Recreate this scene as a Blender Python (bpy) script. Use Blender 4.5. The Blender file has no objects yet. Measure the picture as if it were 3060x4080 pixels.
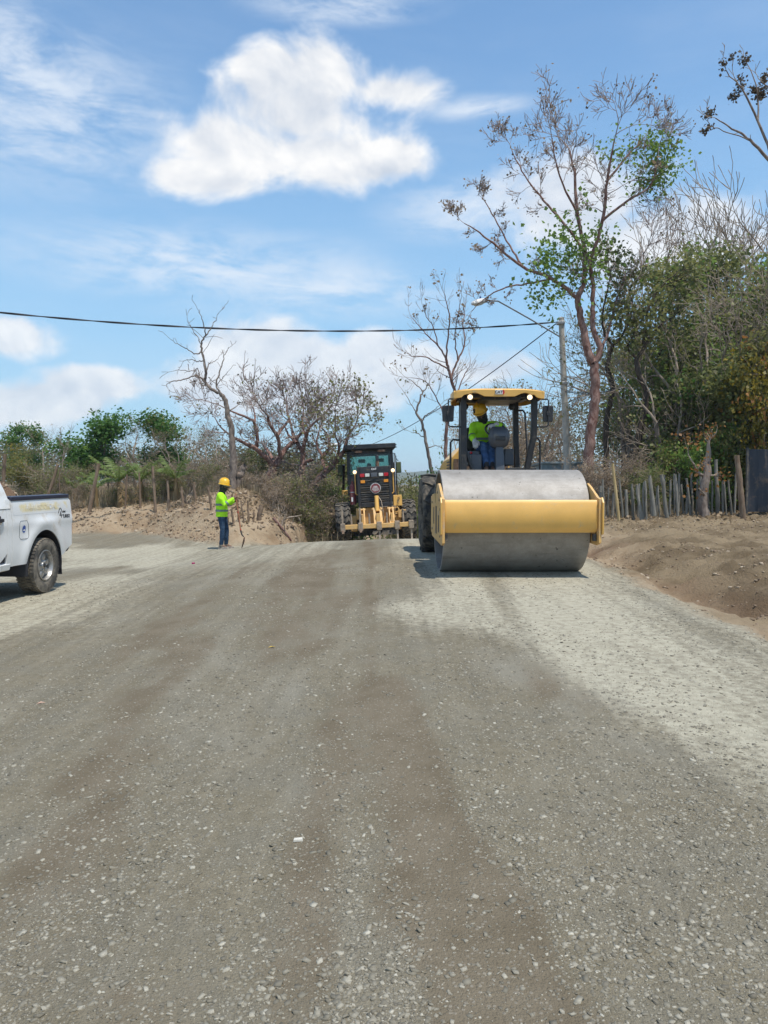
import bpy, math, random
import numpy as np
from mathutils import Vector, Matrix

# ------------------------------------------------------------------ camera
sc = bpy.context.scene
COL = sc.collection
R = math.radians
FPX = 3064.0                      # focal length in photo pixels (3060 x 4080)
PITCH = math.atan(120 / FPX)
EYE = 1.6
cam_d = bpy.data.cameras.new('camera')
cam = bpy.data.objects.new('camera', cam_d)
COL.objects.link(cam)
cam_d.sensor_fit = 'VERTICAL'
cam_d.sensor_height = 36.0
cam_d.lens = 36.0 * FPX / 4080
cam_d.clip_end = 6000
cam.location = (0, 0, EYE)
cam.rotation_euler = (math.pi / 2 - PITCH, 0, 0)
sc.camera = cam

# ------------------------------------------------------------------ light and sky
SUN = Vector((0.24, -0.27, 1.0)).normalized()      # direction towards the sun
sun_d = bpy.data.lights.new('sun', 'SUN')
sun_d.energy = 3.0
sun_d.angle = R(0.5)
sun_d.color = (1.0, 0.935, 0.84)
sun = bpy.data.objects.new('sun', sun_d)
COL.objects.link(sun)
sun.rotation_euler = (-SUN).to_track_quat('-Z', 'Y').to_euler()

vs = sc.view_settings
vs.view_transform = 'Standard'
vs.look = 'None'
vs.exposure = 0.58
vs.gamma = 1.0
vs.use_curve_mapping = False
sc.cycles.use_denoising = True
sc.cycles.max_bounces = 8
sc.cycles.transparent_max_bounces = 12
sc.cycles.caustics_reflective = False
sc.cycles.caustics_refractive = False

def sky_dir(px, py):
    x = (px - 1530) / FPX
    z = -(py - 2040) / FPX
    v = Vector((x, math.cos(PITCH) + z * math.sin(PITCH), -math.sin(PITCH) + z * math.cos(PITCH))).normalized()
    return math.atan2(v.x, v.y), math.asin(v.z)

def build_world():
    w = bpy.data.worlds.new('World')
    sc.world = w
    w.use_nodes = True
    nt = w.node_tree
    nt.nodes.clear()
    N = lambda t: nt.nodes.new(t)
    L = nt.links.new
    def M(op, a, b=None, c=None, clamp=False):
        n = N('ShaderNodeMath'); n.operation = op; n.use_clamp = clamp
        for i, v in enumerate((a, b, c)):
            if v is None: continue
            if isinstance(v, (int, float)): n.inputs[i].default_value = v
            else: L(v, n.inputs[i])
        return n.outputs[0]
    def smooth(v, lo, hi):
        n = N('ShaderNodeMapRange'); n.interpolation_type = 'SMOOTHSTEP'
        L(v, n.inputs[0]); n.inputs[1].default_value = lo; n.inputs[2].default_value = hi
        return n.outputs[0]
    def noise(vec, scale, detail=7, rough=.6, dist=0):
        n = N('ShaderNodeTexNoise'); n.inputs['Scale'].default_value = scale
        n.inputs['Detail'].default_value = detail; n.inputs['Roughness'].default_value = rough
        n.inputs['Distortion'].default_value = dist
        L(vec, n.inputs['Vector']); return n.outputs[0]
    tc = N('ShaderNodeTexCoord')
    sep = N('ShaderNodeSeparateXYZ'); L(tc.outputs['Generated'], sep.inputs[0])
    x, y, z = sep.outputs
    az0 = M('ARCTAN2', x, y)
    el = M('ARCSINE', z)
    az = M('WRAP', az0, .66, -.66)                    # the cloud families recur round the whole horizon
    def vec(a, b, c=None):
        n = N('ShaderNodeCombineXYZ')
        for i, v in enumerate((a, b, c)):
            if v is None: continue
            if isinstance(v, (int, float)): n.inputs[i].default_value = v
            else: L(v, n.inputs[i])
        return n.outputs[0]
    def field(blobs, soft):
        f = None
        for (px, py, rx, ry) in blobs:
            a0, e0 = sky_dir(px, py)
            da = M('MULTIPLY', M('SUBTRACT', az, a0), FPX * .95 / rx)
            de = M('MULTIPLY', M('SUBTRACT', el, e0), FPX * .95 / ry)
            r = M('SQRT', M('ADD', M('MULTIPLY', da, da), M('MULTIPLY', de, de)))
            v = M('SUBTRACT', 1.0, r)
            f = v if f is None else M('SMOOTH_MAX', f, v, soft)
        return f
    v1 = vec(az0, M('MULTIPLY', el, 1.25), .3)
    n1 = noise(v1, 9.0, 9, .56, .3)
    v1u = vec(M('ADD', az0, .008), M('MULTIPLY', M('ADD', el, .022), 1.25), .3)
    n1u = noise(v1u, 9.0, 5, .5, .3)
    cum = [(1080, 300, 170, 105), (1300, 320, 230, 125), (1540, 360, 230, 70), (1190, 470, 350, 170), (830, 560, 240, 120),
           (1250, 600, 360, 125), (1490, 630, 190, 85), (800, 690, 240, 75), (1000, 600, 320, 135)]
    low = [(930, 1390, 120, 100), (1050, 1400, 210, 130), (1290, 1460, 300, 110), (1490, 1400, 150, 90), (1620, 1480, 230, 110),
           (1200, 1560, 560, 120), (20, 1330, 170, 80), (380, 1530, 190, 60), (230, 1590, 220, 70), (60, 1620, 190, 80), (2300, 850, 320, 190), (2600, 960, 420, 160),
           (1950, 1480, 200, 80)]
    f1 = field(cum, .18)
    f2 = field(low, .15)
    nn = M('MULTIPLY', M('SUBTRACT', n1, .5), 2.7)
    d1 = smooth(M('ADD', f1, nn), -.20, .58)
    d2 = M('MULTIPLY', smooth(M('ADD', f2, M('MULTIPLY', nn, .8)), -.15, .45), .85)
    # thin streaky cloud
    vs_ = vec(M('ADD', M('MULTIPLY', az0, 1.0), M('MULTIPLY', el, .35)), M('MULTIPLY', el, 3.6), 1.7)
    ns = noise(vs_, 7.0, 8, .62, .5)
    nm = noise(vec(az0, M('MULTIPLY', el, 2.2), 4.1), 26.0, 5, .6, .4)
    thin = [(180, 420, 560, 300), (60, 250, 300, 240), (800, 1060, 820, 170), (1300, 1150, 620, 130), (1900, 840, 420, 130), (1350, 30, 420, 60), (1900, 430, 260, 50)]
    f3 = smooth(field(thin, .25), -.15, .9)
    d3 = M('MULTIPLY', f3, smooth(M('ADD', M('MULTIPLY', ns, .75), M('MULTIPLY', nm, .25)), .36, .66))
    d3 = M('MULTIPLY', d3, .80)
    veil = M('MULTIPLY', smooth(noise(vs_, 3.0, 6, .6, .4), .40, .78), .10)
    hz = M('MULTIPLY', smooth(el, .55, .0), .80)              # pale air near the horizon
    inv = lambda a: M('SUBTRACT', 1.0, a)
    trans = M('MULTIPLY', M('MULTIPLY', inv(d1), inv(d2)), M('MULTIPLY', inv(d3), inv(veil)))
    dens = M('MULTIPLY', inv(trans), smooth(z, -.05, .0), clamp=True)
    lit = M('ADD', .60, M('MULTIPLY', M('SUBTRACT', n1, n1u), 3.0), clamp=True)
    thick = M('MAXIMUM', d1, d2)
    mx = N('ShaderNodeMix'); mx.data_type = 'RGBA'
    L(lit, mx.inputs[0])
    mx.inputs[6].default_value = (.56, .63, .74, 1); mx.inputs[7].default_value = (.97, .97, .97, 1)
    mx2 = N('ShaderNodeMix'); mx2.data_type = 'RGBA'
    L(thick, mx2.inputs[0]); mx2.inputs[6].default_value = (.80, .87, .96, 1); L(mx.outputs[2], mx2.inputs[7])
    sky = N('ShaderNodeTexSky'); sky.sky_type = 'NISHITA'; sky.sun_disc = False
    sky.sun_elevation = math.asin(SUN.z); sky.sun_rotation = math.atan2(SUN.x, SUN.y)
    sky.altitude = 50; sky.air_density = 1.0; sky.dust_density = .1; sky.ozone_density = 1.6
    tint = N('ShaderNodeMix'); tint.data_type = 'RGBA'; tint.blend_type = 'MULTIPLY'; tint.inputs[0].default_value = 1; L(sky.outputs[0], tint.inputs[6]); tint.inputs[7].default_value = (.84, .985, .99, 1)
    b1 = N('ShaderNodeBackground'); L(tint.outputs[2], b1.inputs[0]); b1.inputs[1].default_value = .138
    b2 = N('ShaderNodeBackground'); L(mx2.outputs[2], b2.inputs[0]); b2.inputs[1].default_value = .70
    b3 = N('ShaderNodeBackground'); b3.inputs[0].default_value = (.325, .555, .79, 1); b3.inputs[1].default_value = .66
    mh = N('ShaderNodeMixShader'); L(hz, mh.inputs[0]); L(b1.outputs[0], mh.inputs[1]); L(b3.outputs[0], mh.inputs[2])
    ms = N('ShaderNodeMixShader'); L(dens, ms.inputs[0]); L(mh.outputs[0], ms.inputs[1]); L(b2.outputs[0], ms.inputs[2])
    out = N('ShaderNodeOutputWorld'); L(ms.outputs[0], out.inputs[0])
build_world()

# ------------------------------------------------------------------ helpers
def P(px, py, d):
    """world point at depth d (metres along +Y) seen at that photo pixel"""
    x = (px - 1530) / FPX; u = -(py - 2040) / FPX
    v = (x, math.cos(PITCH) + u * math.sin(PITCH), -math.sin(PITCH) + u * math.cos(PITCH))
    s = d / v[1]
    return Vector((v[0] * s, d, EYE + v[2] * s))

def tag(o, label=None, cat=None, group=None, kind=None):
    if label: o['label'] = label
    if cat: o['category'] = cat
    if group: o['group'] = group
    if kind: o['kind'] = kind
    return o

def thing(name, label, cat, loc=(0, 0, 0), rotz=0.0, group=None, rot=None):
    o = bpy.data.objects.new(name, None)
    o.empty_display_size = .2
    COL.objects.link(o)
    o.location = loc
    o.rotation_euler = rot if rot else (0, 0, rotz)
    return tag(o, label, cat, group)

def copy_tree(o, parent=None):
    c = o.copy(); COL.objects.link(c)
    if parent: c.parent = parent
    for ch in o.children: copy_tree(ch, c)
    return c

class MB:
    """collects shapes and links them as one mesh object"""
    def __init__(s): s.v = []; s.f = []
    def add(s, vs, fs):
        b = len(s.v); s.v.extend([tuple(p) for p in vs]); s.f.extend([tuple(i + b for i in f) for f in fs]); return s
    def box(s, x0, x1, y0, y1, z0, z1, M=None):
        vs = [(x, y, z) for z in (z0, z1) for y in (y0, y1) for x in (x0, x1)]
        if M is not None: vs = [M @ Vector(p) for p in vs]
        return s.add(vs, [(0, 2, 3, 1), (4, 5, 7, 6), (0, 1, 5, 4), (2, 6, 7, 3), (0, 4, 6, 2), (1, 3, 7, 5)])
    def prism(s, prof, a, b, axis='x'):
        """prof: outline in the plane across axis; extruded from a to b"""
        n = len(prof)
        def pt(p, t): return {'x': (t, p[0], p[1]), 'y': (p[0], t, p[1]), 'z': (p[0], p[1], t)}[axis]
        vs = [pt(p, a) for p in prof] + [pt(p, b) for p in prof]
        fs = [tuple(range(n))[::-1], tuple(range(n, 2 * n))] + [(i, (i + 1) % n, n + (i + 1) % n, n + i) for i in range(n)]
        return s.add(vs, fs)
    def loft(s, rings, cap=True, closed=True):
        n = len(rings[0]); vs = [p for r in rings for p in r]; fs = []
        for k in range(len(rings) - 1):
            for i in range(n if closed else n - 1):
                j = (i + 1) % n
                fs.append((k * n + i, k * n + j, (k + 1) * n + j, (k + 1) * n + i))
        if cap:
            fs.append(tuple(range(n))[::-1]); fs.append(tuple((len(rings) - 1) * n + i for i in range(n)))
        return s.add(vs, fs)
    def tube(s, pts, rad, n=8, cap=True, flat=1.0):
        pts = [Vector(p) for p in pts]
        if isinstance(rad, (int, float)): rad = [rad] * len(pts)
        t0 = (pts[1] - pts[0]).normalized()
        up = Vector((0, 0, 1)) if abs(t0.z) < .9 else Vector((1, 0, 0))
        u = t0.cross(up).normalized(); rings = []
        for i, p in enumerate(pts):
            t = (pts[min(i + 1, len(pts) - 1)] - pts[max(i - 1, 0)]).normalized()
            u = (u - t * u.dot(t)).normalized(); w = t.cross(u)
            rings.append([p + (u * math.cos(2 * math.pi * k / n) + w * math.sin(2 * math.pi * k / n) * flat) * rad[i] for k in range(n)])
        return s.loft(rings, cap)
    def limb(s, pts, rad, n=12):
        """tube with round ends"""
        pts = [Vector(p) for p in pts]; a = (pts[0] - pts[1]).normalized(); b = (pts[-1] - pts[-2]).normalized()
        P2 = [pts[0] + a * rad[0] * .95, pts[0] + a * rad[0] * .7] + pts + [pts[-1] + b * rad[-1] * .7, pts[-1] + b * rad[-1] * .95]
        R2 = [rad[0] * .25, rad[0] * .7] + list(rad) + [rad[-1] * .7, rad[-1] * .25]
        return s.tube(P2, R2, n)
    def lathe(s, prof, c=(0, 0, 0), axis='x', n=32, closed=False):
        """prof: (along, radius)"""
        rings = []
        for (a, r) in prof:
            ring = []
            for k in range(n):
                q = 2 * math.pi * k / n; p, w = r * math.cos(q), r * math.sin(q)
                ring.append({'x': (c[0] + a, c[1] + p, c[2] + w), 'y': (c[0] + p, c[1] + a, c[2] + w), 'z': (c[0] + p, c[1] + w, c[2] + a)}[axis])
            rings.append(ring)
        if closed: rings.append(rings[0])
        return s.loft(rings, cap=not closed)
    def ball(s, c, r, n=14, m=9, M=None):
        rr = r if isinstance(r, (tuple, list)) else (r, r, r)
        rings = []
        for j in range(m + 1):
            a = math.pi * (j + .02) / (m + .04) - math.pi / 2
            ring = [(rr[0] * math.cos(a) * math.cos(2 * math.pi * k / n), rr[1] * math.cos(a) * math.sin(2 * math.pi * k / n), rr[2] * math.sin(a)) for k in range(n)]
            if M is not None: ring = [M @ Vector(p) for p in ring]
            rings.append([(p[0] + c[0], p[1] + c[1], p[2] + c[2]) for p in ring])
        return s.loft(rings)
    def build(s, name, m, parent=None, smooth=False, bevel=0.0, seg=2, angle=35, fix=True):
        me = bpy.data.meshes.new(name)
        me.from_pydata(s.v, [], s.f)
        if fix:
            import bmesh
            bm = bmesh.new(); bm.from_mesh(me); bmesh.ops.recalc_face_normals(bm, faces=bm.faces); bm.to_mesh(me); bm.free()
        me.update()
        if m is not None: me.materials.append(m)
        if smooth:
            for p in me.polygons: p.use_smooth = True
            if smooth != 'all': me.set_sharp_from_angle(angle=R(angle))
        o = bpy.data.objects.new(name, me); COL.objects.link(o)
        if parent is not None: o.parent = parent
        if bevel:
            b = o.modifiers.new('bevel', 'BEVEL'); b.width = bevel; b.segments = seg; b.limit_method = 'ANGLE'; b.angle_limit = R(40)
            for p in me.polygons: p.use_smooth = True
            b.harden_normals = True
            me.set_sharp_from_angle(angle=R(40))
        return o

def arr_mesh(name, V, Fq, m, parent=None, smooth=False):
    """mesh straight from numpy arrays; Fq is (n,3) or (n,4)"""
    V = np.ascontiguousarray(V, dtype=np.float32); Fq = np.ascontiguousarray(Fq, dtype=np.int32)
    me = bpy.data.meshes.new(name)
    n, k = Fq.shape
    me.vertices.add(len(V)); me.vertices.foreach_set('co', V.ravel())
    me.loops.add(n * k); me.loops.foreach_set('vertex_index', Fq.ravel())
    me.polygons.add(n); me.polygons.foreach_set('loop_start', np.arange(0, n * k, k, dtype=np.int32))
    if smooth: me.polygons.foreach_set('use_smooth', np.ones(n, dtype=bool))
    me.update(calc_edges=True)
    if m is not None: me.materials.append(m)
    o = bpy.data.objects.new(name, me); COL.objects.link(o)
    if parent is not None: o.parent = parent
    return o

def hash2(ix, iy, seed):
    h = (ix.astype(np.int64) * 374761393 + iy.astype(np.int64) * 668265263 + seed * 1442695041) & 0x7fffffff
    h = ((h ^ (h >> 13)) * 1274126177) & 0x7fffffff
    return ((h ^ (h >> 16)) & 0xffff) / 65535.0
def vnoise(x, y, seed=0):
    x = np.asarray(x, float); y = np.asarray(y, float)
    ix = np.floor(x); iy = np.floor(y); fx = x - ix; fy = y - iy
    fx = fx * fx * (3 - 2 * fx); fy = fy * fy * (3 - 2 * fy)
    a = hash2(ix, iy, seed); b = hash2(ix + 1, iy, seed); c = hash2(ix, iy + 1, seed); d = hash2(ix + 1, iy + 1, seed)
    return (a * (1 - fx) + b * fx) * (1 - fy) + (c * (1 - fx) + d * fx) * fy
def fbm(x, y, o=4, seed=0):
    s = 0; a = .5; t = 0
    for i in range(o):
        s = s + a * vnoise(x * 2 ** i, y * 2 ** i, seed + i * 7); t += a; a *= .5
    return s / t
def sst(a, b, x):
    t = np.clip((x - a) / (b - a), 0, 1); return t * t * (3 - 2 * t)

# ------------------------------------------------------------------ materials
def nodes(name):
    m = bpy.data.materials.new(name); m.use_nodes = True
    nt = m.node_tree; b = nt.nodes['Principled BSDF']
    return m, nt, b
def rgba(c): return (c[0], c[1], c[2], 1)
def mixc(nt, fac, a, b, mode='MIX'):
    n = nt.nodes.new('ShaderNodeMix'); n.data_type = 'RGBA'; n.blend_type = mode
    for s, v in ((0, fac), (6, a), (7, b)):
        if isinstance(v, (int, float)): n.inputs[s].default_value = v
        elif isinstance(v, (tuple, list)): n.inputs[s].default_value = rgba(v)
        else: nt.links.new(v, n.inputs[s])
    return n.outputs[2]
def ntex(nt, vec, scale, detail=4, rough=.55, dist=0.0):
    n = nt.nodes.new('ShaderNodeTexNoise'); n.inputs['Scale'].default_value = scale
    n.inputs['Detail'].default_value = detail; n.inputs['Roughness'].default_value = rough; n.inputs['Distortion'].default_value = dist
    if vec is not None: nt.links.new(vec, n.inputs['Vector'])
    return n.outputs[0]
def ramp(nt, v, lo, hi, a=0.0, b=1.0):
    n = nt.nodes.new('ShaderNodeMapRange'); n.interpolation_type = 'SMOOTHSTEP'
    nt.links.new(v, n.inputs[0])
    for i, q in enumerate((lo, hi, a, b)): n.inputs[i + 1].default_value = q
    return n.outputs[0]
def mth(nt, op, a, b=None):
    n = nt.nodes.new('ShaderNodeMath'); n.operation = op
    for i, v in enumerate((a, b)):
        if v is None: continue
        if isinstance(v, (int, float)): n.inputs[i].default_value = v
        else: nt.links.new(v, n.inputs[i])
    return n.outputs[0]
def bumpn(nt, b, h, strength, dist=.01):
    n = nt.nodes.new('ShaderNodeBump'); n.inputs['Strength'].default_value = strength; n.inputs['Distance'].default_value = dist
    nt.links.new(h, n.inputs['Height']); nt.links.new(n.outputs[0], b.inputs['Normal']); return n
def coords(nt, out='Object', scale=None):
    t = nt.nodes.new('ShaderNodeTexCoord').outputs[out]
    if scale:
        mp = nt.nodes.new('ShaderNodeMapping'); mp.inputs['Scale'].default_value = scale
        nt.links.new(t, mp.inputs[0]); t = mp.outputs[0]
    return t
def pm(name, col, rough=.6, metal=0.0, var=.12, vscale=6.0, dirt=None, bump=0.0, bscale=80.0, coat=0.0, spec=.5):
    """painted / plain surface: a slight unevenness and optional dirt (colour, amount, scale)"""
    m, nt, b = nodes(name)
    tc = coords(nt)
    n1 = ntex(nt, tc, vscale, 6, .62)
    c = mixc(nt, ramp(nt, n1, .3, .7), tuple(x * (1 - var) for x in col), tuple(min(1, x * (1 + var)) for x in col))
    b.inputs['Roughness'].default_value = rough
    if dirt:
        dc, da, ds = dirt
        n2 = ntex(nt, tc, ds, 8, .68, .4)
        f = ramp(nt, n2, .62 - da * .3, .80 - da * .2)
        c = mixc(nt, f, c, dc)
        rr = nt.nodes.new('ShaderNodeMapRange'); nt.links.new(f, rr.inputs[0]); rr.inputs[3].default_value = rough; rr.inputs[4].default_value = max(rough, .85)
        nt.links.new(rr.outputs[0], b.inputs['Roughness'])
    nt.links.new(c, b.inputs['Base Color'])
    b.inputs['Metallic'].default_value = metal
    b.inputs['Specular IOR Level'].default_value = spec
    if coat: b.inputs['Coat Weight'].default_value = coat
    if bump: bumpn(nt, b, ntex(nt, tc, bscale, 5, .6), bump)
    return m
def emis(name, col, strength):
    m, nt, b = nodes(name)
    b.inputs['Base Color'].default_value = rgba(col); b.inputs['Emission Color'].default_value = rgba(col); b.inputs['Emission Strength'].default_value = strength
    return m
def glass(name, col, alpha=.35, rough=.03):
    m, nt, b = nodes(name)
    tr = nt.nodes.new('ShaderNodeBsdfTransparent'); tr.inputs[0].default_value = rgba(col)
    gl = nt.nodes.new('ShaderNodeBsdfGlossy'); gl.inputs['Roughness'].default_value = rough
    fr = nt.nodes.new('ShaderNodeFresnel'); fr.inputs[0].default_value = 1.5
    mx = nt.nodes.new('ShaderNodeMixShader')
    nt.links.new(fr.outputs[0], mx.inputs[0]); nt.links.new(tr.outputs[0], mx.inputs[1]); nt.links.new(gl.outputs[0], mx.inputs[2])
    nt.links.new(mx.outputs[0], nt.nodes['Material Output'].inputs[0])
    return m

DUST = (.42, .36, .27)
SOILC = (.30, .22, .15)
Mt = {}
Mt['yellow'] = pm('machine_yellow_paint', (.76, .435, .108), .42, 0, .06, 3, ((.58, .41, .21), .20, 6.0), .03, 200, coat=.15)
Mt['yellow_dusty'] = pm('dusty_yellow_paint', (.68, .41, .14), .55, 0, .08, 5, ((.50, .38, .24), .5, 7.0), .08, 90)
Mt['black'] = pm('black_paint', (.018, .019, .022), .42, 0, .2, 5, ((.10, .085, .065), .35, 8.0), .04, 120)
Mt['black_dusty'] = pm('dusty_black_paint', (.042, .043, .045), .6, 0, .2, 5, ((.19, .16, .12), .75, 7.0), .05, 120)
Mt['grey_plastic'] = pm('slate_grey_plastic', (.075, .085, .10), .5, 0, .1, 6, ((.18, .16, .13), .3, 8), .05, 200)
Mt['rubber'] = pm('tyre_rubber', (.032, .032, .032), .85, 0, .25, 9, ((.17, .145, .11), .75, 6), .15, 140, spec=.25)
Mt['rubber_dust'] = pm('dusty_tyre_rubber', (.075, .07, .062), .9, 0, .25, 9, ((.24, .21, .165), .85, 5), .15, 140, spec=.2)
Mt['steel_rim'] = pm('silver_wheel_steel', (.42, .41, .39), .38, .75, .1, 8, ((.26, .22, .17), .5, 9))
Mt['rust'] = pm('rusty_steel', (.15, .085, .055), .85, .1, .35, 14, ((.26, .20, .14), .6, 9), .3, 90)
Mt['bare_steel'] = pm('worn_bare_steel', (.30, .24, .18), .6, .35, .25, 14, ((.42, .34, .25), .7, 10), .2, 120)
Mt['white_paint'] = pm('white_truck_paint', (.78, .78, .76), .28, 0, .02, 2, ((.60, .55, .47), .40, 2.6), 0, 10, coat=.5)
Mt['dark_trim'] = pm('dark_trim_plastic', (.025, .025, .03), .55, 0, .1, 8)
Mt['navy_trim'] = pm('navy_black_bed_rail', (.018, .018, .035), .4, 0, .1, 8)
Mt['tail_red'] = pm('red_lens', (.45, .012, .02), .15, 0, .05, 8)
Mt['amber'] = pm('amber_reflector', (.75, .28, .02), .3, 0, .05, 8)
Mt['white_lens'] = pm('white_lens', (.62, .64, .58), .2, 0, .05, 8)
Mt['white_decal'] = pm('white_decal', (.80, .79, .76), .5, 0, .02, 8)
Mt['red_decal'] = pm('red_decal', (.50, .03, .03), .5, 0, .05, 8)
Mt['black_decal'] = pm('black_decal', (.02, .02, .022), .5, 0, .05, 8)
Mt['chrome'] = pm('chrome', (.62, .62, .62), .15, 1, .05, 8)
Mt['hivis'] = pm('hivis_yellow_green_cloth', (.42, .86, .03), .8, 0, .08, 12, None, .35, 30, spec=.2)
Mt['reflective'] = pm('grey_reflective_tape', (.16, .20, .19), .5, .1, .1, 12)
Mt['denim'] = pm('blue_denim', (.045, .095, .20), .9, 0, .3, 14, ((.11, .17, .28), .4, 10), .4, 60, spec=.15)
Mt['denim_dark'] = pm('dark_blue_denim', (.028, .055, .10), .9, 0, .3, 14, ((.08, .13, .20), .4, 12), .4, 60, spec=.15)
Mt['helmet'] = pm('yellow_helmet_plastic', (.80, .46, .02), .3, 0, .05, 6, None, coat=.3)
Mt['gaiter'] = pm('charcoal_face_cloth', (.03, .034, .03), .9, 0, .2, 20, None, .3, 60, spec=.2)
Mt['skin'] = pm('brown_skin', (.17, .085, .05), .55, 0, .12, 12, None, .05, 150)
Mt['hair'] = pm('black_hair', (.012, .011, .011), .6, 0, .2, 40)
Mt['glove'] = pm('pale_work_glove', (.55, .55, .52), .9, 0, .15, 20, None, .3, 80)
Mt['shoe_grey'] = pm('dusty_grey_shoe', (.17, .155, .135), .85, 0, .2, 14, ((.34, .29, .22), .6, 14), .1, 60)
Mt['shoe_sole'] = pm('pale_shoe_sole', (.45, .41, .35), .85, 0, .2, 14)
Mt['shoe_black'] = pm('black_canvas_shoe', (.02, .02, .022), .85, 0, .2, 14)
Mt['wood_handle'] = pm('worn_wood_handle', (.36, .16, .085), .65, 0, .25, 10, None, .1, 50)
Mt['galv'] = pm('galvanised_metal', (.40, .41, .42), .45, .7, .1, 8)
Mt['lamp_white'] = pm('grey_white_lamp_body', (.62, .62, .60), .45, 0, .06, 5)
Mt['cable'] = pm('black_cable', (.015, .016, .022), .6, 0, .1, 4)
Mt['concrete'] = pm('pale_concrete_pole', (.46, .43, .38), .9, 0, .12, 4, ((.33, .30, .26), .4, 3), .2, 60)
Mt['blue_sheet'] = pm('grey_blue_sheet_metal', (.22, .29, .33), .55, .1, .1, 2, ((.30, .27, .22), .4, 3), .05, 30)
Mt['slate_sheet'] = pm('slate_blue_corrugated_sheet', (.040, .047, .060), .6, .2, .15, 2, ((.20, .15, .11), .45, 3), .05, 30)
Mt['lamp_on'] = emis('lit_work_lamp', (1.0, .76, .48), 1.25)
Mt['lamp_on_orange'] = emis('lit_rear_lamp', (1.0, .66, .36), 1.4)

def wood_mat(name, col, col2):
    m, nt, b = nodes(name)
    tc = coords(nt, 'Object', (18, 18, 2.2))
    n = ntex(nt, tc, 1.5, 7, .65, 1.2)
    c = mixc(nt, ramp(nt, n, .32, .68), col, col2)
    oi = nt.nodes.new('ShaderNodeObjectInfo')
    c = mixc(nt, mth(nt, 'MULTIPLY', oi.outputs['Random'], .5), c, tuple(x * .55 for x in col))
    nt.links.new(c, b.inputs['Base Color']); b.inputs['Roughness'].default_value = .9; b.inputs['Specular IOR Level'].default_value = .2
    bumpn(nt, b, n, .6, .01)
    return m
Mt['post'] = wood_mat('weathered_post_wood', (.17, .115, .075), (.33, .25, .18))
Mt['post_pale'] = wood_mat('pale_peeled_post_wood', (.40, .29, .12), (.55, .43, .24))
Mt['post_grey'] = wood_mat('grey_stake_wood', (.20, .19, .16), (.36, .34, .29))
def bark_mat(name, a, bcol, sc_=5.0):
    m, nt, b = nodes(name)
    tc = coords(nt, 'Object', (sc_, sc_, sc_ * .45))
    n = ntex(nt, tc, 1.6, 7, .65, .8)
    c = mixc(nt, ramp(nt, n, .34, .66), a, bcol)
    nt.links.new(c, b.inputs['Base Color']); b.inputs['Roughness'].default_value = .85; b.inputs['Specular IOR Level'].default_value = .25
    bumpn(nt, b, n, .7, .02)
    return m
Mt['bark_grey'] = bark_mat('grey_brown_bark', (.13, .10, .085), (.30, .25, .21))
Mt['bark_dead'] = bark_mat('dead_grey_bark', (.10, .08, .07), (.27, .22, .18))
Mt['bark_red'] = bark_mat('peeling_red_bark', (.135, .060, .046), (.30, .20, .165), 6.0)
Mt['bark_dark'] = bark_mat('dark_brown_bark', (.04, .03, .024), (.11, .085, .065))
Mt['twig'] = bark_mat('dry_twig_bark', (.21, .165, .125), (.40, .33, .26), 3)
Mt['twig_red'] = bark_mat('reddish_twig_bark', (.20, .15, .13), (.40, .32, .29), 3)
def leaf_mat(name, a, b2, trans=.42):
    m, nt, b = nodes(name)
    g = nt.nodes.new('ShaderNodeNewGeometry')
    oi = nt.nodes.new('ShaderNodeObjectInfo')
    c = mixc(nt, g.outputs['Random Per Island'], a, b2)
    c = mixc(nt, mth(nt, 'MULTIPLY', oi.outputs['Random'], .25), c, tuple(x * .6 for x in a))
    df = nt.nodes.new('ShaderNodeBsdfPrincipled'); nt.links.new(c, df.inputs['Base Color']); df.inputs['Roughness'].default_value = .5; df.inputs['Specular IOR Level'].default_value = .3
    tl = nt.nodes.new('ShaderNodeBsdfTranslucent'); nt.links.new(mixc(nt, .5, c, tuple(min(1, x * 1.6) for x in b2)), tl.inputs[0])
    mx = nt.nodes.new('ShaderNodeMixShader'); mx.inputs[0].default_value = trans
    nt.links.new(df.outputs[0], mx.inputs[1]); nt.links.new(tl.outputs[0], mx.inputs[2])
    nt.links.new(mx.outputs[0], nt.nodes['Material Output'].inputs[0]); nt.nodes.remove(b)
    return m
Mt['leaf_green'] = leaf_mat('rich_green_leaves', (.050, .125, .026), (.105, .215, .045))
Mt['leaf_olive'] = leaf_mat('olive_green_leaves', (.138, .145, .046), (.245, .240, .086))
Mt['leaf_fresh'] = leaf_mat('fresh_green_leaves', (.11, .19, .035), (.20, .30, .065))
Mt['leaf_dark'] = leaf_mat('dark_green_leaves', (.100, .120, .040), (.185, .205, .070))
Mt['leaf_yellow'] = leaf_mat('yellowing_leaves', (.16, .14, .025), (.28, .22, .03))
Mt['leaf_brown'] = leaf_mat('dry_brown_leaves', (.21, .15, .09), (.38, .285, .175), .3)
Mt['leaf_orange'] = leaf_mat('rust_orange_leaves', (.22, .095, .025), (.34, .17, .05), .3)
Mt['leaf_grey'] = leaf_mat('grey_brown_seed_clumps', (.07, .055, .035), (.15, .115, .075), .15)
Mt['banana'] = leaf_mat('banana_leaf_green', (.12, .19, .045), (.23, .29, .09), .4)
Mt['banana_dry'] = leaf_mat('dry_banana_leaf', (.20, .13, .06), (.36, .26, .13), .25)
Mt['straw'] = leaf_mat('dry_straw', (.22, .17, .10), (.40, .33, .21), .2)
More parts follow.
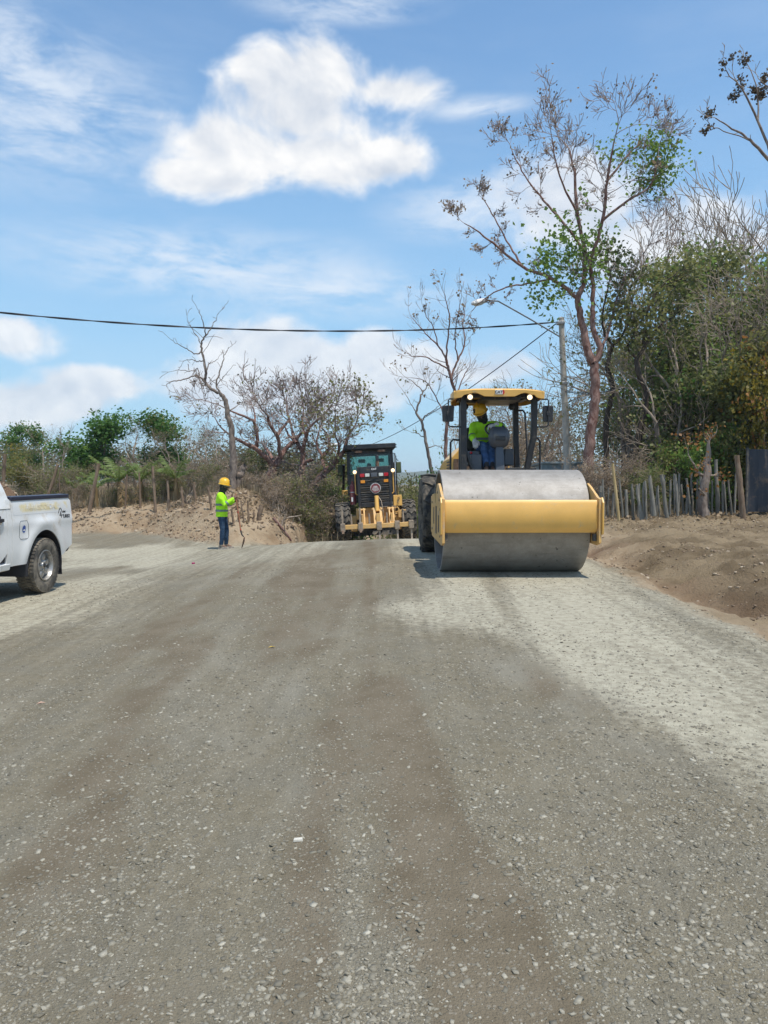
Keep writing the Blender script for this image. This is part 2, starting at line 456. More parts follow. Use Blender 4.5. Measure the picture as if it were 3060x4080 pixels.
# ------------------------------------------------------------------ terrain
def smooth_interp(y, ys, zs):
    """monotone-ish cubic interpolation through the given points"""
    ys = np.array(ys, float); zs = np.array(zs, float)
    m = np.gradient(zs, ys)
    y = np.clip(y, ys[0], ys[-1]); i = np.clip(np.searchsorted(ys, y) - 1, 0, len(ys) - 2)
    h = ys[i + 1] - ys[i]; t = (y - ys[i]) / h
    return ((2 * t ** 3 - 3 * t ** 2 + 1) * zs[i] + (t ** 3 - 2 * t ** 2 + t) * h * m[i] + (-2 * t ** 3 + 3 * t ** 2) * zs[i + 1] + (t ** 3 - t ** 2) * h * m[i + 1])
RY = [-60, -5, 0, 6, 11.5, 14.5, 17, 18.6, 20.5, 24, 30, 45, 80, 200, 2500]
RZ = [-.6, -.08, 0, .15, .29, .31, .29, .225, .05, -.36, -1.05, -2.6, -4.0, -5, -5]
LY = [-60, 0, 11, 19.5, 25, 40, 80, 200, 2500]
LZ = [-.6, -.12, .04, -.13, -.02, .5, .5, -3, -5]
YX = [-60, -20, -9.7, -7.7, -5.6, -4.1, -3.3, -2.7, -2.2, -1.7]
YF = [24, 24, 24, 24, 21.6, 20.3, 20.9, 22.3, 26.0, 42]
def bank_t(x, y):
    return y - np.interp(x, YX, YF) + (vnoise(x * .9, y * .9, 5) - .5) * .5
def height(x, y, fine=True):
    x = np.asarray(x, float); y = np.asarray(y, float)
    zc = smooth_interp(y, RY, RZ) - .05 * np.maximum(0, -x)
    zl = smooth_interp(y, LY, LZ)
    wl = sst(-2.0, -4.8, x)
    z = zc * (1 - wl) + zl * wl
    # right side: a ditch past the road edge, then higher ground
    zr = np.interp(y, [-60, 0, 10, 20, 30, 60, 200, 2500], [0, .05, .26, .40, .55, .9, -1, -5]) + .055 * np.clip(x - 4, 0, 12)
    wr = sst(3.5, 5.2, x)
    z = z * (1 - wr) + zr * wr
    z = z - .22 * np.exp(-((x - 4.1) / .45) ** 2) * sst(26, 18, y)
    z = z + .30 * np.exp(-((x - 5.9) / .75) ** 2 - ((y - 9.5) / 3.0) ** 2)
    # left bank
    t = bank_t(x, y)
    left = sst(-1.5, -2.6, x)
    b = .50 * sst(0, 1.5, t) + .35 * sst(2, 8, t)
    z = z + b * left * sst(120, 60, y)
    z = z + .90 * np.exp(-((x + 4.7) / 1.55) ** 2 - ((y - 24.3) / 1.5) ** 2)
    z = z + .38 * np.exp(-((x + 6.6) / 1.3) ** 2 - ((y - 27.2) / 1.5) ** 2) + .15 * np.exp(-((x + 8.8) / 2.2) ** 2 - ((y - 27) / 1.6) ** 2)
    z = z + 1.75 * np.exp(-((x + 10.5) / 1.15) ** 2 - ((y - 20.4) / 1.5) ** 2)
    if fine:
        s = soil_mask(x, y)
        near = sst(120, 40, np.abs(y))
        z = z + near * s * ((fbm(x * 1.3, y * 1.3, 4, 11) - .5) * .30 + (fbm(x * 5, y * 5, 2, 17) - .5) * .17)
        z = z + near * (1 - s) * ((fbm(x * .5, y * .25, 3, 21) - .5) * .05 + (fbm(x * 3.5, y * 1.2, 3, 23) - .5) * .012)
    return z
def soil_mask(x, y):
    w = (fbm(x * 1.2, y * 1.2, 3, 31) - .5)
    right = sst(3.25, 3.75, x + w * .5 - .02 * np.maximum(0, y - 8))
    left = sst(-.15, .35, bank_t(x, y) + w * .5) * sst(-1.4, -2.2, x)
    mound = sst(.25, .5, np.exp(-((x + 10.5) / 1.3) ** 2 - ((y - 20.4) / 1.7) ** 2) + w * .2)
    far = sst(34, 38, y + w * 4)
    side = sst(-15, -18, x)
    return np.clip(np.maximum.reduce([right, left, mound, far, side]), 0, 1)
def dust_and_far_light_mask(x, y):
    line = np.interp(y, [0, 2.5, 3.84, 5.05, 6.6, 8.3, 10, 13, 20], [2.6, 2.2, 1.92, 1.43, .75, -.15, .55, .3, 0])
    w = (fbm(x * 1.1, y * .5, 4, 41) - .5)
    d = sst(-.40, .75, x - line + w * .9) * (1 - .42 * sst(2.3, 3.1, x - .08 * (y - 8) + w * .8)) * (.75 + .5 * (fbm(x * 2.2, y * .5, 3, 43) - .2))
    # two darker rolled tracks inside the pale dust
    d = d * (1 - .55 * np.exp(-((x - 1.15 - .06 * (y - 5)) / .16) ** 2) * sst(4, 6, y))
    lf = sst(.38, .62, fbm(x * .55, y * .22, 4, 47)) * np.maximum(sst(-2.4, -4.4, x + .1 * (y - 10)) * .8, sst(9, 15, y) * .55)  # far term paints the grazing-angle lightening of gravel; left term is dust
    return np.clip(np.maximum(d, lf), 0, 1)
def brown_mask(x, y):
    """damp fines pressed into long streaks along the road"""
    s = np.zeros_like(x)
    for (xa, ya, xb, yb, w, a) in ((.33, 1.0, .02, 5.6, .20, 1.45), (-.33, 1.0, -.27, 5.5, .17, .8), (-.05, 3.0, -.4, 20, .10, .7), (-1.35, 1.6, -1.9, 7.5, .40, .75),
                                   (-.75, 6.2, -1.4, 16, .50, .8), (-2.4, 6.5, -1.6, 17, .35, .5), (1.9, 1.2, 2.5, 3.4, .5, .5), (-.6, 1.0, -.8, 2.4, .25, .6)):
        t = (y - ya) / (yb - ya); xc = xa + (xb - xa) * t
        s = np.maximum(s, a * np.exp(-((x - xc + (vnoise(y * .8, xa * 9 + y * 0, 3) - .5) * .15) / w) ** 2) * sst(-.12, .06, t) * sst(1.15, .92, t))
    n = fbm(x * 2.2, y * .55, 4, 53)
    n2 = fbm(x * 6, y * 2.2, 3, 57)
    return np.clip(sst(.10, .85, s * .78 + (n - .42) * 1.2 + (n2 - .5) * .5), 0, 1)

def ground_material():
    m, nt, b = nodes('gravel_and_soil')
    tc = coords(nt)
    def attr(n):
        a = nt.nodes.new('ShaderNodeAttribute'); a.attribute_name = n; return a.outputs['Fac']
    def voro(scale, out='Color', feat='F1'):
        v = nt.nodes.new('ShaderNodeTexVoronoi'); v.feature = feat; v.inputs['Scale'].default_value = scale; v.inputs['Randomness'].default_value = 1
        nt.links.new(tc, v.inputs['Vector']); return v
    warp = ntex(nt, tc, 2.5, 5, .6)
    fine = ntex(nt, tc, 130, 5, .7)
    mid = ntex(nt, tc, 14, 6, .68)
    # pebbles: two sizes of cell with a random grey each
    v1 = voro(70); v2 = voro(150)
    s1 = nt.nodes.new('ShaderNodeSeparateColor'); nt.links.new(v1.outputs['Color'], s1.inputs[0])
    s2 = nt.nodes.new('ShaderNodeSeparateColor'); nt.links.new(v2.outputs['Color'], s2.inputs[0])
    base = mixc(nt, ramp(nt, mid, .3, .7), (.176, .151, .100), (.250, .216, .148))
    base = mixc(nt, ramp(nt, warp, .42, .66, 0, .6), base, (.195, .180, .138))
    peb = mixc(nt, s2.outputs[0], (.098, .088, .066), (.295, .268, .205))
    base = mixc(nt, ramp(nt, v2.outputs['Distance'], .55, .30, 0, .55), base, peb)
    big = mth(nt, 'MULTIPLY', ramp(nt, s1.outputs[1], .80, .84), ramp(nt, v1.outputs['Distance'], .48, .36))
    base = mixc(nt, mth(nt, 'MULTIPLY', big, .75), base, mixc(nt, s1.outputs[2], (.18, .17, .145), (.46, .43, .345)))
    base = mixc(nt, ramp(nt, fine, .52, .30, 0, .35), base, (.062, .056, .044))
    lane = ntex(nt, coords(nt, 'Object', (7, .22, 1)), 1.0, 6, .62, .3)
    patchn = ntex(nt, coords(nt, 'Object', (1.1, .55, 1)), 1.0, 5, .6, .5)
    base = mixc(nt, ramp(nt, lane, .42, .70, 0, .28), base, (.29, .262, .198))
    base = mixc(nt, ramp(nt, lane, .46, .26, 0, .28), base, (.105, .096, .074))
    base = mixc(nt, ramp(nt, patchn, .46, .72, 0, .55), base, (.30, .280, .222))
    brown = attr('brown'); dust = attr('dust'); soil = attr('soil')  # the dust attribute also carries the painted lightening of the far road
    bfac = ramp(nt, mth(nt, 'ADD', brown, mth(nt, 'MULTIPLY', mth(nt, 'SUBTRACT', mid, .5), 1.1)), .10, .80, 0, .86)
    bcol = mixc(nt, ramp(nt, warp, .35, .65), (.150, .121, .080), (.200, .165, .114))
    bcol = mixc(nt, mth(nt, 'MULTIPLY', big, .35), bcol, (.40, .37, .31))
    c = mixc(nt, bfac, base, bcol)
    dfac = ramp(nt, mth(nt, 'ADD', dust, mth(nt, 'ADD', mth(nt, 'MULTIPLY', mth(nt, 'SUBTRACT', mid, .5), 1.1), mth(nt, 'MULTIPLY', mth(nt, 'SUBTRACT', lane, .5), .8))), .15, 1.05, 0, .86)
    c = mixc(nt, dfac, c, mixc(nt, ramp(nt, mid, .35, .65), (.41, .375, .285), (.52, .485, .37)))
    # soil: tan to reddish brown
    sn = ntex(nt, tc, .9, 6, .65, .5)
    scol = mixc(nt, ramp(nt, sn, .36, .62), (.31, .220, .135), (.44, .340, .225))
    red = ntex(nt, tc, .28, 4, .6)
    scol = mixc(nt, mth(nt, 'MAXIMUM', attr('red'), ramp(nt, red, .55, .72, 0, .4)), scol, mixc(nt, mid, (.13, .075, .045), (.24, .145, .09)))
    scol = mixc(nt, attr('dull'), scol, mixc(nt, ramp(nt, sn, .36, .62), (.165, .122, .072), (.295, .228, .142)))
    scol = mixc(nt, ramp(nt, fine, .50, .30, 0, .4), scol, (.12, .085, .055))
    c = mixc(nt, soil, c, scol)
    c = mixc(nt, attr('litter'), c, mixc(nt, mid, (.10, .075, .05), (.22, .17, .115)))
    nt.links.new(c, b.inputs['Base Color'])
    b.inputs['Roughness'].default_value = .95; b.inputs['Specular IOR Level'].default_value = .15
    h = mth(nt, 'ADD', mth(nt, 'MULTIPLY', v1.outputs['Distance'], -.7), mth(nt, 'ADD', mth(nt, 'MULTIPLY', v2.outputs['Distance'], -.6), mth(nt, 'MULTIPLY', fine, .8)))
    clod = ntex(nt, tc, 22, 6, .7)
    h = mth(nt, 'ADD', h, mth(nt, 'MULTIPLY', mth(nt, 'MULTIPLY', soil, clod), 6.0))
    bumpn(nt, b, h, .8, .012)
    return m
Mt['ground'] = ground_material()

def build_ground():
    def axis(lo, hi, step, far):
        a = list(np.arange(lo, hi + 1e-6, step)); s = step; p = lo; q = hi
        L, H = [], []
        while p > -far or q < far:
            s *= 1.28; p -= s; q += s; L.append(p); H.append(q)
        return np.array(L[::-1] + a + H)
    xs = axis(-15, 12, .10, 2200); ys = axis(-2, 36, .10, 2600)
    ys = ys[ys > -80]
    X, Y = np.meshgrid(xs, ys)
    Z = height(X, Y)
    S = soil_mask(X, Y)
    red = np.clip(sst(3.6, 4.6, X) * sst(.38, .72, fbm(X * .9, Y * .9, 4, 61)) * sst(24, 15, Y) + np.exp(-((X + 10.5) / 1.4) ** 2 - ((Y - 20.4) / 1.8) ** 2), 0, 1)
    lit = np.clip(sst(2.2, 4.5, bank_t(X, Y)) * sst(-1.6, -2.6, X) * .8 + sst(19, 23, Y) * sst(5, 6.5, X) * .8 + sst(38, 45, Y) * .9, 0, 1) * sst(.3, .55, fbm(X * 1.5, Y * 1.5, 3, 67))
    at = dict(soil=S, dust=dust_and_far_light_mask(X, Y), brown=brown_mask(X, Y), red=red, litter=lit, dull=sst(3.4, 4.6, X + (fbm(X * .6, Y * .6, 3, 69) - .5) * 2.5 - .12 * np.maximum(0, Y - 13)))
    ny, nx = X.shape
    idx = np.arange(ny * nx).reshape(ny, nx)
    F = np.stack([idx[:-1, :-1], idx[:-1, 1:], idx[1:, 1:], idx[1:, :-1]], -1).reshape(-1, 4)
    fm = (S.ravel()[F].mean(1) < .5)
    V = np.stack([X, Y, Z], -1).reshape(-1, 3)
    for name, msk in (('road', fm), ('ground', ~fm)):
        f = F[msk]; u, inv = np.unique(f, return_inverse=True)
        o = arr_mesh(name, V[u], inv.reshape(-1, 4), Mt['ground'], smooth=True)
        for k, a in at.items():
            A = o.data.attributes.new(k, 'FLOAT', 'POINT'); A.data.foreach_set('value', np.ascontiguousarray(a.ravel()[u], dtype=np.float32))
        o['kind'] = 'structure'
        if name == 'road': o['label'] = 'grey gravel road with brown damp streaks and pale dust'
        else: o['label'] = 'dry tan and reddish soil beside the gravel road'
build_ground()
def gz(x, y): return float(height(np.array([x]), np.array([y]))[0])

# loose stones, too many to count
def stone_field(name, label, X, Y, S, m, sink=.35, seed=1, flat=(.35, .75)):
    rng = np.random.default_rng(seed); n = len(X)
    octa = np.array([[1, 0, 0], [0, 1, 0], [-1, 0, 0], [0, -1, 0], [0, 0, 1], [0, 0, -1]], float)
    cube = np.array([[sx, sy, sz] for sz in (-.7, .7) for (sx, sy) in ((-.8, -.7), (.8, -.6), (.7, .8), (-.7, .7))], float)
    fo = np.array([[0, 1, 2, 3], [7, 6, 5, 4], [0, 4, 5, 1], [1, 5, 6, 2], [2, 6, 7, 3], [3, 7, 4, 0]])
    V = cube[None] * (1 + rng.uniform(-.38, .38, (n, 8, 3)))
    V[:, :, 2] *= rng.uniform(*flat, (n, 1)); V[:, :, 0] *= rng.uniform(.8, 1.5, (n, 1))
    a = rng.uniform(0, 2 * np.pi, n); c, s = np.cos(a)[:, None], np.sin(a)[:, None]
    vx = V[:, :, 0] * c - V[:, :, 1] * s; vy = V[:, :, 0] * s + V[:, :, 1] * c
    Z = height(X, Y)
    tx, ty = rng.normal(0, .2, (n, 1)), rng.normal(0, .2, (n, 1))
    vz = V[:, :, 2] + vx * tx + vy * ty
    W = np.stack([vx * S[:, None] + X[:, None], vy * S[:, None] + Y[:, None], (vz + .6 * (.5 - sink)) * S[:, None] + Z[:, None]], -1)
    Fi = (np.arange(n) * 8)[:, None, None] + fo[None]
    o = arr_mesh(name, W.reshape(-1, 3), Fi.reshape(-1, 4), m)
    return tag(o, label, None, None, 'stuff')
def stone_mat(name, cols):
    m, nt, b = nodes(name)
    g = nt.nodes.new('ShaderNodeNewGeometry')
    cr = nt.nodes.new('ShaderNodeValToRGB'); nt.links.new(g.outputs['Random Per Island'], cr.inputs[0])
    e = cr.color_ramp.elements
    for i, (p, c) in enumerate(cols):
        el = e[i] if i < 2 else e.new(p)
        el.position = p; el.color = rgba(c)
    n = ntex(nt, coords(nt), 160, 3, .6)
    c = mixc(nt, ramp(nt, n, .35, .65, 0, .35), cr.outputs[0], (.16, .15, .13))
    nt.links.new(c, b.inputs['Base Color']); b.inputs['Roughness'].default_value = .92; b.inputs['Specular IOR Level'].default_value = .2
    return m
Mt['stone'] = stone_mat('crushed_stone', [(0, (.15, .135, .10)), (.4, (.22, .20, .15)), (.75, (.31, .285, .22)), (.95, (.40, .37, .29)), (1, (.50, .47, .38))])
Mt['clod'] = stone_mat('dry_soil_clods', [(0, (.16, .105, .065)), (.6, (.32, .235, .155)), (1, (.50, .41, .30))])
def build_gravel():
    rng = np.random.default_rng(5)
    n = 210000
    # density falls with distance so that every patch of the picture gets its stones
    y = 1.75 + 10.5 * rng.power(.62, n); x = rng.uniform(-.56, .56, n) * (y + .3)
    br = brown_mask(x, y); du = dust_and_far_light_mask(x, y); so = soil_mask(x, y)
    clump = fbm(x * 1.6, y * .7, 4, 71)
    keep = rng.random(n) < np.clip((.15 + 1.9 * (clump - .28)) * (1 - .80 * br) * (1 - .62 * du) * (1 - so), 0, 1)
    x, y, br = x[keep], y[keep], br[keep]
    s = .0019 + .0018 * rng.exponential(1, len(x)) ** 1.25
    s = np.minimum(s, .0115) * (1 + .02 * y)
    stone_field('loose_gravel', 'loose pale and grey crushed stone scattered over the gravel road', x, y, s, Mt['stone'], .62, 3)
    # a few hundred larger flat stones
    n = 220; y = 1.8 + 9 * rng.power(.8, n); x = rng.uniform(-.55, .55, n) * y
    k = (brown_mask(x, y) + dust_and_far_light_mask(x, y) * .7 + soil_mask(x, y)) < .9; x, y = x[k], y[k]
    stone_field('larger_gravel', 'larger flat pale stones lying loose on the gravel road', x, y, rng.uniform(.007, .015, len(x)), Mt['stone'], .55, 9, (.25, .6))
    # clods on the dirt banks and verge
    n = 60000; x = rng.uniform(-14, 11, n); y = rng.uniform(5, 26, n); so = soil_mask(x, y)
    keep = (so > .4) & (rng.random(n) < sst(.36, .60, fbm(x * .8, y * .8, 3, 73)) * np.where(x > 0, .6, 1.4))
    x, y = x[keep], y[keep]
    s = .010 + .014 * rng.exponential(1, len(x)); s = np.minimum(s, .06); s = np.where(x > 0, np.minimum(s * .62, .026), s)
    stone_field('soil_clods', 'dry tan clods of earth strewn over the dirt banks', x, y, s, Mt['clod'], .45, 13, (.5, .9))
build_gravel()

# far ridge
def build_hills():
    rng = np.random.default_rng(2)
    for (name, y0, x0, x1, h, seed, lab) in (('hill_ridge', 900, -1500, 1700, 24, 5, 'distant low forested ridge behind the road crest'),):
        xs = np.linspace(x0, x1, 260); ks = np.linspace(0, 1, 14)
        X, K = np.meshgrid(xs, ks)
        top = h * (.35 + 1.0 * fbm(X / 260, X * 0 + 3, 4, seed))
        Z = -8 + (top + 8) * np.sin(K * np.pi) ** .8 + (fbm(X / 14, K * 9, 3, seed + 1) - .5) * 3 * np.sin(K * np.pi)
        Y = y0 + 420 * (K - .5)
        idx = np.arange(X.size).reshape(X.shape)
        F = np.stack([idx[:-1, :-1], idx[:-1, 1:], idx[1:, 1:], idx[1:, :-1]], -1).reshape(-1, 4)
        o = arr_mesh(name, np.stack([X, Y, Z], -1).reshape(-1, 3), F, Mt['hill'], smooth=True)
        tag(o, lab, None, None, 'structure')
Mt['hill'] = pm('distant_forest', (.075, .095, .06), .95, 0, .3, .02, ((.13, .12, .08), .5, .03))
build_hills()
# ------------------------------------------------------------------ lettering helper
def lettering(text, size, m, parent, M, name='lettering', extrude=.002, align='CENTER', bold=0.0, shear=0.0):
    cu = bpy.data.curves.new(name, 'FONT'); cu.body = text; cu.size = size; cu.extrude = extrude
    cu.align_x = align; cu.align_y = 'CENTER'; cu.offset = bold; cu.shear = shear; cu.materials.append(m)
    tmp = bpy.data.objects.new(name + '_outline', cu); COL.objects.link(tmp)
    bpy.context.view_layer.update()
    me = bpy.data.meshes.new_from_object(tmp.evaluated_get(bpy.context.evaluated_depsgraph_get()))
    bpy.data.objects.remove(tmp); bpy.data.curves.remove(cu)
    o = bpy.data.objects.new(name, me); COL.objects.link(o); o.parent = parent; o.matrix_local = M
    return o
def face_minus_y(x, y, z, rz=0.0, ry=0.0):
    """text that reads from the -Y side"""
    return Matrix.Translation((x, y, z)) @ Matrix.Rotation(rz, 4, 'Z') @ Matrix.Rotation(ry, 4, 'Y') @ Matrix.Rotation(R(90), 4, 'X')

def tyre_mesh(Rad, W, rim, n=40, lug_h=.03, lugs=26, style='zigzag'):
    mb = MB(); h = W / 2
    prof = [(-h * .80, rim), (-h * .98, rim + (Rad - rim) * .35), (-h, rim + (Rad - rim) * .62), (-h * .93, Rad - lug_h * 1.9), (-h * .80, Rad - lug_h),
            (0, Rad - lug_h * .8), (h * .80, Rad - lug_h), (h * .93, Rad - lug_h * 1.9), (h, rim + (Rad - rim) * .62), (h * .98, rim + (Rad - rim) * .35), (h * .80, rim)]
    mb.lathe(prof, n=n, closed=True)
    def rp(a, r, x): return (x, r * math.cos(a), r * math.sin(a))
    for k in range(lugs):
        a0 = 2 * math.pi * k / lugs; da = 2 * math.pi / lugs
        if style == 'zigzag':                       # a zigzag bar across the tread
            xs = [-.94, -.5, -.1, .3, .7, .94]; off = [0, .45, 0, .45, 0, .25]; w = .46
        elif style == 'chevron':
            s = 1 if k % 2 else -1
            xs = [-.97 * s, -.5 * s, .12 * s]; off = [0, .45, 1.0]; w = .62
        else:
            xs = None
        if xs:
            lo, hi = [], []
            for x, f in zip(xs, off):
                ax = a0 + da * f; top = Rad if abs(x) < .9 else Rad - lug_h * .5
                lo.append((rp(ax, Rad - lug_h * 1.6, x * h), rp(ax + da * w, Rad - lug_h * 1.6, x * h)))
                hi.append((rp(ax, top, x * h), rp(ax + da * w, top, x * h)))
            rings = [[lo[i][0], hi[i][0], hi[i][1], lo[i][1]] for i in range(len(xs))]
            mb.loft(rings)
        else:                                       # block tread
            for (x0, x1, sh) in ((-.97, -.62, .0), (-.52, -.08, .5), (.08, .52, .1), (.62, .97, .6)):
                a1 = a0 + da * sh
                rings = []
                for x in (x0, x1):
                    top = Rad if abs(x) < .9 else Rad - lug_h * .6
                    rings.append([rp(a1, Rad - lug_h * 1.7, x * h), rp(a1, top, x * h), rp(a1 + da * .66, top, x * h), rp(a1 + da * .66, Rad - lug_h * 1.7, x * h)])
                mb.loft(rings)
    return mb
def shift(mb, dx, dy, dz):
    mb.v = [(a + dx, b + dy, c + dz) for a, b, c in mb.v]; return mb

# ------------------------------------------------------------------ road roller
def drum_material():
    m, nt, b = nodes('scuffed_drum_steel')
    tc = coords(nt, 'Object', (1, 1, 1))
    n1 = ntex(nt, tc, 4, 8, .7); n2 = ntex(nt, tc, 55, 6, .75); n3 = ntex(nt, coords(nt, 'Object', (.6, 9, 9)), 1.5, 6, .7)
    c = mixc(nt, ramp(nt, n1, .3, .7), (.25, .232, .205), (.355, .335, .305))
    c = mixc(nt, ramp(nt, n2, .58, .70, 0, .55), c, (.56, .55, .52))
    c = mixc(nt, ramp(nt, n2, .40, .28, 0, .6), c, (.17, .16, .145))
    c = mixc(nt, ramp(nt, n3, .56, .74, 0, .5), c, (.44, .42, .39))
    c = mixc(nt, ramp(nt, n3, .44, .30, 0, .45), c, (.14, .12, .095))
    sp = ntex(nt, tc, 11, 4, .6, .6)
    c = mixc(nt, ramp(nt, sp, .66, .72, 0, .85), c, (.05, .042, .033))
    nt.links.new(c, b.inputs['Base Color']); b.inputs['Metallic'].default_value = .3
    b.inputs['Roughness'].default_value = .62
    bumpn(nt, b, n2, .12, .01)
    return m
Mt['drum'] = drum_material()
ROL = Vector((1.84, 11.45)); ROLZ = gz(1.9, 11.2) - .012
def build_roller():
    t = thing('road_roller', 'yellow single drum road roller with canopy, driving toward the camera on gravel', 'road roller', (ROL.x, ROL.y, ROLZ), R(1.6))
    Rd, hw = .755, 1.03
    # drum: open shell with recessed end discs
    MB().lathe([(-hw, Rd - .045), (-hw, Rd - .004), (-hw + .006, Rd), (hw - .006, Rd), (hw, Rd - .004), (hw, Rd - .045)], (0, 0, Rd), n=96, closed=True).build('drum', Mt['drum'], t, smooth=True, angle=30)
    for s in (-1, 1):
        x = s * (hw - .14)
        d = MB().lathe([(x - .015, Rd - .044), (x - .015, .02), (x + .015, .02), (x + .015, Rd - .044)], (0, 0, Rd), n=48, closed=True).build('drum_end_disc', Mt['rust'], t, smooth=True)
        MB().lathe([(x, .02), (x, .22), (x + s * .10, .20), (x + s * .16, .12), (x + s * .16, .02)], (0, 0, Rd), n=24).build('hub', Mt['black_dusty'], d, smooth=True)
    # front beam
    fb = [(-1.02, .715), (-1.02, 1.035), (-.985, 1.085), (-.86, 1.085), (-.86, .635), (-.955, .635)]
    MB().prism(fb, -1.045, 1.045).build('front_beam', Mt['yellow'], t, bevel=.008)
    for s in (-1, 1):
        out = [(-1.06, .50), (-.93, .46), (.45, .50), (.62, .62), (.62, 1.05), (.45, 1.14), (.10, 1.16), (.0, 1.02), (-.10, 1.02), (-.16, 1.2), (-.30, 1.30), (-.48, 1.31), (-.62, 1.26), (-.95, 1.12), (-1.055, 1.10)]
        pl = MB().prism(out, s * 1.048, s * 1.085).build('side_plate', Mt['yellow_dusty'], t, bevel=.006)
        fl = [(-1.075, .62), (-1.09, .70), (-1.09, 1.05), (-1.03, 1.12), (-.98, 1.12), (-.98, .60)]
        MB().prism(fl, s * 1.087, s * 1.110).build('flange', Mt['yellow'], pl, bevel=.004)
        for (a, b_, c, d) in ((-.62, -.50, .62, .86), (-.30, -.12, .58, .98), (.12, .22, .7, .95)):
            MB().box(s * 1.070, s * 1.088, a, b_, c, d).build('hole_shade_box', Mt['black'], pl)  # black colour stands in for the shade inside plate holes; boxes sit proud
        for (a, c) in ((-.8, .58), (-.8, .95), (-.7, 1.08), (-.42, 1.18), (.38, .62), (.38, 1.02), (-.95, .8)):
            MB().lathe([(s * 1.085, .018), (s * 1.098, .018), (s * 1.098, .004)], (0, a, c), n=8).build('bolt', Mt['bare_steel'], pl)
        MB().box(s * 1.0, s * 1.04, -.98, -.90, .52, .62).build('scraper_bracket', Mt['black_dusty'], t, bevel=.006)
    # rear cross beam, hitch and chassis
    MB().prism([(.82, .52), (.82, 1.02), (.90, 1.10), (1.08, 1.10), (1.08, .52)], -1.045, 1.045).build('rear_beam', Mt['yellow_dusty'], t, bevel=.01)
    MB().box(-.22, .22, 1.08, 1.7, .55, .95).build('hitch', Mt['black_dusty'], t, bevel=.02)
    ch = MB().box(-.48, .48, 1.6, 4.6, .62, 1.12); ch.box(-.46, .46, 1.25, 1.62, .95, 1.3); ch.build('chassis', Mt['yellow_dusty'], t, bevel=.015)
    ax = MB().lathe([(-.55, .14), (.55, .14)], (0, 2.95, .74), n=16); ax.build('rear_axle', Mt['black_dusty'], t, smooth=True)
    # platform
    pf = MB().box(-.72, .72, 1.02, 2.55, 1.38, 1.46); pf.box(-.72, -.66, 1.02, 2.55, 1.2, 1.40); pf.box(.66, .72, 1.02, 2.55, 1.2, 1.40); pf.box(-.5, .5, 1.3, 2.4, 1.12, 1.38)
    pf.build('platform', Mt['black'], t, bevel=.008)
    MB().box(.18, .66, 1.02, 1.12, 1.46, 1.56).build('kick_plate', Mt['black'], t, bevel=.006)
    # engine hood
    hp = [(-.53, 1.12), (-.53, 1.78), (-.30, 2.03), (.30, 2.03), (.53, 1.78), (.53, 1.12)]
    hd = MB(); rings = []
    for (y, k) in ((2.62, 1.0), (2.66, 1.0), (4.2, .94), (4.7, .82)):
        rings.append([(x, y, 1.12 + (z - 1.12) * k) for x, z in hp])
    hood = hd.loft(rings).build('engine_hood', Mt['yellow'], t, bevel=.02)
    for s in (-1, 1):
        for i in range(9):
            z = 1.25 + i * .055
            MB().box(s * .526, s * .545, 2.75, 3.35, z, z + .022).build('louvre', Mt['black'], hood)
    MB().box(-.5, .5, 2.60, 2.617, 1.3, 1.75).build('front_panel', Mt['rust'], hood)
    # wheels
    for s in (-1, 1):
        w = bpy.data.objects.new('rear_wheel', None); COL.objects.link(w); w.parent = t
        shift(tyre_mesh(.745, .56, .34, 44, .045, 22, 'chevron'), s * .80, 2.95, .74).build('tyre', Mt['rubber'], w, smooth=True, angle=30)
        MB().lathe([(s * .80 - .2, .345), (s * .80 + s * .18, .345), (s * .80 + s * .20, .32), (s * .80 + s * .08, .25), (s * .80 + s * .08, .1), (s * .80 + s * .16, .09), (s * .80 + s * .16, .01)], (0, 2.95, .74), n=28).build('rim', Mt['yellow_dusty'], w, smooth=True)
    # canopy posts
    for (nm, pts, r) in (('canopy_post', [(-.525, 1.02, 1.46), (-.53, 1.02, 1.85), (-.535, 1.0, 2.72)], .048), ('canopy_post', [(.50, 1.06, 1.46), (.575, 1.02, 1.9), (.605, 1.0, 2.05), (.61, .98, 2.72)], .046),
                         ('canopy_post', [(-.45, 1.87, 1.46), (-.45, 1.85, 2.72)], .046), ('canopy_post', [(.52, 1.87, 1.46), (.485, 1.85, 2.0), (.475, 1.85, 2.72)], .046)):
        m_ = MB(); rings = []
        for p in pts:
            rings.append([(p[0] + a * r, p[1] + b_ * r * 1.2, p[2]) for a, b_ in ((-1, -1), (1, -1), (1, 1), (-1, 1))])
        m_.loft(rings).build(nm, Mt['black'], t, bevel=.012)
    MB().tube([(-.50, 1.04, 1.86), (-.44, 1.04, 1.68), (-.35, 1.04, 1.46)], .032, 8).build('post_brace', Mt['black'], t, smooth=True)
    # handrails
    MB().tube([(.49, 1.75, 2.55), (.58, 1.72, 2.55), (.61, 1.7, 2.5), (.66, 1.6, 1.46)], .017, 8).build('handrail', Mt['black'], t, smooth=True)
    MB().tube([(.61, 1.1, 2.06), (.70, 1.1, 2.04), (.735, 1.1, 1.98), (.735, 1.1, 1.46)], .017, 8).build('handrail', Mt['black'], t, smooth=True)
    MB().tube([(-.66, 1.7, 1.46), (-.66, 1.7, 2.0), (-.62, 1.7, 2.05), (-.48, 1.85, 2.05)], .017, 8).build('handrail', Mt['black'], t, smooth=True)
    # canopy roof
    zb = [(-.72, 2.645), (-.66, 2.65), (-.60, 2.66), (-.555, 2.70), (-.40, 2.735), (-.34, 2.72), (-.24, 2.675), (0, 2.67), (.24, 2.675), (.34, 2.72), (.40, 2.735), (.555, 2.70), (.60, 2.66), (.66, 2.65), (.72, 2.645)]
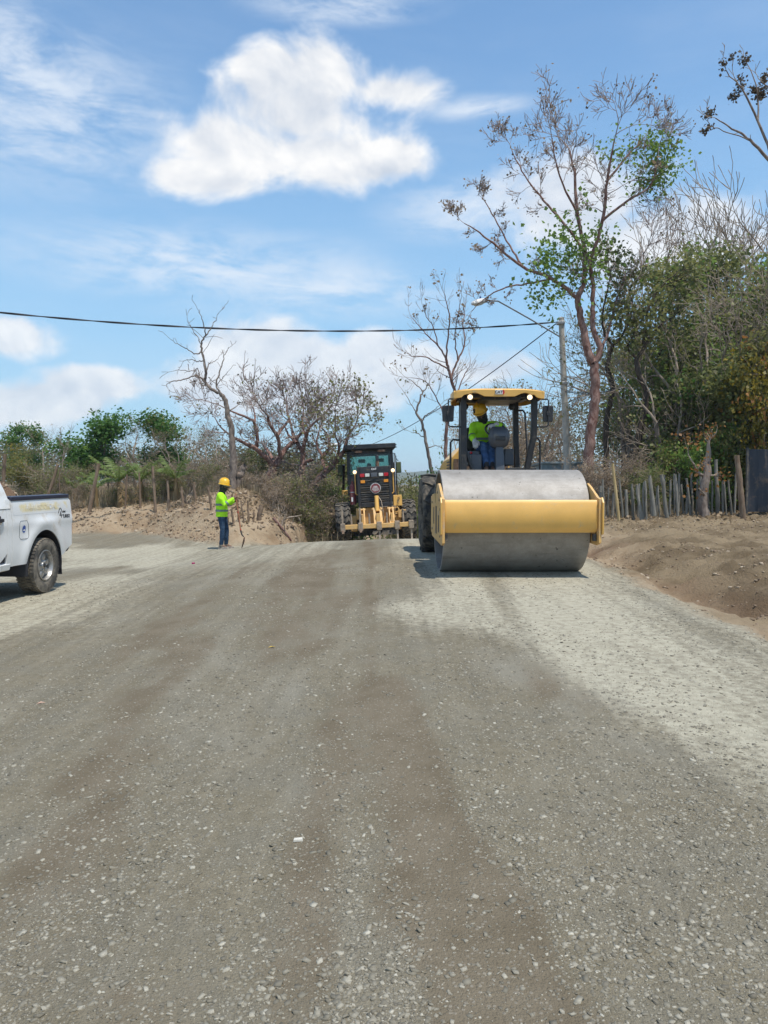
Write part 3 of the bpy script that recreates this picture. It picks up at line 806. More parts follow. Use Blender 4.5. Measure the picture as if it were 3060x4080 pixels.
    zt = lambda x: 2.80 - .035 * (abs(x) / .72) ** 4
    cm = MB(); rings = []
    for x, z in zb:
        yf = .70 + .05 * (abs(x) / .72) ** 3
        rings.append([(x, yf, z), (x, yf - .006, zt(x) - .02), (x, yf + .02, zt(x)), (x, yf + .05, zt(x)), (x, yf + .05, zt(x) - .03), (x, yf + .028, z)])
    cm.loft(rings)
    top = MB()
    # domed roof sheet with chamfered rear corners
    rings = []
    for (y, w, dz) in ((.735, .700, 0), (1.0, .712, .010), (1.4, .700, .014), (1.8, .645, .006), (2.06, .54, -.012)):
        ring = []
        for u in (-1, -.8, -.4, 0, .4, .8, 1):
            ring.append((u * w, y, zt(u * .72) + dz))
        ring += [(p[0], p[1], p[2] - .03) for p in ring[::-1]]
        rings.append(ring)
    top.loft(rings)
    roof = top.build('canopy_roof', Mt['yellow'], t, smooth=True, angle=40)
    cm.build('front_lip', Mt['yellow'], roof, bevel=.004)
    for s in (-1, 1):
        lm = MB(); rings = []
        for (y, w, zl) in ((.75, .690, 2.645), (1.0, .712, 2.645), (1.4, .700, 2.64), (1.8, .645, 2.64), (2.05, .54, 2.65)):
            rings.append([(s * (w - .022), y, zl), (s * w, y, zl), (s * w, y, 2.755), (s * (w - .022), y, 2.755)])
        lm.loft(rings).build('side_lip', Mt['yellow'], roof, bevel=.004)
    MB().box(-.535, .535, 2.03, 2.055, 2.66, 2.765).build('rear_lip', Mt['yellow'], roof, bevel=.004)
    MB().box(-.24, .38, .90, 1.78, 2.64, 2.70).build('roof_liner', Mt['black'], t, bevel=.015)
    cb = MB().box(-.62, .62, .94, 1.05, 2.685, 2.745); cb.box(-.50, .52, 1.80, 1.89, 2.685, 2.745); cb.box(-.56, -.48, 1.05, 1.80, 2.69, 2.745); cb.box(.5, .58, 1.05, 1.80, 2.69, 2.745)
    cb.build('roof_frame', Mt['black'], t, bevel=.006)
    bd = MB().box(-.075, .06, .684, .694, 2.705, 2.775).build('badge', Mt['white_decal'], roof, bevel=.003)
    lettering('CAT', .062, Mt['black_decal'], bd, face_minus_y(-.02, .682, 2.74), bold=.0015)
    MB().prism([(.042, 2.705), (.060, 2.705), (.074, 2.74), (.060, 2.775), (.042, 2.775)], .680, .690, 'y').build('badge_stripe', Mt['red_decal'], bd)
    for x in (-.455, .495):
        lp = MB().lathe([(-.01, .005), (0, .055), (.05, .062), (.07, .04), (.07, .005)], (x, .80, 2.672), 'y', 20).build('work_lamp', Mt['black'], t, smooth=True)
        MB().lathe([(-.022, .004), (-.018, .024), (-.010, .038), (.004, .041), (.004, .004)], (x, .79, 2.672), 'y', 20).build('lens', Mt['lamp_on'], lp, smooth=True)
    for x in (-.42, .36):
        MB().ball((x, 1.6, 2.60), (.05, .05, .06)).build('dome_lamp', Mt['black'], t, smooth='all')
    # mirrors
    def mirror(s, x0, x1, z0, z1, y):
        cx, cz = (x0 + x1) / 2, (z0 + z1) / 2
        mr = bpy.data.objects.new('mirror', None); COL.objects.link(mr); mr.parent = t
        ol = [(x0 + .02, z0), (x1 - .02, z0), (x1 - .008, z0 + .02), (x1, z1 - .02), (x1 - .015, z1), (x0 + .015, z1), (x0, z1 - .02), (x0 + .008, z0 + .02)]
        MB().prism(ol, y, y + .045, 'y').build('mirror_back', Mt['black'], mr, bevel=.012)
        MB().prism([(cx + (a - cx) * .9, cz + (b_ - cz) * .92) for a, b_ in ol], y + .046, y + .050, 'y').build('mirror_glass', Mt['chrome'], mr)
        MB().box(cx - .028, cx + .028, y - .03, y, cz - .03, cz + .03).build('mirror_clamp', Mt['black'], mr, bevel=.006)
        px = s * .60 if s > 0 else -.535
        MB().tube([(px, 1.0, 2.58), (px + s * .07, .98, 2.64), (px + s * .10, .96, 2.655), (cx - s * .02, y - .02, 2.655), (cx, y - .02, 2.63), (cx, y - .02, 2.24), (cx + -s * .03, y - .02, 2.215), (px, 1.0, 2.215)], .012, 8).build('mirror_bracket', Mt['black'], mr, smooth=True)
    mirror(-1, -.885, -.690, 2.295, 2.555, .93)
    mirror(1, .735, .91, 2.295, 2.555, .93)
    # operator station
    col = MB(); rings = []
    for (y, z, w, d) in ((1.06, 1.46, .075, .06), (1.10, 1.75, .070, .055), (1.16, 1.98, .055, .05)):
        rings.append([(a * w + .02, y + b_ * d, z) for a, b_ in ((-1, -1), (1, -1), (1, 1), (-1, 1))])
    col.loft(rings).build('steering_column', Mt['grey_plastic'], t, bevel=.014)
    pod = MB(); rings = []
    for (z, yf, yb, w) in ((1.88, 1.10, 1.22, .085), (1.93, 1.05, 1.27, .145), (2.03, 1.01, 1.29, .172), (2.09, 1.0, 1.30, .172), (2.16, 1.04, 1.30, .155), (2.225, 1.12, 1.29, .115), (2.235, 1.16, 1.27, .09)):
        rings.append([(.02 + a * w, yf + (yb - yf) * b_, z) for a, b_ in ((-.62, 0), (.62, 0), (.93, .2), (1, .6), (.8, 1), (-.8, 1), (-1, .6), (-.93, .2))])
    pod.loft(rings).build('console_pod', Mt['grey_plastic'], t, smooth=True, angle=40)
    MB().box(-.06, .10, .995, 1.02, 2.0, 2.07).build('console_black_panel', Mt['black'], t, bevel=.008)  # black box set slightly proud of the pod front
    sw = MB(); cen = Vector((.0, 1.24, 2.17)); ux = Vector((1, 0, -.12)).normalized(); uy = Vector((0, .72, .60)).normalized()
    ring = [cen + ux * .19 * math.cos(a) + uy * .19 * math.sin(a) for a in [2 * math.pi * k / 28 for k in range(29)]]
    sw.tube(ring, .0155, 8, cap=False)
    for a in (.5, 2.6, 4.7): sw.tube([cen, cen + ux * .19 * math.cos(a) + uy * .19 * math.sin(a)], .011, 6)
    sw.build('steering_wheel', Mt['black'], t, smooth=True)
    st = MB().box(-.42, .12, 1.62, 2.08, 1.72, 1.86); st.box(-.40, .10, 1.98, 2.10, 1.86, 2.28); st.box(-.34, .04, 1.7, 2.0, 1.46, 1.72)
    st.build('seat', Mt['black'], t, bevel=.035, seg=3)
    sd = MB().box(-.46, -.27, 1.28, 1.95, 1.60, 1.84); sd.box(-.44, -.26, 1.14, 1.32, 1.46, 1.78)
    sd.build('side_console', Mt['grey_plastic'], t, bevel=.02)
    sd = MB().box(.14, .30, 1.3, 1.95, 1.60, 1.88); sd.build('side_console', Mt['grey_plastic'], t, bevel=.02)
    MB().tube([(-.345, 1.32, 1.80), (-.345, 1.31, 1.93), (-.345, 1.30, 1.99)], [.014, .012, .022], 8).build('drive_lever', Mt['black'], t, smooth=True)
    MB().ball((-.42, 1.25, 1.81), .022).build('stop_button', Mt['tail_red'], t, smooth='all')
    for o in t.children:
        if o.name.split('.')[0] in ('steering_column', 'console_pod', 'console_black_panel', 'steering_wheel', 'seat', 'side_console', 'drive_lever', 'stop_button'): o.location.x += .05
    return t
ROLLER = build_roller()
# ------------------------------------------------------------------ motor grader seen from behind
def build_grader():
    gx, gy = -.27, 25.5
    t = thing('motor_grader', 'yellow and black motor grader seen from behind with ripper and dark cab', 'motor grader', (gx, gy, -.39), 0, None, (R(-1.2), R(-2.9), R(3.0)))
    Rt = .685
    # tandem wheels
    for s in (-1, 1):
        MB().box(s * .60, s * .82, -1.15, 1.15, .42, .92).build('tandem_case', Mt['yellow_dusty'], t, bevel=.04)
        for y in (-.76, .76):
            w = bpy.data.objects.new('rear_wheel', None); COL.objects.link(w); w.parent = t
            shift(tyre_mesh(Rt, .49, .33, 40, .045, 20, 'zigzag'), s * 1.04, y, Rt).build('tyre', Mt['rubber'], w, smooth=True, angle=28)
            MB().lathe([(s * 1.06 - s * .18, .335), (s * 1.06 + s * .16, .335), (s * 1.06 + s * .10, .28), (s * 1.06 + s * .02, .22), (s * 1.06 + s * .05, .02)], (0, y, Rt), n=24).build('rim', Mt['yellow_dusty'], w, smooth=True)
    # rear frame and engine block
    fr = MB().box(-.50, .50, -1.30, 1.5, .62, 1.05); fr.box(-.62, .62, -1.28, -1.0, .80, 1.16)
    fr.build('rear_frame', Mt['yellow_dusty'], t, bevel=.02)
    MB().box(-.9, .9, -.35, .35, .50, .78).build('axle_housing', Mt['black_dusty'], t, bevel=.03)
    hood = MB().box(-.50, .50, -1.28, 1.35, 1.18, 2.42).build('engine_hood', Mt['black_dusty'], t, bevel=.03)
    # radiator guard with louvres
    gp = MB()
    gp.box(-.535, -.45, -1.40, -1.285, 1.18, 2.45); gp.box(.45, .535, -1.40, -1.285, 1.18, 2.45)
    gp.box(-.45, .45, -1.40, -1.285, 2.20, 2.45); gp.box(-.45, .45, -1.40, -1.285, 1.18, 1.32)
    guard = gp.build('radiator_guard', Mt['black'], t, bevel=.012)
    MB().box(-.45, .45, -1.31, -1.292, 1.32, 2.20).build('radiator_mesh', Mt['black_dusty'], guard)
    for i in range(9):
        z = 1.36 + i * .07 if i < 8 else 2.0
        Mx = Matrix.Translation((0, -1.36, z)) @ Matrix.Rotation(R(-28), 4, 'X')
        MB().box(-.447, .447, -.03, .03, -.006, .006, Mx).build('louvre', Mt['black_dusty'], guard)
    for i in range(4):
        MB().box(-.447, .447, -1.392, -1.372, 1.40 + i * .16, 1.425 + i * .16).build('guard_bar', Mt['black'], guard)
    for s in (-1, 1):
        MB().box(s * .375 - .07, s * .375 + .07, -1.425, -1.40, 2.13, 2.235).build('tail_lamp', Mt['tail_red'], t, bevel=.01)
        MB().box(s * .215 - .07, s * .215 + .07, -1.425, -1.40, 2.135, 2.235).build('reversing_lamp', Mt['white_lens'], t, bevel=.01)
        MB().box(s * .365 - .07, s * .365 + .07, -1.412, -1.400, 1.94, 2.03).build('reflector', Mt['amber'], t, bevel=.006)
        MB().lathe([(-.02, .01), (-.01, .045), (.05, .06), (.09, .05), (.10, .01)], (s * .60, -1.30, 2.30), 'y', 18).build('lamp_housing', Mt['black'], t, smooth=True)
        MB().lathe([(-.035, .006), (-.03, .035), (-.016, .056), (0, .058), (0, .006)], (s * .60, -1.315, 2.30), 'y', 18).build('lamp_lens', Mt['lamp_on_orange'], t, smooth=True)
        MB().tube([(s * .60, -1.25, 2.28), (s * .60, -1.25, 1.62), (s * .545, -1.25, 1.58)], .018, 8).build('guard_rail', Mt['yellow'], t, smooth=True)
    MB().box(-.10, .10, -1.43, -1.40, 2.12, 2.25).build('camera_box', Mt['grey_plastic'], t, bevel=.01)
    bd = MB().box(-.075, .085, -1.412, -1.400, 2.325, 2.405).build('badge', Mt['black_decal'], t)
    lettering('CAT', .085, Mt['white_decal'], bd, face_minus_y(.0, -1.414, 2.365), bold=.002)
    # round road-safety sign
    sg = MB().lathe([(-.010, .16), (-.010, .005), (.006, .005), (.006, .165), (-.006, .165)], (.02, -1.47, 1.765), 'y', 40).build('round_sign', Mt['white_decal'], t, smooth=True)
    MB().lathe([(-.003, .145), (-.003, .004), (.002, .004), (.002, .145)], (.02, -1.483, 1.765), 'y', 40).build('sign_face', pm('faded_pink_red_sign', (.36, .085, .095), .6, 0, .12, 9, ((.42, .24, .22), .4, 9)), sg, smooth=True)
    rng = random.Random(4)
    for i, (z, w) in enumerate(((1.83, .09), (1.80, .14), (1.765, .20), (1.735, .22), (1.71, .20), (1.68, .15))):
        x = .02 - w / 2
        while x < .02 + w / 2 - .01:
            l = rng.uniform(.012, .035)
            MB().box(x, min(x + l, .02 + w / 2), -1.4895, -1.4865, z - (.013 if i == 1 else .006), z + (.013 if i == 1 else .006)).build('sign_print', Mt['white_decal'], sg)
            x += l + .007
    # fire extinguisher
    ex = MB().lathe([(-.34, .01), (-.34, .10), (.22, .10), (.30, .07), (.32, .03), (.40, .03), (.40, .005)], (-.69, -1.1, 1.62), 'z', 20).build('fire_extinguisher', pm('dark_red_paint', (.16, .018, .02), .5, 0, .15, 8, ((.22, .15, .12), .5, 8)), t, smooth=True)
    MB().lathe([(0, .1025), (0, .08), (.03, .08), (.03, .1025)], (-.69, -1.1, 1.66), 'z', 20, True).build('clamp_band', Mt['galv'], ex, smooth=True)
    MB().box(-.745, -.695, -1.204, -1.199, 1.38, 1.52).build('extinguisher_label', Mt['white_decal'], ex)
    # yellow step box, hook and tow shackle
    MB().box(.57, .84, -1.36, -1.05, 1.18, 1.52).build('battery_box', Mt['yellow'], t, bevel=.012)
    hk = [(.70, -1.38, 1.42), (.75, -1.38, 1.45), (.76, -1.38, 1.40), (.70, -1.38, 1.33), (.69, -1.38, 1.28), (.73, -1.38, 1.25)]
    MB().tube(hk, .012, 6).build('hook', Mt['rust'], t, smooth=True)
    MB().tube([(.60, -1.45, 1.12), (.68, -1.5, 1.14), (.72, -1.5, 1.06), (.68, -1.5, .99), (.61, -1.45, 1.0)], .02, 8).build('tow_shackle', Mt['yellow_dusty'], t, smooth=True)
    MB().box(.70, .95, -1.32, -1.05, .80, 1.05).build('tool_step', Mt['yellow_dusty'], t, bevel=.015)
    # ripper: linkage, cross beam and shanks
    for x0, x1 in ((-.52, -.36), (-.10, .17), (.38, .54)):
        br = [(-1.30, 1.10), (-1.44, 1.16), (-1.62, 1.16), (-1.92, .84), (-2.02, .60), (-1.92, .52), (-1.75, .56), (-1.55, .72), (-1.30, .70)]
        w = (x1 - x0)
        for a, b_ in ((x0, x0 + w * .28), (x1 - w * .28, x1)):
            MB().prism(br, a, b_).build('ripper_bracket', Mt['yellow_dusty'], t, bevel=.01)
        MB().box(x0 + w * .28, x1 - w * .28, -1.98, -1.62, .60, .98).build('bracket_plate', Mt['yellow_dusty'], t, bevel=.01)
        MB().lathe([(x0 - .03, .045), (x1 + .03, .045)], (0, -1.52, 1.10), n=14).build('pivot_pin', Mt['yellow_dusty'], t, smooth=True)
    MB().tube([(.03, -1.70, 1.05), (.03, -1.58, 1.52)], .066, 16).build('ripper_cylinder', Mt['yellow'], t, smooth=True)
    MB().tube([(.09, -1.58, 1.50), (.17, -1.70, 1.35), (.20, -1.75, 1.1), (.22, -1.75, .85), (.2, -1.7, .75)], .014, 8).build('hydraulic_hose', Mt['bare_steel'], t, smooth=True)
    MB().box(-1.14, 1.10, -2.12, -1.96, .54, .68).build('ripper_beam', Mt['yellow_dusty'], t, bevel=.012)
    for i, x in enumerate((-1.06, -.52, .05, .60, 1.03)):
        MB().box(x - .075, x + .075, -2.17, -1.93, .48, .73).build('shank_holder', Mt['bare_steel'], t, bevel=.015)
        up = (.50, .52, .05, .03, -.02)[i]
        m_ = MB(); rings = []
        for (y, z, w) in ((-2.06, .66 + up, .030), (-2.07, .40 + up * .8, .030), (-2.08, .20 + up * .8, .028), (-2.16, .06 + up * .8, .020)):
            rings.append([(x + a * w, y + b_ * .045, z) for a, b_ in ((-1, -1), (1, -1), (1, 1), (-1, 1))])
        sk = m_.loft(rings).build('ripper_shank', Mt['bare_steel'], t, bevel=.006)
        tm = MB(); tm.loft([[(x + a * .040, -2.17 + b_ * .05, .12 + up * .8) for a, b_ in ((-1, -1), (1, -1), (1, 1), (-1, 1))], [(x + a * .034, -2.25 + b_ * .03, -.02 + up * .8 + .04) for a, b_ in ((-1, -1), (1, -1), (1, 1), (-1, 1))]])
        tm.build('shank_tip', Mt['rust'], sk, bevel=.005)
    for x in (-.79, -.24, .30, .80):
        MB().tube([(x, -2.04, .66), (x, -2.04, 1.0)], [.03, .024], 8).build('spare_shank_pin', Mt['bare_steel'], t, smooth=True)
    # exhaust stack on the hood
    MB().lathe([(0, .065), (.26, .065), (.27, .05), (.32, .05), (.32, .01)], (.20, .4, 2.40), 'z', 18).build('exhaust_stack', Mt['rust'], t, smooth=True)
    MB().lathe([(0, .052), (.18, .058), (.2, .045), (.2, .01)], (.20, .38, 2.70), 'z', 18).build('exhaust_tip', Mt['black'], t, smooth=True)
    # cab
    y0, y1, w0, w1, zb, zt = 1.45, 2.95, .80, .76, 1.35, 3.12
    cab = MB()
    for s in (-1, 1):
        for y in (y0, (y0 + y1) / 2 + .1, y1):
            cab.loft([[(s * w0 + a * .045, y + b_ * .045, zb) for a, b_ in ((-1, -1), (1, -1), (1, 1), (-1, 1))], [(s * w1 + a * .045, y + b_ * .045, zt) for a, b_ in ((-1, -1), (1, -1), (1, 1), (-1, 1))]])
        cab.box(s * .80 - .05, s * .80 + .05, y0, y1, zb - .05, zb + .10)
    cab.box(-.80, .80, y0 - .04, y0 + .04, zb, 2.30); cab.box(-.78, .78, y0 - .045, y0 + .045, 3.0, zt); cab.box(-.78, .78, y1 - .045, y1 + .045, 3.0, zt); cab.box(-.8, .8, y1 - .04, y1 + .04, zb, 1.75)
    cab.box(-.79, .79, y0 + .05, y1 - .05, zb - .05, zb)
    cab.build('cab_frame', Mt['black'], t, bevel=.012)
    gl = glass('tinted_cab_glass', (.60, .76, .73))
    gls = glass('side_cab_glass', (.60, .72, .68))
    MB().box(-.73, .73, y0 - .008, y0 + .008, 2.31, 2.99).build('rear_window', gl, t)
    MB().box(-.73, .73, y1 - .008, y1 + .008, 1.76, 2.99).build('windscreen', gl, t)
    for s in (-1, 1):
        for (a, b_) in ((y0 + .05, 2.25), (2.36, y1 - .05)):
            MB().box(s * .775 - .006, s * .775 + .006, a, b_, zb + .11, 3.05).build('side_window', gls, t)
    # window seal drawn as a thin frame proud of the cab
    fm = MB(); fm.tube([(-.70, y0 - .055, 2.33), (-.715, y0 - .055, 2.95), (-.68, y0 - .055, 3.005), (.68, y0 - .055, 3.005), (.715, y0 - .055, 2.95), (.70, y0 - .055, 2.33)], .014, 6); fm.build('window_seal', Mt['grey_plastic'], t, smooth=True)
    rf = MB(); rf.loft([[(-.86, 1.20, 3.13), (.86, 1.20, 3.13), (.86, 3.1, 3.13), (-.86, 3.1, 3.13)], [(-.90, 1.12, 3.17), (.90, 1.12, 3.17), (.90, 3.15, 3.17), (-.90, 3.15, 3.17)], [(-.90, 1.12, 3.33), (.90, 1.12, 3.33), (.90, 3.15, 3.33), (-.90, 3.15, 3.33)]])
    rf.build('cab_roof', Mt['black'], t, bevel=.02)
    for x in (-.40, .40):
        lb = MB().box(x - .13, x + .13, 1.15, 1.22, 3.045, 3.125).build('roof_lamp', Mt['rust'], t, bevel=.008)
        for k in range(3):
            MB().tube([(x - .1 + k * .1, 1.15, 3.03), (x - .1 + k * .1, 1.15, 3.14)], .007, 6).build('lamp_guard', Mt['black'], lb)
    for z in (3.28, 3.20):
        MB().box(.90, .95, 1.4, 1.48, z - .02, z + .02).build('roof_clip', Mt['black'], t)
    # inside: seat, steering console, mirrors
    st = MB().box(-.22, .22, 1.95, 2.35, 1.75, 1.95); st.box(-.21, .21, 1.86, 1.98, 1.95, 2.42); st.box(-.15, .15, 2.0, 2.3, 1.35, 1.75)
    st.build('seat', Mt['grey_plastic'], t, bevel=.05, seg=3)
    MB().box(-.18, .18, 2.55, 2.75, 1.35, 2.1).build('steering_console', Mt['black'], t, bevel=.03)
    gm = pm('green_mirror_face', (.10, .13, .05), .4, 0, .1, 8)  # flat green colour on the mirror glass faces
    for x in (-.26, .42):
        mr = MB().box(x - .13, x + .13, 2.70, 2.73, 2.76, 2.89).build('interior_mirror', Mt['black'], t, bevel=.03)
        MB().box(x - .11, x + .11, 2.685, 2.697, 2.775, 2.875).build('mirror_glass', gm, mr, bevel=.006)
    # outside mirrors
    for s in (-1, 1):
        mr = MB().box(s * 1.06 - .09, s * 1.06 + .09, 2.35, 2.40, 2.32, 2.72).build('side_mirror', Mt['black'], t, bevel=.03)
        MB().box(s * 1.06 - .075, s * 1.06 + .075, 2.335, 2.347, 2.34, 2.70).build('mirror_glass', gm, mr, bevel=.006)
        MB().tube([(s * .80, 2.45, 3.05), (s * .95, 2.43, 3.03), (s * .98, 2.42, 2.85), (s * 1.06, 2.40, 2.75)], .014, 8).build('mirror_arm', Mt['black'], t, smooth=True)
    # hydraulic hoses and lift cylinder on the right side
    MB().tube([(.92, 3.4, 2.75), (.95, 3.6, 2.2), (1.02, 3.9, 1.7)], .055, 12).build('lift_cylinder', Mt['black'], t, smooth=True)
    MB().tube([(1.02, 3.9, 1.7), (1.12, 4.1, .95)], .035, 12).build('lift_rod', Mt['galv'], t, smooth=True)
    MB().tube([(-.92, 3.4, 2.75), (-1.0, 3.9, 1.7), (-1.1, 4.1, .95)], .05, 12).build('lift_cylinder', Mt['black'], t, smooth=True)
    yb = MB().box(.70, 1.05, 3.75, 3.95, 1.62, 1.80); yb.box(.95, 1.1, 3.72, 3.98, 1.55, 1.88); yb.box(-1.05, -.70, 3.75, 3.95, 1.62, 1.80)
    yb.build('saddle_arm', Mt['yellow'], t, bevel=.03)
    MB().tube([(.84, 1.5, 1.4), (.86, 1.5, 3.0)], .02, 8).build('grab_rail', Mt['galv'], t, smooth=True)
    MB().tube([(.90, 1.62, 1.4), (.92, 1.62, 2.9)], .02, 8).build('grab_rail', Mt['black'], t, smooth=True)
    # front frame, circle, blade and front wheels
    MB().loft([[(-.18, 2.9, 1.1), (.18, 2.9, 1.1), (.18, 2.9, 1.6), (-.18, 2.9, 1.6)], [(-.18, 3.9, 1.55), (.18, 3.9, 1.55), (.18, 3.9, 2.0), (-.18, 3.9, 2.0)], [(-.16, 6.2, 1.05), (.16, 6.2, 1.05), (.16, 6.2, 1.4), (-.16, 6.2, 1.4)], [(-.16, 6.9, .8), (.16, 6.9, .8), (.16, 6.9, 1.3), (-.16, 6.9, 1.3)]]).build('front_frame', Mt['yellow_dusty'], t, bevel=.03)
    arc = [(3.75 + .12 * math.cos(a) * 1.6, .33 + .30 * math.sin(a)) for a in [R(q) for q in range(-80, 81, 20)]]
    MB().prism(arc + [(p[0] - .03, p[1]) for p in arc[::-1]], -1.65, 1.65).build('mouldboard', Mt['black_dusty'], t, bevel=.004)
    MB().lathe([(0, .62), (.10, .62), (.10, .5), (0, .5)], (0, 3.9, .72), 'z', 36, True).build('blade_circle', Mt['rust'], t, smooth=True)
    MB().box(-.9, .9, 6.4, 6.6, .55, .75).build('front_axle', Mt['yellow_dusty'], t, bevel=.02)
    for s in (-1, 1):
        w = bpy.data.objects.new('front_wheel', None); COL.objects.link(w); w.parent = t
        shift(tyre_mesh(Rt, .40, .33, 32, .04, 20, 'zigzag'), s * 1.04, 6.5, Rt).build('tyre', Mt['rubber_dust'], w, smooth=True, angle=28)
        MB().lathe([(s * 1.04 - s * .17, .335), (s * 1.04 + s * .15, .335), (s * 1.04 + s * .02, .22), (s * 1.04 + s * .05, .02)], (0, 6.5, Rt), n=24).build('rim', Mt['yellow_dusty'], w, smooth=True)
    return t
GRADER = build_grader()
# ------------------------------------------------------------------ white pickup (front towards the camera, left flank in view)
def build_pickup():
    wx, wy = -5.62, 10.80
    t = thing('pickup_truck', 'white double cab pickup truck parked on gravel with faded yellow stripe', 'pickup truck', (wx, wy, gz(-4.8, 10.8) + .004), R(-2.6))
    # local: x towards the road, y rearwards, z up; rear axle at y = 0
    HW = .865
    def bulge(z):                                   # half width of the body side at height z
        return HW - .035 * max(0, (z - 1.02) / .34) ** 2 - .05 * max(0, (.72 - z) / .35) ** 2 + .012 * math.exp(-((z - 1.0) / .06) ** 2)
    def panel(cols, nz, s, th=.02, flare=None):
        """cols: (y, zbottom, ztop) ; a skin with thickness on side s"""
        outer, inner = [], []
        for (y, zb_, zt_) in cols:
            ro, ri = [], []
            for k in range(nz + 1):
                z = zb_ + (zt_ - zb_) * k / nz
                x = bulge(z) + (flare(y, z) if flare else 0)
                ro.append((s * x, y, z)); ri.append((s * (x - th), y, z))
            outer.append(ro); inner.append(ri)
        rings = [o + i[::-1] for o, i in zip(outer, inner)]
        return MB().loft(rings)
    def arch(y, yc, r, base):                       # lower edge of a panel round a wheel
        d = abs(y - yc)
        return max(base, .385 + math.sqrt(max(0, r * r - d * d)) * 1.0) if d < r else base
    AR = .50
    def flare_bed(y, z):
        d = math.hypot(y, z - .40)
        return .028 * math.exp(-((d - .56) / .10) ** 2)
    for s in (1, -1):
        ys = sorted(set([round(v, 4) for v in np.linspace(-.86, .84, 62)] + [-AR, -AR + .002, AR - .002, AR]))
        cols = []
        for y in ys:
            base = .44 + (.02 if y < 0 else .20 * max(0, (y - .45) / .4)) if y < .45 else .46 + .16 * (y - .45) / .4
            top = 1.315 + .012 * (y + .86) / 1.7
            if y > .74: top -= .05 * ((y - .74) / .10) ** 2
            cols.append((y, arch(y, 0, AR, base), top))
        bs = panel(cols, 22, s, .03, flare_bed).build('bed_side', Mt['white_paint'], t, smooth=True, angle=50)
        MB().loft([[(s * (bulge(1.3) - .13), y, 1.305 + .012 * (y + .86) / 1.7), (s * (bulge(1.3) + .012), y, 1.305 + .012 * (y + .86) / 1.7), (s * (bulge(1.3) + .006), y, 1.362 + .012 * (y + .86) / 1.7), (s * (bulge(1.3) - .13), y, 1.368 + .012 * (y + .86) / 1.7)] for y in (-.85, -.3, .3, .80)]).build('bed_rail', Mt['navy_trim'], t, bevel=.012)
        # wheel well liner and mud flap
        ln = MB(); rings = []
        for k in range(19):
            a = R(-12 + k * 204 / 18)
            rings.append([(s * (HW + .005), AR * .985 * math.cos(a), .39 + AR * .985 * math.sin(a)), (s * .42, AR * .985 * math.cos(a), .39 + AR * .985 * math.sin(a)), (s * .42, AR * 1.02 * math.cos(a), .39 + AR * 1.02 * math.sin(a)), (s * (HW - .04), AR * 1.02 * math.cos(a), .39 + AR * 1.02 * math.sin(a))])
        ln.loft(rings).build('wheel_well', Mt['dark_trim'], t, smooth=True, angle=40)
        MB().loft([[(s * .60, .47, .62), (s * .855, .47, .62), (s * .855, .485, .62), (s * .60, .485, .62)], [(s * .60, .50, .20), (s * .862, .50, .20), (s * .862, .512, .20), (s * .60, .512, .20)]]).build('mud_flap', Mt['dark_trim'], t)
        # tail lamp wrapping the corner
        MB().loft([[(s * (bulge(z) - .10), .842, z), (s * (bulge(z) - .004), .842, z), (s * (bulge(z) - .012), .875, z), (s * (bulge(z) - .10), .892, z)] for z in (.80, .9, 1.05, 1.14)]).build('tail_lamp', Mt['tail_red'], t, bevel=.008)
    # tailgate, bumper, bed
    tg = MB(); tg.loft([[(-.76, .86, z), (.76, .86, z), (.76, .90, z), (-.76, .90, z)] for z in (.66, 1.0, 1.33)]); tg.build('tailgate', Mt['white_paint'], t, bevel=.015)
    MB().loft([[(-.80, .80, .50), (.80, .80, .50), (.74, .98, .50), (-.74, .98, .50)], [(-.84, .80, .68), (.84, .80, .68), (.78, 1.0, .68), (-.78, 1.0, .68)]]).build('rear_bumper', Mt['dark_trim'], t, bevel=.03)
    bd = MB().box(-.72, .72, -.86, .86, .84, .88); bd.box(-.76, .76, -.90, -.86, .80, 1.30); bd.box(.69, .73, -.86, .86, .88, 1.31); bd.box(-.73, -.69, -.86, .86, .88, 1.31)
    bd.build('bed_liner', Mt['navy_trim'], t)
    fr = MB().box(-.45, -.37, -3.9, .8, .45, .60); fr.box(.37, .45, -3.9, .8, .45, .60); fr.box(-.7, .7, -.09, .09, .30, .46); fr.box(-.4, .4, -3.6, -1.2, .42, .55); fr.box(-.4, .4, .3, .7, .45, .6)
    fr.build('chassis', Mt['rust'], t)
    # cab sides with doors (one wide opening filled by real door panels)
    HR = 1.05                                        # belt line
    for s in (1, -1):
        def cab_cols(y0, y1, n, fn): return [(y, *fn(y)) for y in np.linspace(y0, y1, n)]
        # rear door, front door, front wing
        def dfoot(y, a, b): return .50
        def rd(y):
            e = max(0, (y + 1.30) / .33)
            return (.50 + .16 * e * e + .0 * y, 1.20)
        rear_door = panel(cab_cols(-2.02, -.985, 22, rd), 16, s, .03).build('rear_door', Mt['white_paint'], t, smooth=True, angle=50)
        front_door = panel(cab_cols(-3.02, -2.028, 18, lambda y: (.50, 1.20)), 16, s, .03).build('front_door', Mt['white_paint'], t, smooth=True, angle=50)
        wing = [(y, arch(y, -3.46, AR, .52), 1.18 - .10 * max(0, (-3.1 - y)) ** 1.3) for y in np.linspace(-4.35, -3.028, 48)]
        panel(wing, 14, s, .03).build('front_wing', Mt['white_paint'], t, smooth=True, angle=50)
        # body behind the rear door down to the sill
        cor = []
        for y in np.linspace(-.978, -.872, 6): cor.append((y, .47, 1.33))
        panel(cor, 16, s, .03).build('cab_corner', Mt['white_paint'], t, smooth=True, angle=50)
        MB().loft([[(s * (HW - .10), y, .40), (s * (HW - .03), y, .42), (s * (HW - .012), y, .50), (s * (HW - .10), y, .54)] for y in (-3.0, -2, -1.0, -.88)]).build('sill', Mt['white_paint'], t, bevel=.01)
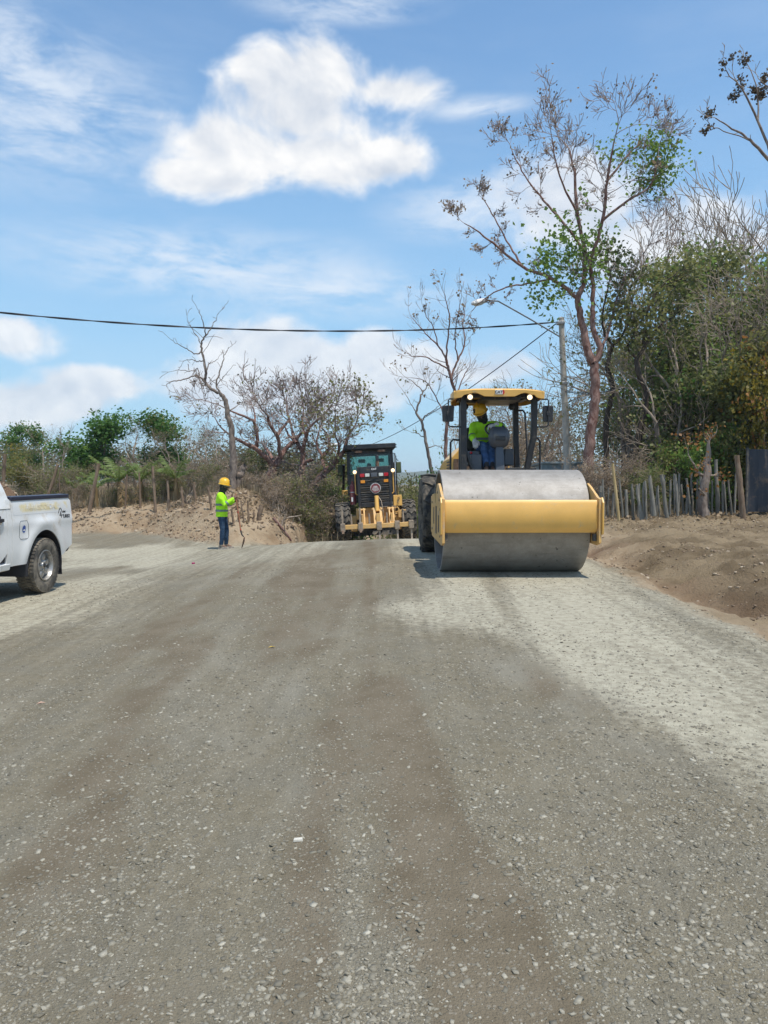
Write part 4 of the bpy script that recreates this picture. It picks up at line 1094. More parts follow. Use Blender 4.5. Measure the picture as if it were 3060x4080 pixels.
        MB().box(s * (HW - .075), s * (HW - .045), -4.2, -.86, .50, 1.25).build('door_shut', Mt['dark_trim'], t)
        # handles
        hd = MB(); hd.loft([[(s * (bulge(1.07) + .004), y, 1.07 + dz), (s * (bulge(1.07) + o), y, 1.07 + dz * .8), (s * (bulge(1.07) + o), y, 1.07 - dz * .8), (s * (bulge(1.07) + .004), y, 1.07 - dz)] for (y, o, dz) in ((-1.27, .004, .012), (-1.245, .03, .022), (-1.17, .04, .026), (-1.10, .03, .022), (-1.075, .004, .012))])
        dh = hd.build('door_handle', Mt['dark_trim'], rear_door, bevel=.005)
        MB().ball((s * (bulge(1.04) - .002), -1.17, 1.042), (.012, .06, .032)).build('handle_cup', Mt['chrome'], dh, smooth='all')
        MB().ball((s * (bulge(1.1) + .002), -1.155, 1.108), (.014, .024, .024)).build('lock_cover', Mt['dark_trim'], dh, smooth='all')
        hd = MB(); hd.loft([[(s * (bulge(1.07) + .004), y, 1.07 + dz), (s * (bulge(1.07) + o), y, 1.07 + dz * .8), (s * (bulge(1.07) + o), y, 1.07 - dz * .8), (s * (bulge(1.07) + .004), y, 1.07 - dz)] for (y, o, dz) in ((-2.29, .004, .012), (-2.26, .03, .022), (-2.19, .04, .026), (-2.12, .03, .022), (-2.09, .004, .012))])
        hd.build('door_handle', Mt['dark_trim'], front_door, bevel=.005)
    # greenhouse: pillars and roof as a lofted shell with window openings
    def xs(z): return .862 - .165 * max(0, (z - 1.20)) / .58
    for s in (1, -1):
        pil = MB()
        # rear pillar: leans forward towards the roof
        ol = lambda pts: [(y, z) for y, z in pts]
        def slab(pts, name):
            m_ = MB(); n = len(pts)
            vo = [(s * (xs(z) + .003), y, z) for y, z in pts]; vi = [(s * (xs(z) - .05), y, z) for y, z in pts]
            m_.add(vo + vi, [tuple(range(n)), tuple(range(2 * n - 1, n - 1, -1))] + [(i, (i + 1) % n, n + (i + 1) % n, n + i) for i in range(n)])
            return m_.build(name, Mt['white_paint'], t, bevel=.012)
        slab([(-.872, 1.205), (-.872, 1.33), (-.90, 1.45), (-.97, 1.62), (-1.06, 1.76), (-1.25, 1.785), (-1.33, 1.72), (-1.24, 1.60), (-1.19, 1.45), (-1.185, 1.30), (-1.22, 1.205)], 'rear_pillar')
        slab([(-2.08, 1.205), (-1.98, 1.205), (-1.98, 1.74), (-2.04, 1.74)], 'centre_pillar')
        slab([(-3.20, 1.205), (-3.05, 1.205), (-2.36, 1.70), (-2.3, 1.78), (-2.46, 1.77)], 'front_pillar')
        slab([(-1.25, 1.785), (-1.33, 1.72), (-2.36, 1.70), (-2.3, 1.80)], 'roof_rail')
        dg = glass('dark_side_glass', (.06, .07, .08))
        for pts in ([(-1.22, 1.205), (-1.185, 1.30), (-1.19, 1.45), (-1.24, 1.60), (-1.33, 1.72), (-1.98, 1.72), (-1.98, 1.205)], [(-2.08, 1.205), (-2.04, 1.71), (-2.38, 1.70), (-3.04, 1.205)]):
            m_ = MB(); m_.add([(s * (xs(z) - .022), y, z) for y, z in pts], [tuple(range(len(pts)))])
            m_.build('side_window', dg, t)
            m2 = MB(); pp = pts + [pts[0]]
            m2.tube([(s * (xs(z) + .003), y, z) for y, z in pp], .013, 6, cap=False); m2.build('window_seal', Mt['navy_trim'], t, smooth=True)
    rf = MB(); rf.loft([[(-.70, y, z - .03), (-.74, y, z - .01), (-.5, y, z + .02), (0, y, z + .03), (.5, y, z + .02), (.74, y, z - .01), (.70, y, z - .03), (0, y, z - .02)] for y, z in ((-1.02, 1.745), (-1.2, 1.785), (-1.8, 1.80), (-2.35, 1.775))])
    rf.build('roof', Mt['white_paint'], t, smooth=True, angle=50)
    MB().loft([[(-.72, -1.03, 1.72), (.72, -1.03, 1.72), (.72, -1.05, 1.72), (-.72, -1.05, 1.72)], [(-.80, -.89, 1.30), (.80, -.89, 1.30), (.80, -.91, 1.30), (-.80, -.91, 1.30)]]).build('rear_window', glass('rear_cab_glass', (.10, .12, .13)), t)
    MB().loft([[(-.70, -2.38, 1.76), (.70, -2.38, 1.76), (.70, -2.40, 1.76), (-.70, -2.40, 1.76)], [(-.80, -3.12, 1.2), (.80, -3.12, 1.2), (.80, -3.14, 1.2), (-.80, -3.14, 1.2)]]).build('windscreen', glass('windscreen_glass', (.35, .42, .40)), t)
    MB().loft([[(-.82, -3.05, 1.10), (-.82, -3.05, 1.19), (0, -3.05, 1.235), (.82, -3.05, 1.19), (.82, -3.05, 1.10)], [(-.80, -3.9, .95), (-.80, -3.9, 1.08), (0, -3.9, 1.14), (.80, -3.9, 1.08), (.80, -3.9, .95)], [(-.70, -4.3, .85), (-.70, -4.3, .95), (0, -4.34, 1.0), (.70, -4.3, .95), (.70, -4.3, .85)]]).build('bonnet', Mt['white_paint'], t, smooth=True, angle=50)
    MB().box(-.72, .72, -4.36, -4.28, .62, .86).build('grille', Mt['dark_trim'], t, bevel=.02)
    MB().loft([[(-.82, -4.15, .40), (.82, -4.15, .40), (.70, -4.48, .40), (-.70, -4.48, .40)], [(-.84, -4.15, .64), (.84, -4.15, .64), (.72, -4.50, .64), (-.72, -4.50, .64)]]).build('front_bumper', Mt['white_paint'], t, bevel=.04)
    for s in (-1, 1): MB().box(s * .72 - .12, s * .72 + .12, -4.33, -4.15, .72, .93).build('headlamp', Mt['white_lens'], t, bevel=.03)
    MB().box(-.68, .68, -2.6, -1.2, .55, 1.0).build('cabin_seats', Mt['dark_trim'], t, bevel=.05)
    # wheels
    def wheel(x, y, s, nm):
        w = bpy.data.objects.new(nm, None); COL.objects.link(w); w.parent = t
        shift(tyre_mesh(.386, .265, .215, 48, .012, 46, 'block'), x, y, .386).build('tyre', Mt['rubber_dust'], w, smooth=True, angle=28)
        # steel wheel: rim lip, five raised lobes with dark openings between them, cap
        rm = MB()
        rm.lathe([(x - s * .10, .216), (x + s * .118, .218), (x + s * .122, .205), (x + s * .100, .198), (x + s * .075, .190), (x + s * .040, .186), (x - s * .02, .180)], (0, y, .386), n=40)
        rm.lathe([(x + s * .035, .095), (x + s * .075, .085), (x + s * .080, .055), (x + s * .095, .048), (x + s * .098, .040), (x + s * .098, .004)], (0, y, .386), n=30)
        for k in range(6):
            a = 2 * math.pi * k / 6 + .3
            rings = []
            for (r, w_, h) in ((.075, .040, .070), (.115, .048, .085), (.155, .046, .080), (.19, .060, .045)):
                cy, cz = math.cos(a), math.sin(a)
                ring = []
                for (u, hh) in ((-1, -.03), (-.75, 0), (0, .008), (.75, 0), (1, -.03)):
                    ring.append((x + s * (h + hh), y + r * cy - u * w_ * cz, .386 + r * cz + u * w_ * cy))
                rings.append(ring)
            rm.loft(rings, cap=False, closed=False)
        rim = rm.build('rim', Mt['steel_rim'], w, smooth=True, angle=40)
        MB().lathe([(x - s * .03, .185), (x - s * .028, .004)], (0, y, .386), n=24).build('brake_drum', Mt['black'], w)
        MB().lathe([(x + s * .0975, .034), (x + s * .102, .030), (x + s * .102, .004)], (0, y, .386), n=20).build('hub_cap', Mt['black'], rim)
        for k in range(6):
            a = 2 * math.pi * k / 6
            MB().lathe([(x + s * .076, .010), (x + s * .096, .009), (x + s * .100, .004)], (0, y + .066 * math.cos(a), .386 + .066 * math.sin(a)), n=8).build('wheel_nut', Mt['chrome'], rim)
    for s in (1, -1):
        wheel(s * .755, 0, s, 'rear_wheel'); wheel(s * .755, -3.46, s, 'front_wheel')
    # decals on the flank in view
    side = lambda y, z, o=.004: (bulge(z) + flare_bed(y, z) + o, y, z)
    def patch(name, m, y0, y1, z0, z1, o=.003, n=14, soft=0.0, corner=.0):
        m_ = MB(); V = []; F = []
        for i in range(n + 1):
            for j in range(5):
                V.append(side(y0 + (y1 - y0) * i / n, z0 + (z1 - z0) * j / 4, o))
        for i in range(n):
            for j in range(4): F.append((i * 5 + j, (i + 1) * 5 + j, (i + 1) * 5 + j + 1, i * 5 + j + 1))
        return m_.add(V, F).build(name, m, t, smooth='all')
    # stripe: faded paint that comes and goes
    mf, nt, b = nodes('faded_yellow_stripe_paint')
    tcs = coords(nt); nf = ntex(nt, tcs, 3.2, 5, .6)
    sep = nt.nodes.new('ShaderNodeSeparateXYZ'); nt.links.new(tcs, sep.inputs[0])
    edge = mth(nt, 'MULTIPLY', ramp(nt, sep.outputs[2], 1.135, 1.175), ramp(nt, sep.outputs[2], 1.285, 1.245))
    f = mth(nt, 'MULTIPLY', edge, ramp(nt, nf, .42, .56))
    nt.links.new(mixc(nt, f, (.78, .78, .76), (.80, .68, .38)), b.inputs['Base Color']); b.inputs['Roughness'].default_value = .3; b.inputs['Coat Weight'].default_value = .5
    patch('faded_stripe', mf, -.82, .72, 1.12, 1.295, .0015, 20)
    ylw = pm('faded_lettering_paint', (.74, .66, .48), .4, 0, .06, 6)
    def side_text(text, size, m, y, z, name, shear=0.0, bold=0.0, align='CENTER'):
        px = bulge(z) + flare_bed(y, z) + .004
        tilt = math.atan2(bulge(z - .04) - bulge(z + .04), .08)
        M = Matrix.Translation((px, y, z)) @ Matrix.Rotation(-tilt, 4, 'Y') @ Matrix.Rotation(R(90), 4, 'Z') @ Matrix.Rotation(R(90), 4, 'X')
        lettering(text, size, m, t, M, name, .001, align, bold, shear)
    side_text('PARA USO OFICIAL', .10, ylw, -.07, 1.205, 'faded_lettering', 0, .001)
    side_text('4', .145, Mt['black_decal'], .475, 1.075, 'decal_lettering', .1, .0)
    side_text('TURBO', .072, Mt['black_decal'], .645, 1.05, 'decal_lettering', .1, .001)
    side_text('4x4', .05, Mt['black_decal'], .60, 1.12, 'decal_lettering', .1, .001)
    mt_ = MB(); arcp = [side(.41 + .14 * k / 10, 1.10 + .075 * math.sin(math.pi * k / 10), .006) for k in range(11)]
    mt_.tube(arcp, .0035, 5).build('decal_outline', Mt['black_decal'], t, smooth=True)
    # fuel door
    fd = MB(); pts = [(-.66, .80), (-.50, .80), (-.47, .83), (-.47, .99), (-.50, 1.04), (-.66, 1.04), (-.69, 1.01), (-.69, .83)]
    seam = MB(); pp = [side(y, z, .001) for y, z in pts + [pts[0]]]
    fo = seam.tube(pp, .0022, 5, cap=False).build('fuel_door_seam', Mt['dark_trim'], t)
    ov = MB(); V = [side(-.575 + .042 * math.cos(a), .93 + .05 * math.sin(a), .003) for a in [2 * math.pi * k / 24 for k in range(24)]]
    ov.add(V, [tuple(range(24))]).build('blue_sticker', pm('blue_sticker', (.03, .09, .34), .4, 0, .1, 10), fo)
    ov = MB(); V = [side(-.575 + .026 * math.cos(a), .915 + .012 * math.sin(a), .005) for a in [2 * math.pi * k / 16 for k in range(16)]]
    ov.add(V, [tuple(range(16))]).build('sticker_mark', Mt['white_decal'], fo)
    # marks drawn in the dust on the rear door
    sm = pm('grey_dust_marks', (.22, .21, .2), .9, 0, .1, 10); rng = random.Random(8)
    for (ya, z0, amp) in ((-1.47, .86, .02), (-1.42, .80, .022), (-1.44, .745, .028)):
        p = []
        for k in range(26):
            y = ya + k * .0085; z = z0 + amp * math.sin(k * 1.3 + ya) * rng.uniform(.3, 1)
            p.append((bulge(z) + .003, y, z))
        MB().tube(p, .0028, 4).build('dust_scribble', sm, t)
    return t
build_pickup()
# ------------------------------------------------------------------ people
def remesh(o, vox, smooth_it=4, fac=.5):
    m = o.modifiers.new('remesh', 'REMESH'); m.mode = 'VOXEL'; m.voxel_size = vox; m.use_smooth_shade = True
    if smooth_it:
        s = o.modifiers.new('smooth', 'SMOOTH'); s.iterations = smooth_it; s.factor = fac
    return o
def lerp(a, b, t): return Vector(a) + (Vector(b) - Vector(a)) * t
def torso_loft(mb, rows, n=20):
    """rows: centre, half width vector (side), half depth vector (front)"""
    rings = []
    for c, sd, fr in rows:
        c, sd, fr = Vector(c), Vector(sd), Vector(fr)
        rings.append([c + sd * math.copysign(abs(math.cos(a)) ** .85, math.cos(a)) + fr * math.copysign(abs(math.sin(a)) ** .85, math.sin(a)) for a in [2 * math.pi * k / n for k in range(n)]])
    mb.loft(rings)
def hand(mb, wrist, fwd, palm_n, side, curl=.9, scale=1.0):
    """palm and five fingers; fwd along the hand, palm_n out of the palm, side towards the thumb"""
    w, f, p, s = Vector(wrist), Vector(fwd).normalized(), Vector(palm_n).normalized(), Vector(side).normalized()
    k = scale
    mb.limb([w, w + f * .045 * k, w + f * .085 * k], [.026 * k, .034 * k, .034 * k], 10)
    for i in range(4):
        mb.limb([w + f * .03 * k + s * (.026 - .017 * i) * k, w + f * .082 * k + s * (.033 - .021 * i) * k], [.015 * k, .013 * k], 8)
    for i, L in enumerate((.072, .080, .075, .058)):
        b0 = w + f * .085 * k + s * (.033 - .0215 * i) * k
        a = curl * .55; d1 = f * math.cos(a) + p * math.sin(a); b1 = b0 + d1 * L * .45 * k
        a = curl * 1.4; d2 = f * math.cos(a) + p * math.sin(a); b2 = b1 + d2 * L * .33 * k
        a = curl * 2.1; d3 = f * math.cos(a) + p * math.sin(a); b3 = b2 + d3 * L * .25 * k
        mb.limb([b0, b1, b2, b3], [.0105 * k, .010 * k, .009 * k, .008 * k], 8)
    t0 = w + f * .028 * k + s * .030 * k
    t1 = t0 + (s * .8 + f * .6 + p * .3).normalized() * .036 * k
    t2 = t1 + (s * .25 + f * .75 + p * .65).normalized() * .030 * k
    t3 = t2 + (f * .65 + p * .8 - s * .2).normalized() * .024 * k
    mb.limb([t0, t1, t2, t3], [.014 * k, .0125 * k, .011 * k, .009 * k], 8)
def head_shape(mb, c, fwd, side, up, k=1.0):
    c, f, s, u = Vector(c), Vector(fwd).normalized(), Vector(side).normalized(), Vector(up).normalized()
    M = Matrix((s, f, u)).transposed()
    mb.ball(c + u * .025 * k, (.076 * k, .097 * k, .098 * k), 18, 12, M)
    mb.ball(c + f * .022 * k - u * .060 * k, (.058 * k, .070 * k, .062 * k), 16, 10, M)     # jaw
    mb.limb([c + f * .092 * k + u * .012 * k, c + f * .108 * k - u * .022 * k], [.010 * k, .015 * k], 8)   # nose
    mb.limb([c + f * .088 * k - s * .02 * k - u * .055 * k, c + f * .093 * k - u * .053 * k, c + f * .088 * k + s * .02 * k - u * .055 * k], [.008 * k] * 3, 8)
    for e in (-1, 1):
        mb.limb([c + s * e * .076 * k + u * .02 * k, c + s * e * .080 * k - f * .01 * k - u * .025 * k], [.013 * k, .011 * k], 8)
        mb.limb([c + f * .083 * k + s * e * .020 * k + u * .033 * k, c + f * .080 * k + s * e * .045 * k + u * .033 * k], [.010 * k, .008 * k], 6)
def helmet(parent, c, fwd, side, up, k=1.0, clip=False):
    c, f, s, u = Vector(c), Vector(fwd).normalized(), Vector(side).normalized(), Vector(up).normalized()
    mb = MB(); rings = []; n = 28
    prof = [(.0, 1.04), (.03, 1.03), (.07, .98), (.105, .86), (.135, .64), (.150, .36), (.156, .06)]
    for h, r in prof:
        rings.append([c + u * (h * k) + s * (.108 * r * k * math.cos(a)) + f * (.128 * r * k * math.sin(a)) for a in [2 * math.pi * q / n for q in range(n)]])
    mb.loft(rings)
    # brim: wider at the front as a peak
    br = []
    for (dz, ex) in ((.0, 1.02), (-.004, 1.0), (-.012, 1.0), (-.012, 1.02)):
        br.append(None)
    def rim(ex, dz):
        out = []
        for q in range(n):
            a = 2 * math.pi * q / n; pk = max(0, math.sin(a)) ** 2
            out.append(c + u * (dz * k - .012 * pk * k) + s * ((.108 * 1.04 + ex * .016) * k * math.cos(a)) + f * ((.128 * 1.04 + ex * (.012 + .045 * pk)) * k * math.sin(a)))
        return out
    mb.loft([rim(0, .008), rim(1, .000), rim(1, -.008), rim(0, -.008)], cap=True)
    # ridge on top
    rid = [c + u * .10 * k + f * .118 * k, c + u * .145 * k + f * .07 * k, c + u * .164 * k, c + u * .145 * k - f * .075 * k, c + u * .09 * k - f * .125 * k]
    mb.tube(rid, .013 * k, 8)
    h = mb.build('hard_hat', Mt['helmet'], parent, smooth=True, angle=45)
    if clip:
        MB().limb([c + s * -.085 * k + f * .085 * k + u * .035 * k, c + s * -.078 * k + f * .092 * k + u * .075 * k], [.018 * k, .018 * k], 8).build('lamp_clip', Mt['black'], h, smooth=True)
    return h
def shoe(parent, ankle, toe_dir, m_up, m_sole, L=.27, k=1.0):
    a, f = Vector(ankle), Vector(toe_dir).normalized(); u = Vector((0, 0, 1)); s = f.cross(u).normalized(); u2 = s.cross(f)
    rows = []
    heel = a - f * .075 * k
    for (t, w, h) in ((0, .030, .075), (.12, .038, .085), (.32, .040, .088), (.55, .044, .068), (.78, .048, .048), (.93, .040, .036), (1.0, .022, .026)):
        c = heel + f * (L * t) - u2 * .085 * k
        rows.append([c + s * (w * k * math.cos(q)) + u2 * ((h * k) * max(0.16, math.sin(q)) if math.sin(q) > 0 else 0) for q in [math.pi * (j - .5) / 6.0 for j in range(8)]])
    mb = MB().loft(rows)
    mb.limb([a + u * .06 * k, a - u * .02 * k], [.045 * k, .048 * k], 10)
    sh = mb.build('shoe', m_up, parent, smooth=True, angle=50)
    rows = []
    for (t, w) in ((-.01, .032), (.12, .042), (.32, .042), (.55, .047), (.78, .052), (.93, .044), (1.01, .024)):
        c = heel + f * (L * t) - u2 * .085 * k
        rows.append([c + s * w * k, c - s * w * k, c - s * w * k + u2 * -.022 * k, c + s * w * k + u2 * -.022 * k])
    MB().loft(rows).build('sole', m_sole, sh, bevel=.006)

def person(name, label, loc, rotz, J, fwd, side, opts, parent_rot=None):
    """J: joints in the person's own frame"""
    t = thing(name, label, 'person', loc, rotz)
    f, s = Vector(fwd), Vector(side); u = Vector((0, 0, 1))
    V = {k: Vector(v) for k, v in J.items()}
    hu = (V['head'] - V['neck']).normalized(); hf = Vector(opts.get('look', fwd)).normalized(); hf = (hf - hu * hf.dot(hu)).normalized(); hs = hf.cross(hu)
    if hs.dot(s) < 0: hs = -hs
    # body: one surface
    b = MB()
    up = (V['neck'] - V['pelvis']).normalized()
    def row(t_, w, d, off=0): c = lerp(V['pelvis'], V['neck'], t_); return (c + f * off, s * w, f * d)
    torso_loft(b, [row(-.14, .13, .09), row(0, .155, .10), row(.3, .14, .095), row(.6, .155, .105), row(.82, .165, .095), row(.95, .09, .07), row(1.0, .06, .06)])
    b.limb([lerp(V['pelvis'], V['neck'], .93), lerp(V['neck'], V['head'], .6)], [.062, .055], 12)
    head_shape(b, V['head'], hf, hs, hu)
    for q in 'LR':
        b.limb([V['sh' + q], lerp(V['sh' + q], V['el' + q], .45), V['el' + q], lerp(V['el' + q], V['wr' + q], .35), V['wr' + q]], [.052, .047, .038, .040, .027])
        b.limb([lerp(V['pelvis'], V['neck'], .85), V['sh' + q]], [.07, .05])
        b.limb([V['hip' + q], lerp(V['hip' + q], V['kn' + q], .5), V['kn' + q], lerp(V['kn' + q], V['an' + q], .35), V['an' + q]], [.082, .070, .052, .052, .034])
        b.limb([V['an' + q], V['an' + q] + Vector(opts['toe'][q]).normalized() * .12 - u * .05], [.035, .03])
        hf_, hp_, hsd = opts['hand'][q]
        hand(b, V['wr' + q], hf_, hp_, hsd, opts.get('curl', .9), .98)
    remesh(b.build('body', Mt['skin'], t), .0075, 3)
    # shirt
    g = MB(); e = .022
    torso_loft(g, [row(opts.get('hem', -.16), .165 + e, .115 + e, .0), row(0, .165 + e, .115 + e, .004), row(.3, .165 + e, .118 + e, .008), row(.6, .168 + e, .118 + e), row(.82, .165 + e, .10 + e), row(.95, .10 + e, .08), row(1.02, .068, .065)])
    for q in 'LR':
        g.limb([lerp(V['pelvis'], V['neck'], .84), V['sh' + q]], [.085, .073])
        wr = lerp(V['el' + q], V['wr' + q], .90)
        g.limb([V['sh' + q], lerp(V['sh' + q], V['el' + q], .5), V['el' + q], lerp(V['el' + q], wr, .5), wr], [.074, .068, .060, .056, .046])
    sh = remesh(g.build('shirt', Mt['hivis'], t), .012, 5)
    tx = bpy.data.textures.get('cloth_folds') or bpy.data.textures.new('cloth_folds', 'CLOUDS')
    tx.noise_scale = .11; tx.noise_depth = 2
    dm = sh.modifiers.new('folds', 'DISPLACE'); dm.texture = tx; dm.strength = .030; dm.mid_level = .5; dm.texture_coords = 'LOCAL'
    # reflective bands
    for (t0, t1) in opts.get('bands', ()):
        m_ = MB(); rings = []
        for tt in (t0, (t0 + t1) / 2, t1):
            c = lerp(V['pelvis'], V['neck'], tt) + f * .006; w, d = .172 + e + .012, .122 + e + .012
            rings.append([c + s * w * math.copysign(abs(math.cos(a)) ** .85, math.cos(a)) + f * d * math.copysign(abs(math.sin(a)) ** .85, math.sin(a)) for a in [2 * math.pi * k / 28 for k in range(28)]])
        m_.loft(rings, cap=False).build('reflective_band', Mt['reflective'], sh, smooth=True)
    for q in 'LR':
        a, c = V['el' + q], lerp(V['el' + q], V['wr' + q], .9)
        m_ = MB(); m_.tube([lerp(a, c, .18), lerp(a, c, .36)], [.071, .068], 18, cap=False)
        m_.build('sleeve_band', Mt['reflective'], sh, smooth=True)
    # trousers
    g = MB()
    torso_loft(g, [row(-.22, .12, .10), row(-.12, .150, .112), row(.05, .158, .112), row(.12, .15, .105)])
    for q in 'LR':
        g.limb([V['hip' + q], lerp(V['hip' + q], V['kn' + q], .5), V['kn' + q], lerp(V['kn' + q], V['an' + q], .4), lerp(V['kn' + q], V['an' + q], .92)], [.100, .086, .067, .064, .054])
    tr = remesh(g.build('trousers', opts['denim'], t), .012, 4)
    dm = tr.modifiers.new('folds', 'DISPLACE'); dm.texture = tx; dm.strength = .018; dm.mid_level = .5; dm.texture_coords = 'LOCAL'
    # face cloth, glasses, helmet
    if opts.get('mask', True):
        g = MB(); M = Matrix((hs, hf, hu)).transposed(); c = V['head']
        g.ball(c + hf * .020 - hu * .052, (.080, .092, .078), 18, 12, M)
        g.limb([c - hu * .05, lerp(V['neck'], V['head'], .1) + f * .01, V['neck'] - up * .02 + f * .045], [.085, .082, .055], 14)
        g.limb([c + hf * .085 - hu * .005, c + hf * .108 - hu * .028], [.016, .020], 8)
        for e_ in (-1, 1): g.limb([c + hs * e_ * .062 + hu * .02, c + hs * e_ * .05 - hu * .06], [.028, .04], 8)
        g.ball(c - hf * .02 + hu * .0, (.084, .095, .085), 16, 10, M)
        remesh(g.build('face_cloth', Mt['gaiter'], t), .009, 3)
        g = MB(); pts = []
        for a in np.linspace(-1.35, 1.35, 15): pts.append(c + hu * .026 + hs * .086 * math.sin(a) + hf * .108 * math.cos(a))
        g.tube(pts, [.010 + .009 * math.exp(-((abs(a) - .5) / .35) ** 2) for a in np.linspace(-1.35, 1.35, 15)], 8)
        g.build('dark_glasses', Mt['black'], t, smooth=True)
    if opts.get('helmet', True):
        tilt = opts.get('htilt', 0.0); uu = (hu - hf * tilt).normalized(); ff = (hf + hu * tilt).normalized()
        hh = helmet(t, V['head'] + hu * .062 - hf * .010, ff, hs, uu, 1.04, opts.get('clip', False))
        if opts.get('band'):
            pts = [V['head'] + hu * .055 + hs * .098 * math.sin(a) + hf * .115 * math.cos(a) for a in np.linspace(-1.7, 1.7, 15)]
            MB().tube(pts, .015, 8).build('head_band', pm('grey_head_band', (.34, .33, .32), .8), hh, smooth=True)
    else:
        M = Matrix((hs, hf, hu)).transposed()
        g = MB(); g.ball(V['head'] + hu * .042 - hf * .014, (.084, .100, .090), 18, 12, M); g.build('hair', Mt['hair'], t, smooth='all')
    for q in 'LR':
        shoe(t, V['an' + q], opts['toe'][q], opts['shoe'][0], opts['shoe'][1])
        if opts.get('glove'):
            g = MB(); hf_, hp_, hsd = opts['hand'][q]
            hand(g, V['wr' + q] , hf_, hp_, hsd, opts.get('curl', .9), 1.12)
            g.limb([V['wr' + q] - Vector(hf_).normalized() * .05, V['wr' + q]], [.040, .034], 10)
            remesh(g.build('glove', Mt['glove'], t), .0065, 2)
    return t

# worker with the shovel, looking to the right of the picture
WX, WY = -4.13, 19.55
WZ = gz(WX, WY)
def build_worker():
    J = dict(pelvis=(.0, 0, .93), neck=(.0, 0, 1.44), head=(.055, 0, 1.585), hipR=(0, -.085, .90), hipL=(.01, .085, .90), knR=(.035, -.085, .50), knL=(.10, .09, .51), anR=(.0, -.085, .105), anL=(.09, .09, .105),
             shR=(-.02, -.19, 1.375), shL=(-.01, .19, 1.375), elR=(.115, -.235, 1.13), elL=(.10, .22, 1.13), wrR=(.325, -.13, 1.30), wrL=(.315, .10, 1.22))
    opts = dict(toe=dict(R=(1, -.08, 0), L=(1, .1, 0)), hand=dict(R=((.75, .55, .35), (-.3, .9, -.1), (0.1, -.2, 1)), L=((.8, -.5, .2), (-.3, -.9, 0), (0, .1, 1))), denim=Mt['denim_dark'], curl=1.0,
                bands=((.06, .16), (.36, .46)), shoe=(Mt['shoe_grey'], Mt['shoe_sole']), hem=-.20, htilt=.22, band=True, look=(1, -.12, -.02))
    person('person', 'person in yellow hard hat and lime shirt standing with a shovel by the dirt bank', (WX, WY, WZ), R(2), J, (1, 0, 0), (0, 1, 0), opts)
    # shovel
    sh = thing('shovel', 'long wooden shovel with red bands held upright by the standing worker', 'shovel', (WX, WY, WZ), R(2))
    top = Vector((.36, -.075, 1.42)); bot = Vector((.485, -.06, .50))
    hdl = MB().tube([top, lerp(top, bot, .5) + Vector((.004, 0, 0)), bot], [.017, .018, .018], 10).build('handle', Mt['wood_handle'], sh, smooth=True)
    for k in (.50, .985):
        p = lerp(top, bot, k); q = lerp(top, bot, k + .03)
        MB().tube([p, q], .0205, 10).build('red_band', pm('red_tape', (.55, .05, .03), .6), hdl, smooth=True)
    MB().tube([bot, (.50, -.06, .42), (.525, -.06, .36), (.565, -.06, .315)], [.020, .019, .017, .012], 10).build('socket', Mt['black'], sh, smooth=True)
    bl = MB(); rings = []
    for (x, z, w, c) in ((.575, .315, .03, .004), (.570, .29, .105, .02), (.555, .22, .115, .028), (.535, .13, .105, .024), (.515, .06, .07, .012), (.505, .015, .012, .0)):
        rings.append([(x + c * (1 - u_ * u_) + dx, -.06 + u_ * w, z) for dx, us in ((0, (-1, -.5, 0, .5, 1)), (.004, (1, .5, 0, -.5, -1))) for u_ in us])
    bl.loft(rings).build('blade', Mt['rust'], sh, smooth=True, angle=60)
build_worker()

# roller driver, in the roller's frame
def build_driver():
    J = dict(pelvis=(-.12, 1.80, 1.955), neck=(-.15, 1.66, 2.345), head=(-.20, 1.605, 2.465), hipR=(-.20, 1.76, 1.93), hipL=(-.04, 1.76, 1.93), knR=(-.20, 1.33, 1.93), knL=(-.055, 1.34, 1.93), anR=(-.185, 1.16, 1.565), anL=(-.08, 1.20, 1.565),
             shR=(-.315, 1.69, 2.285), shL=(.03, 1.67, 2.295), elR=(-.375, 1.53, 2.10), elL=(.135, 1.46, 2.255), wrR=(-.352, 1.37, 2.02), wrL=(-.03, 1.29, 2.265))
    opts = dict(toe=dict(R=(-.12, -1, .12), L=(.08, -1, .05)), hand=dict(R=((.05, -.75, -.5), (0, .3, -1), (.9, -.2, .2)), L=((-.75, -.35, -.25), (0, .1, -1), (0, -1, .3))), denim=Mt['denim'], curl=.9, glove=True,
                bands=((.22, .32),), shoe=(Mt['shoe_black'], Mt['white_decal']), hem=-.06, clip=True, htilt=.10, look=(-.35, -1, .12))
    o = person('person', 'person in yellow hard hat, grey gloves and lime shirt seated driving the road roller', ROLLER.location + Vector((.05, 0, 0)), ROLLER.rotation_euler.z, J, (0, -1, 0), (1, 0, 0), opts)
build_driver()

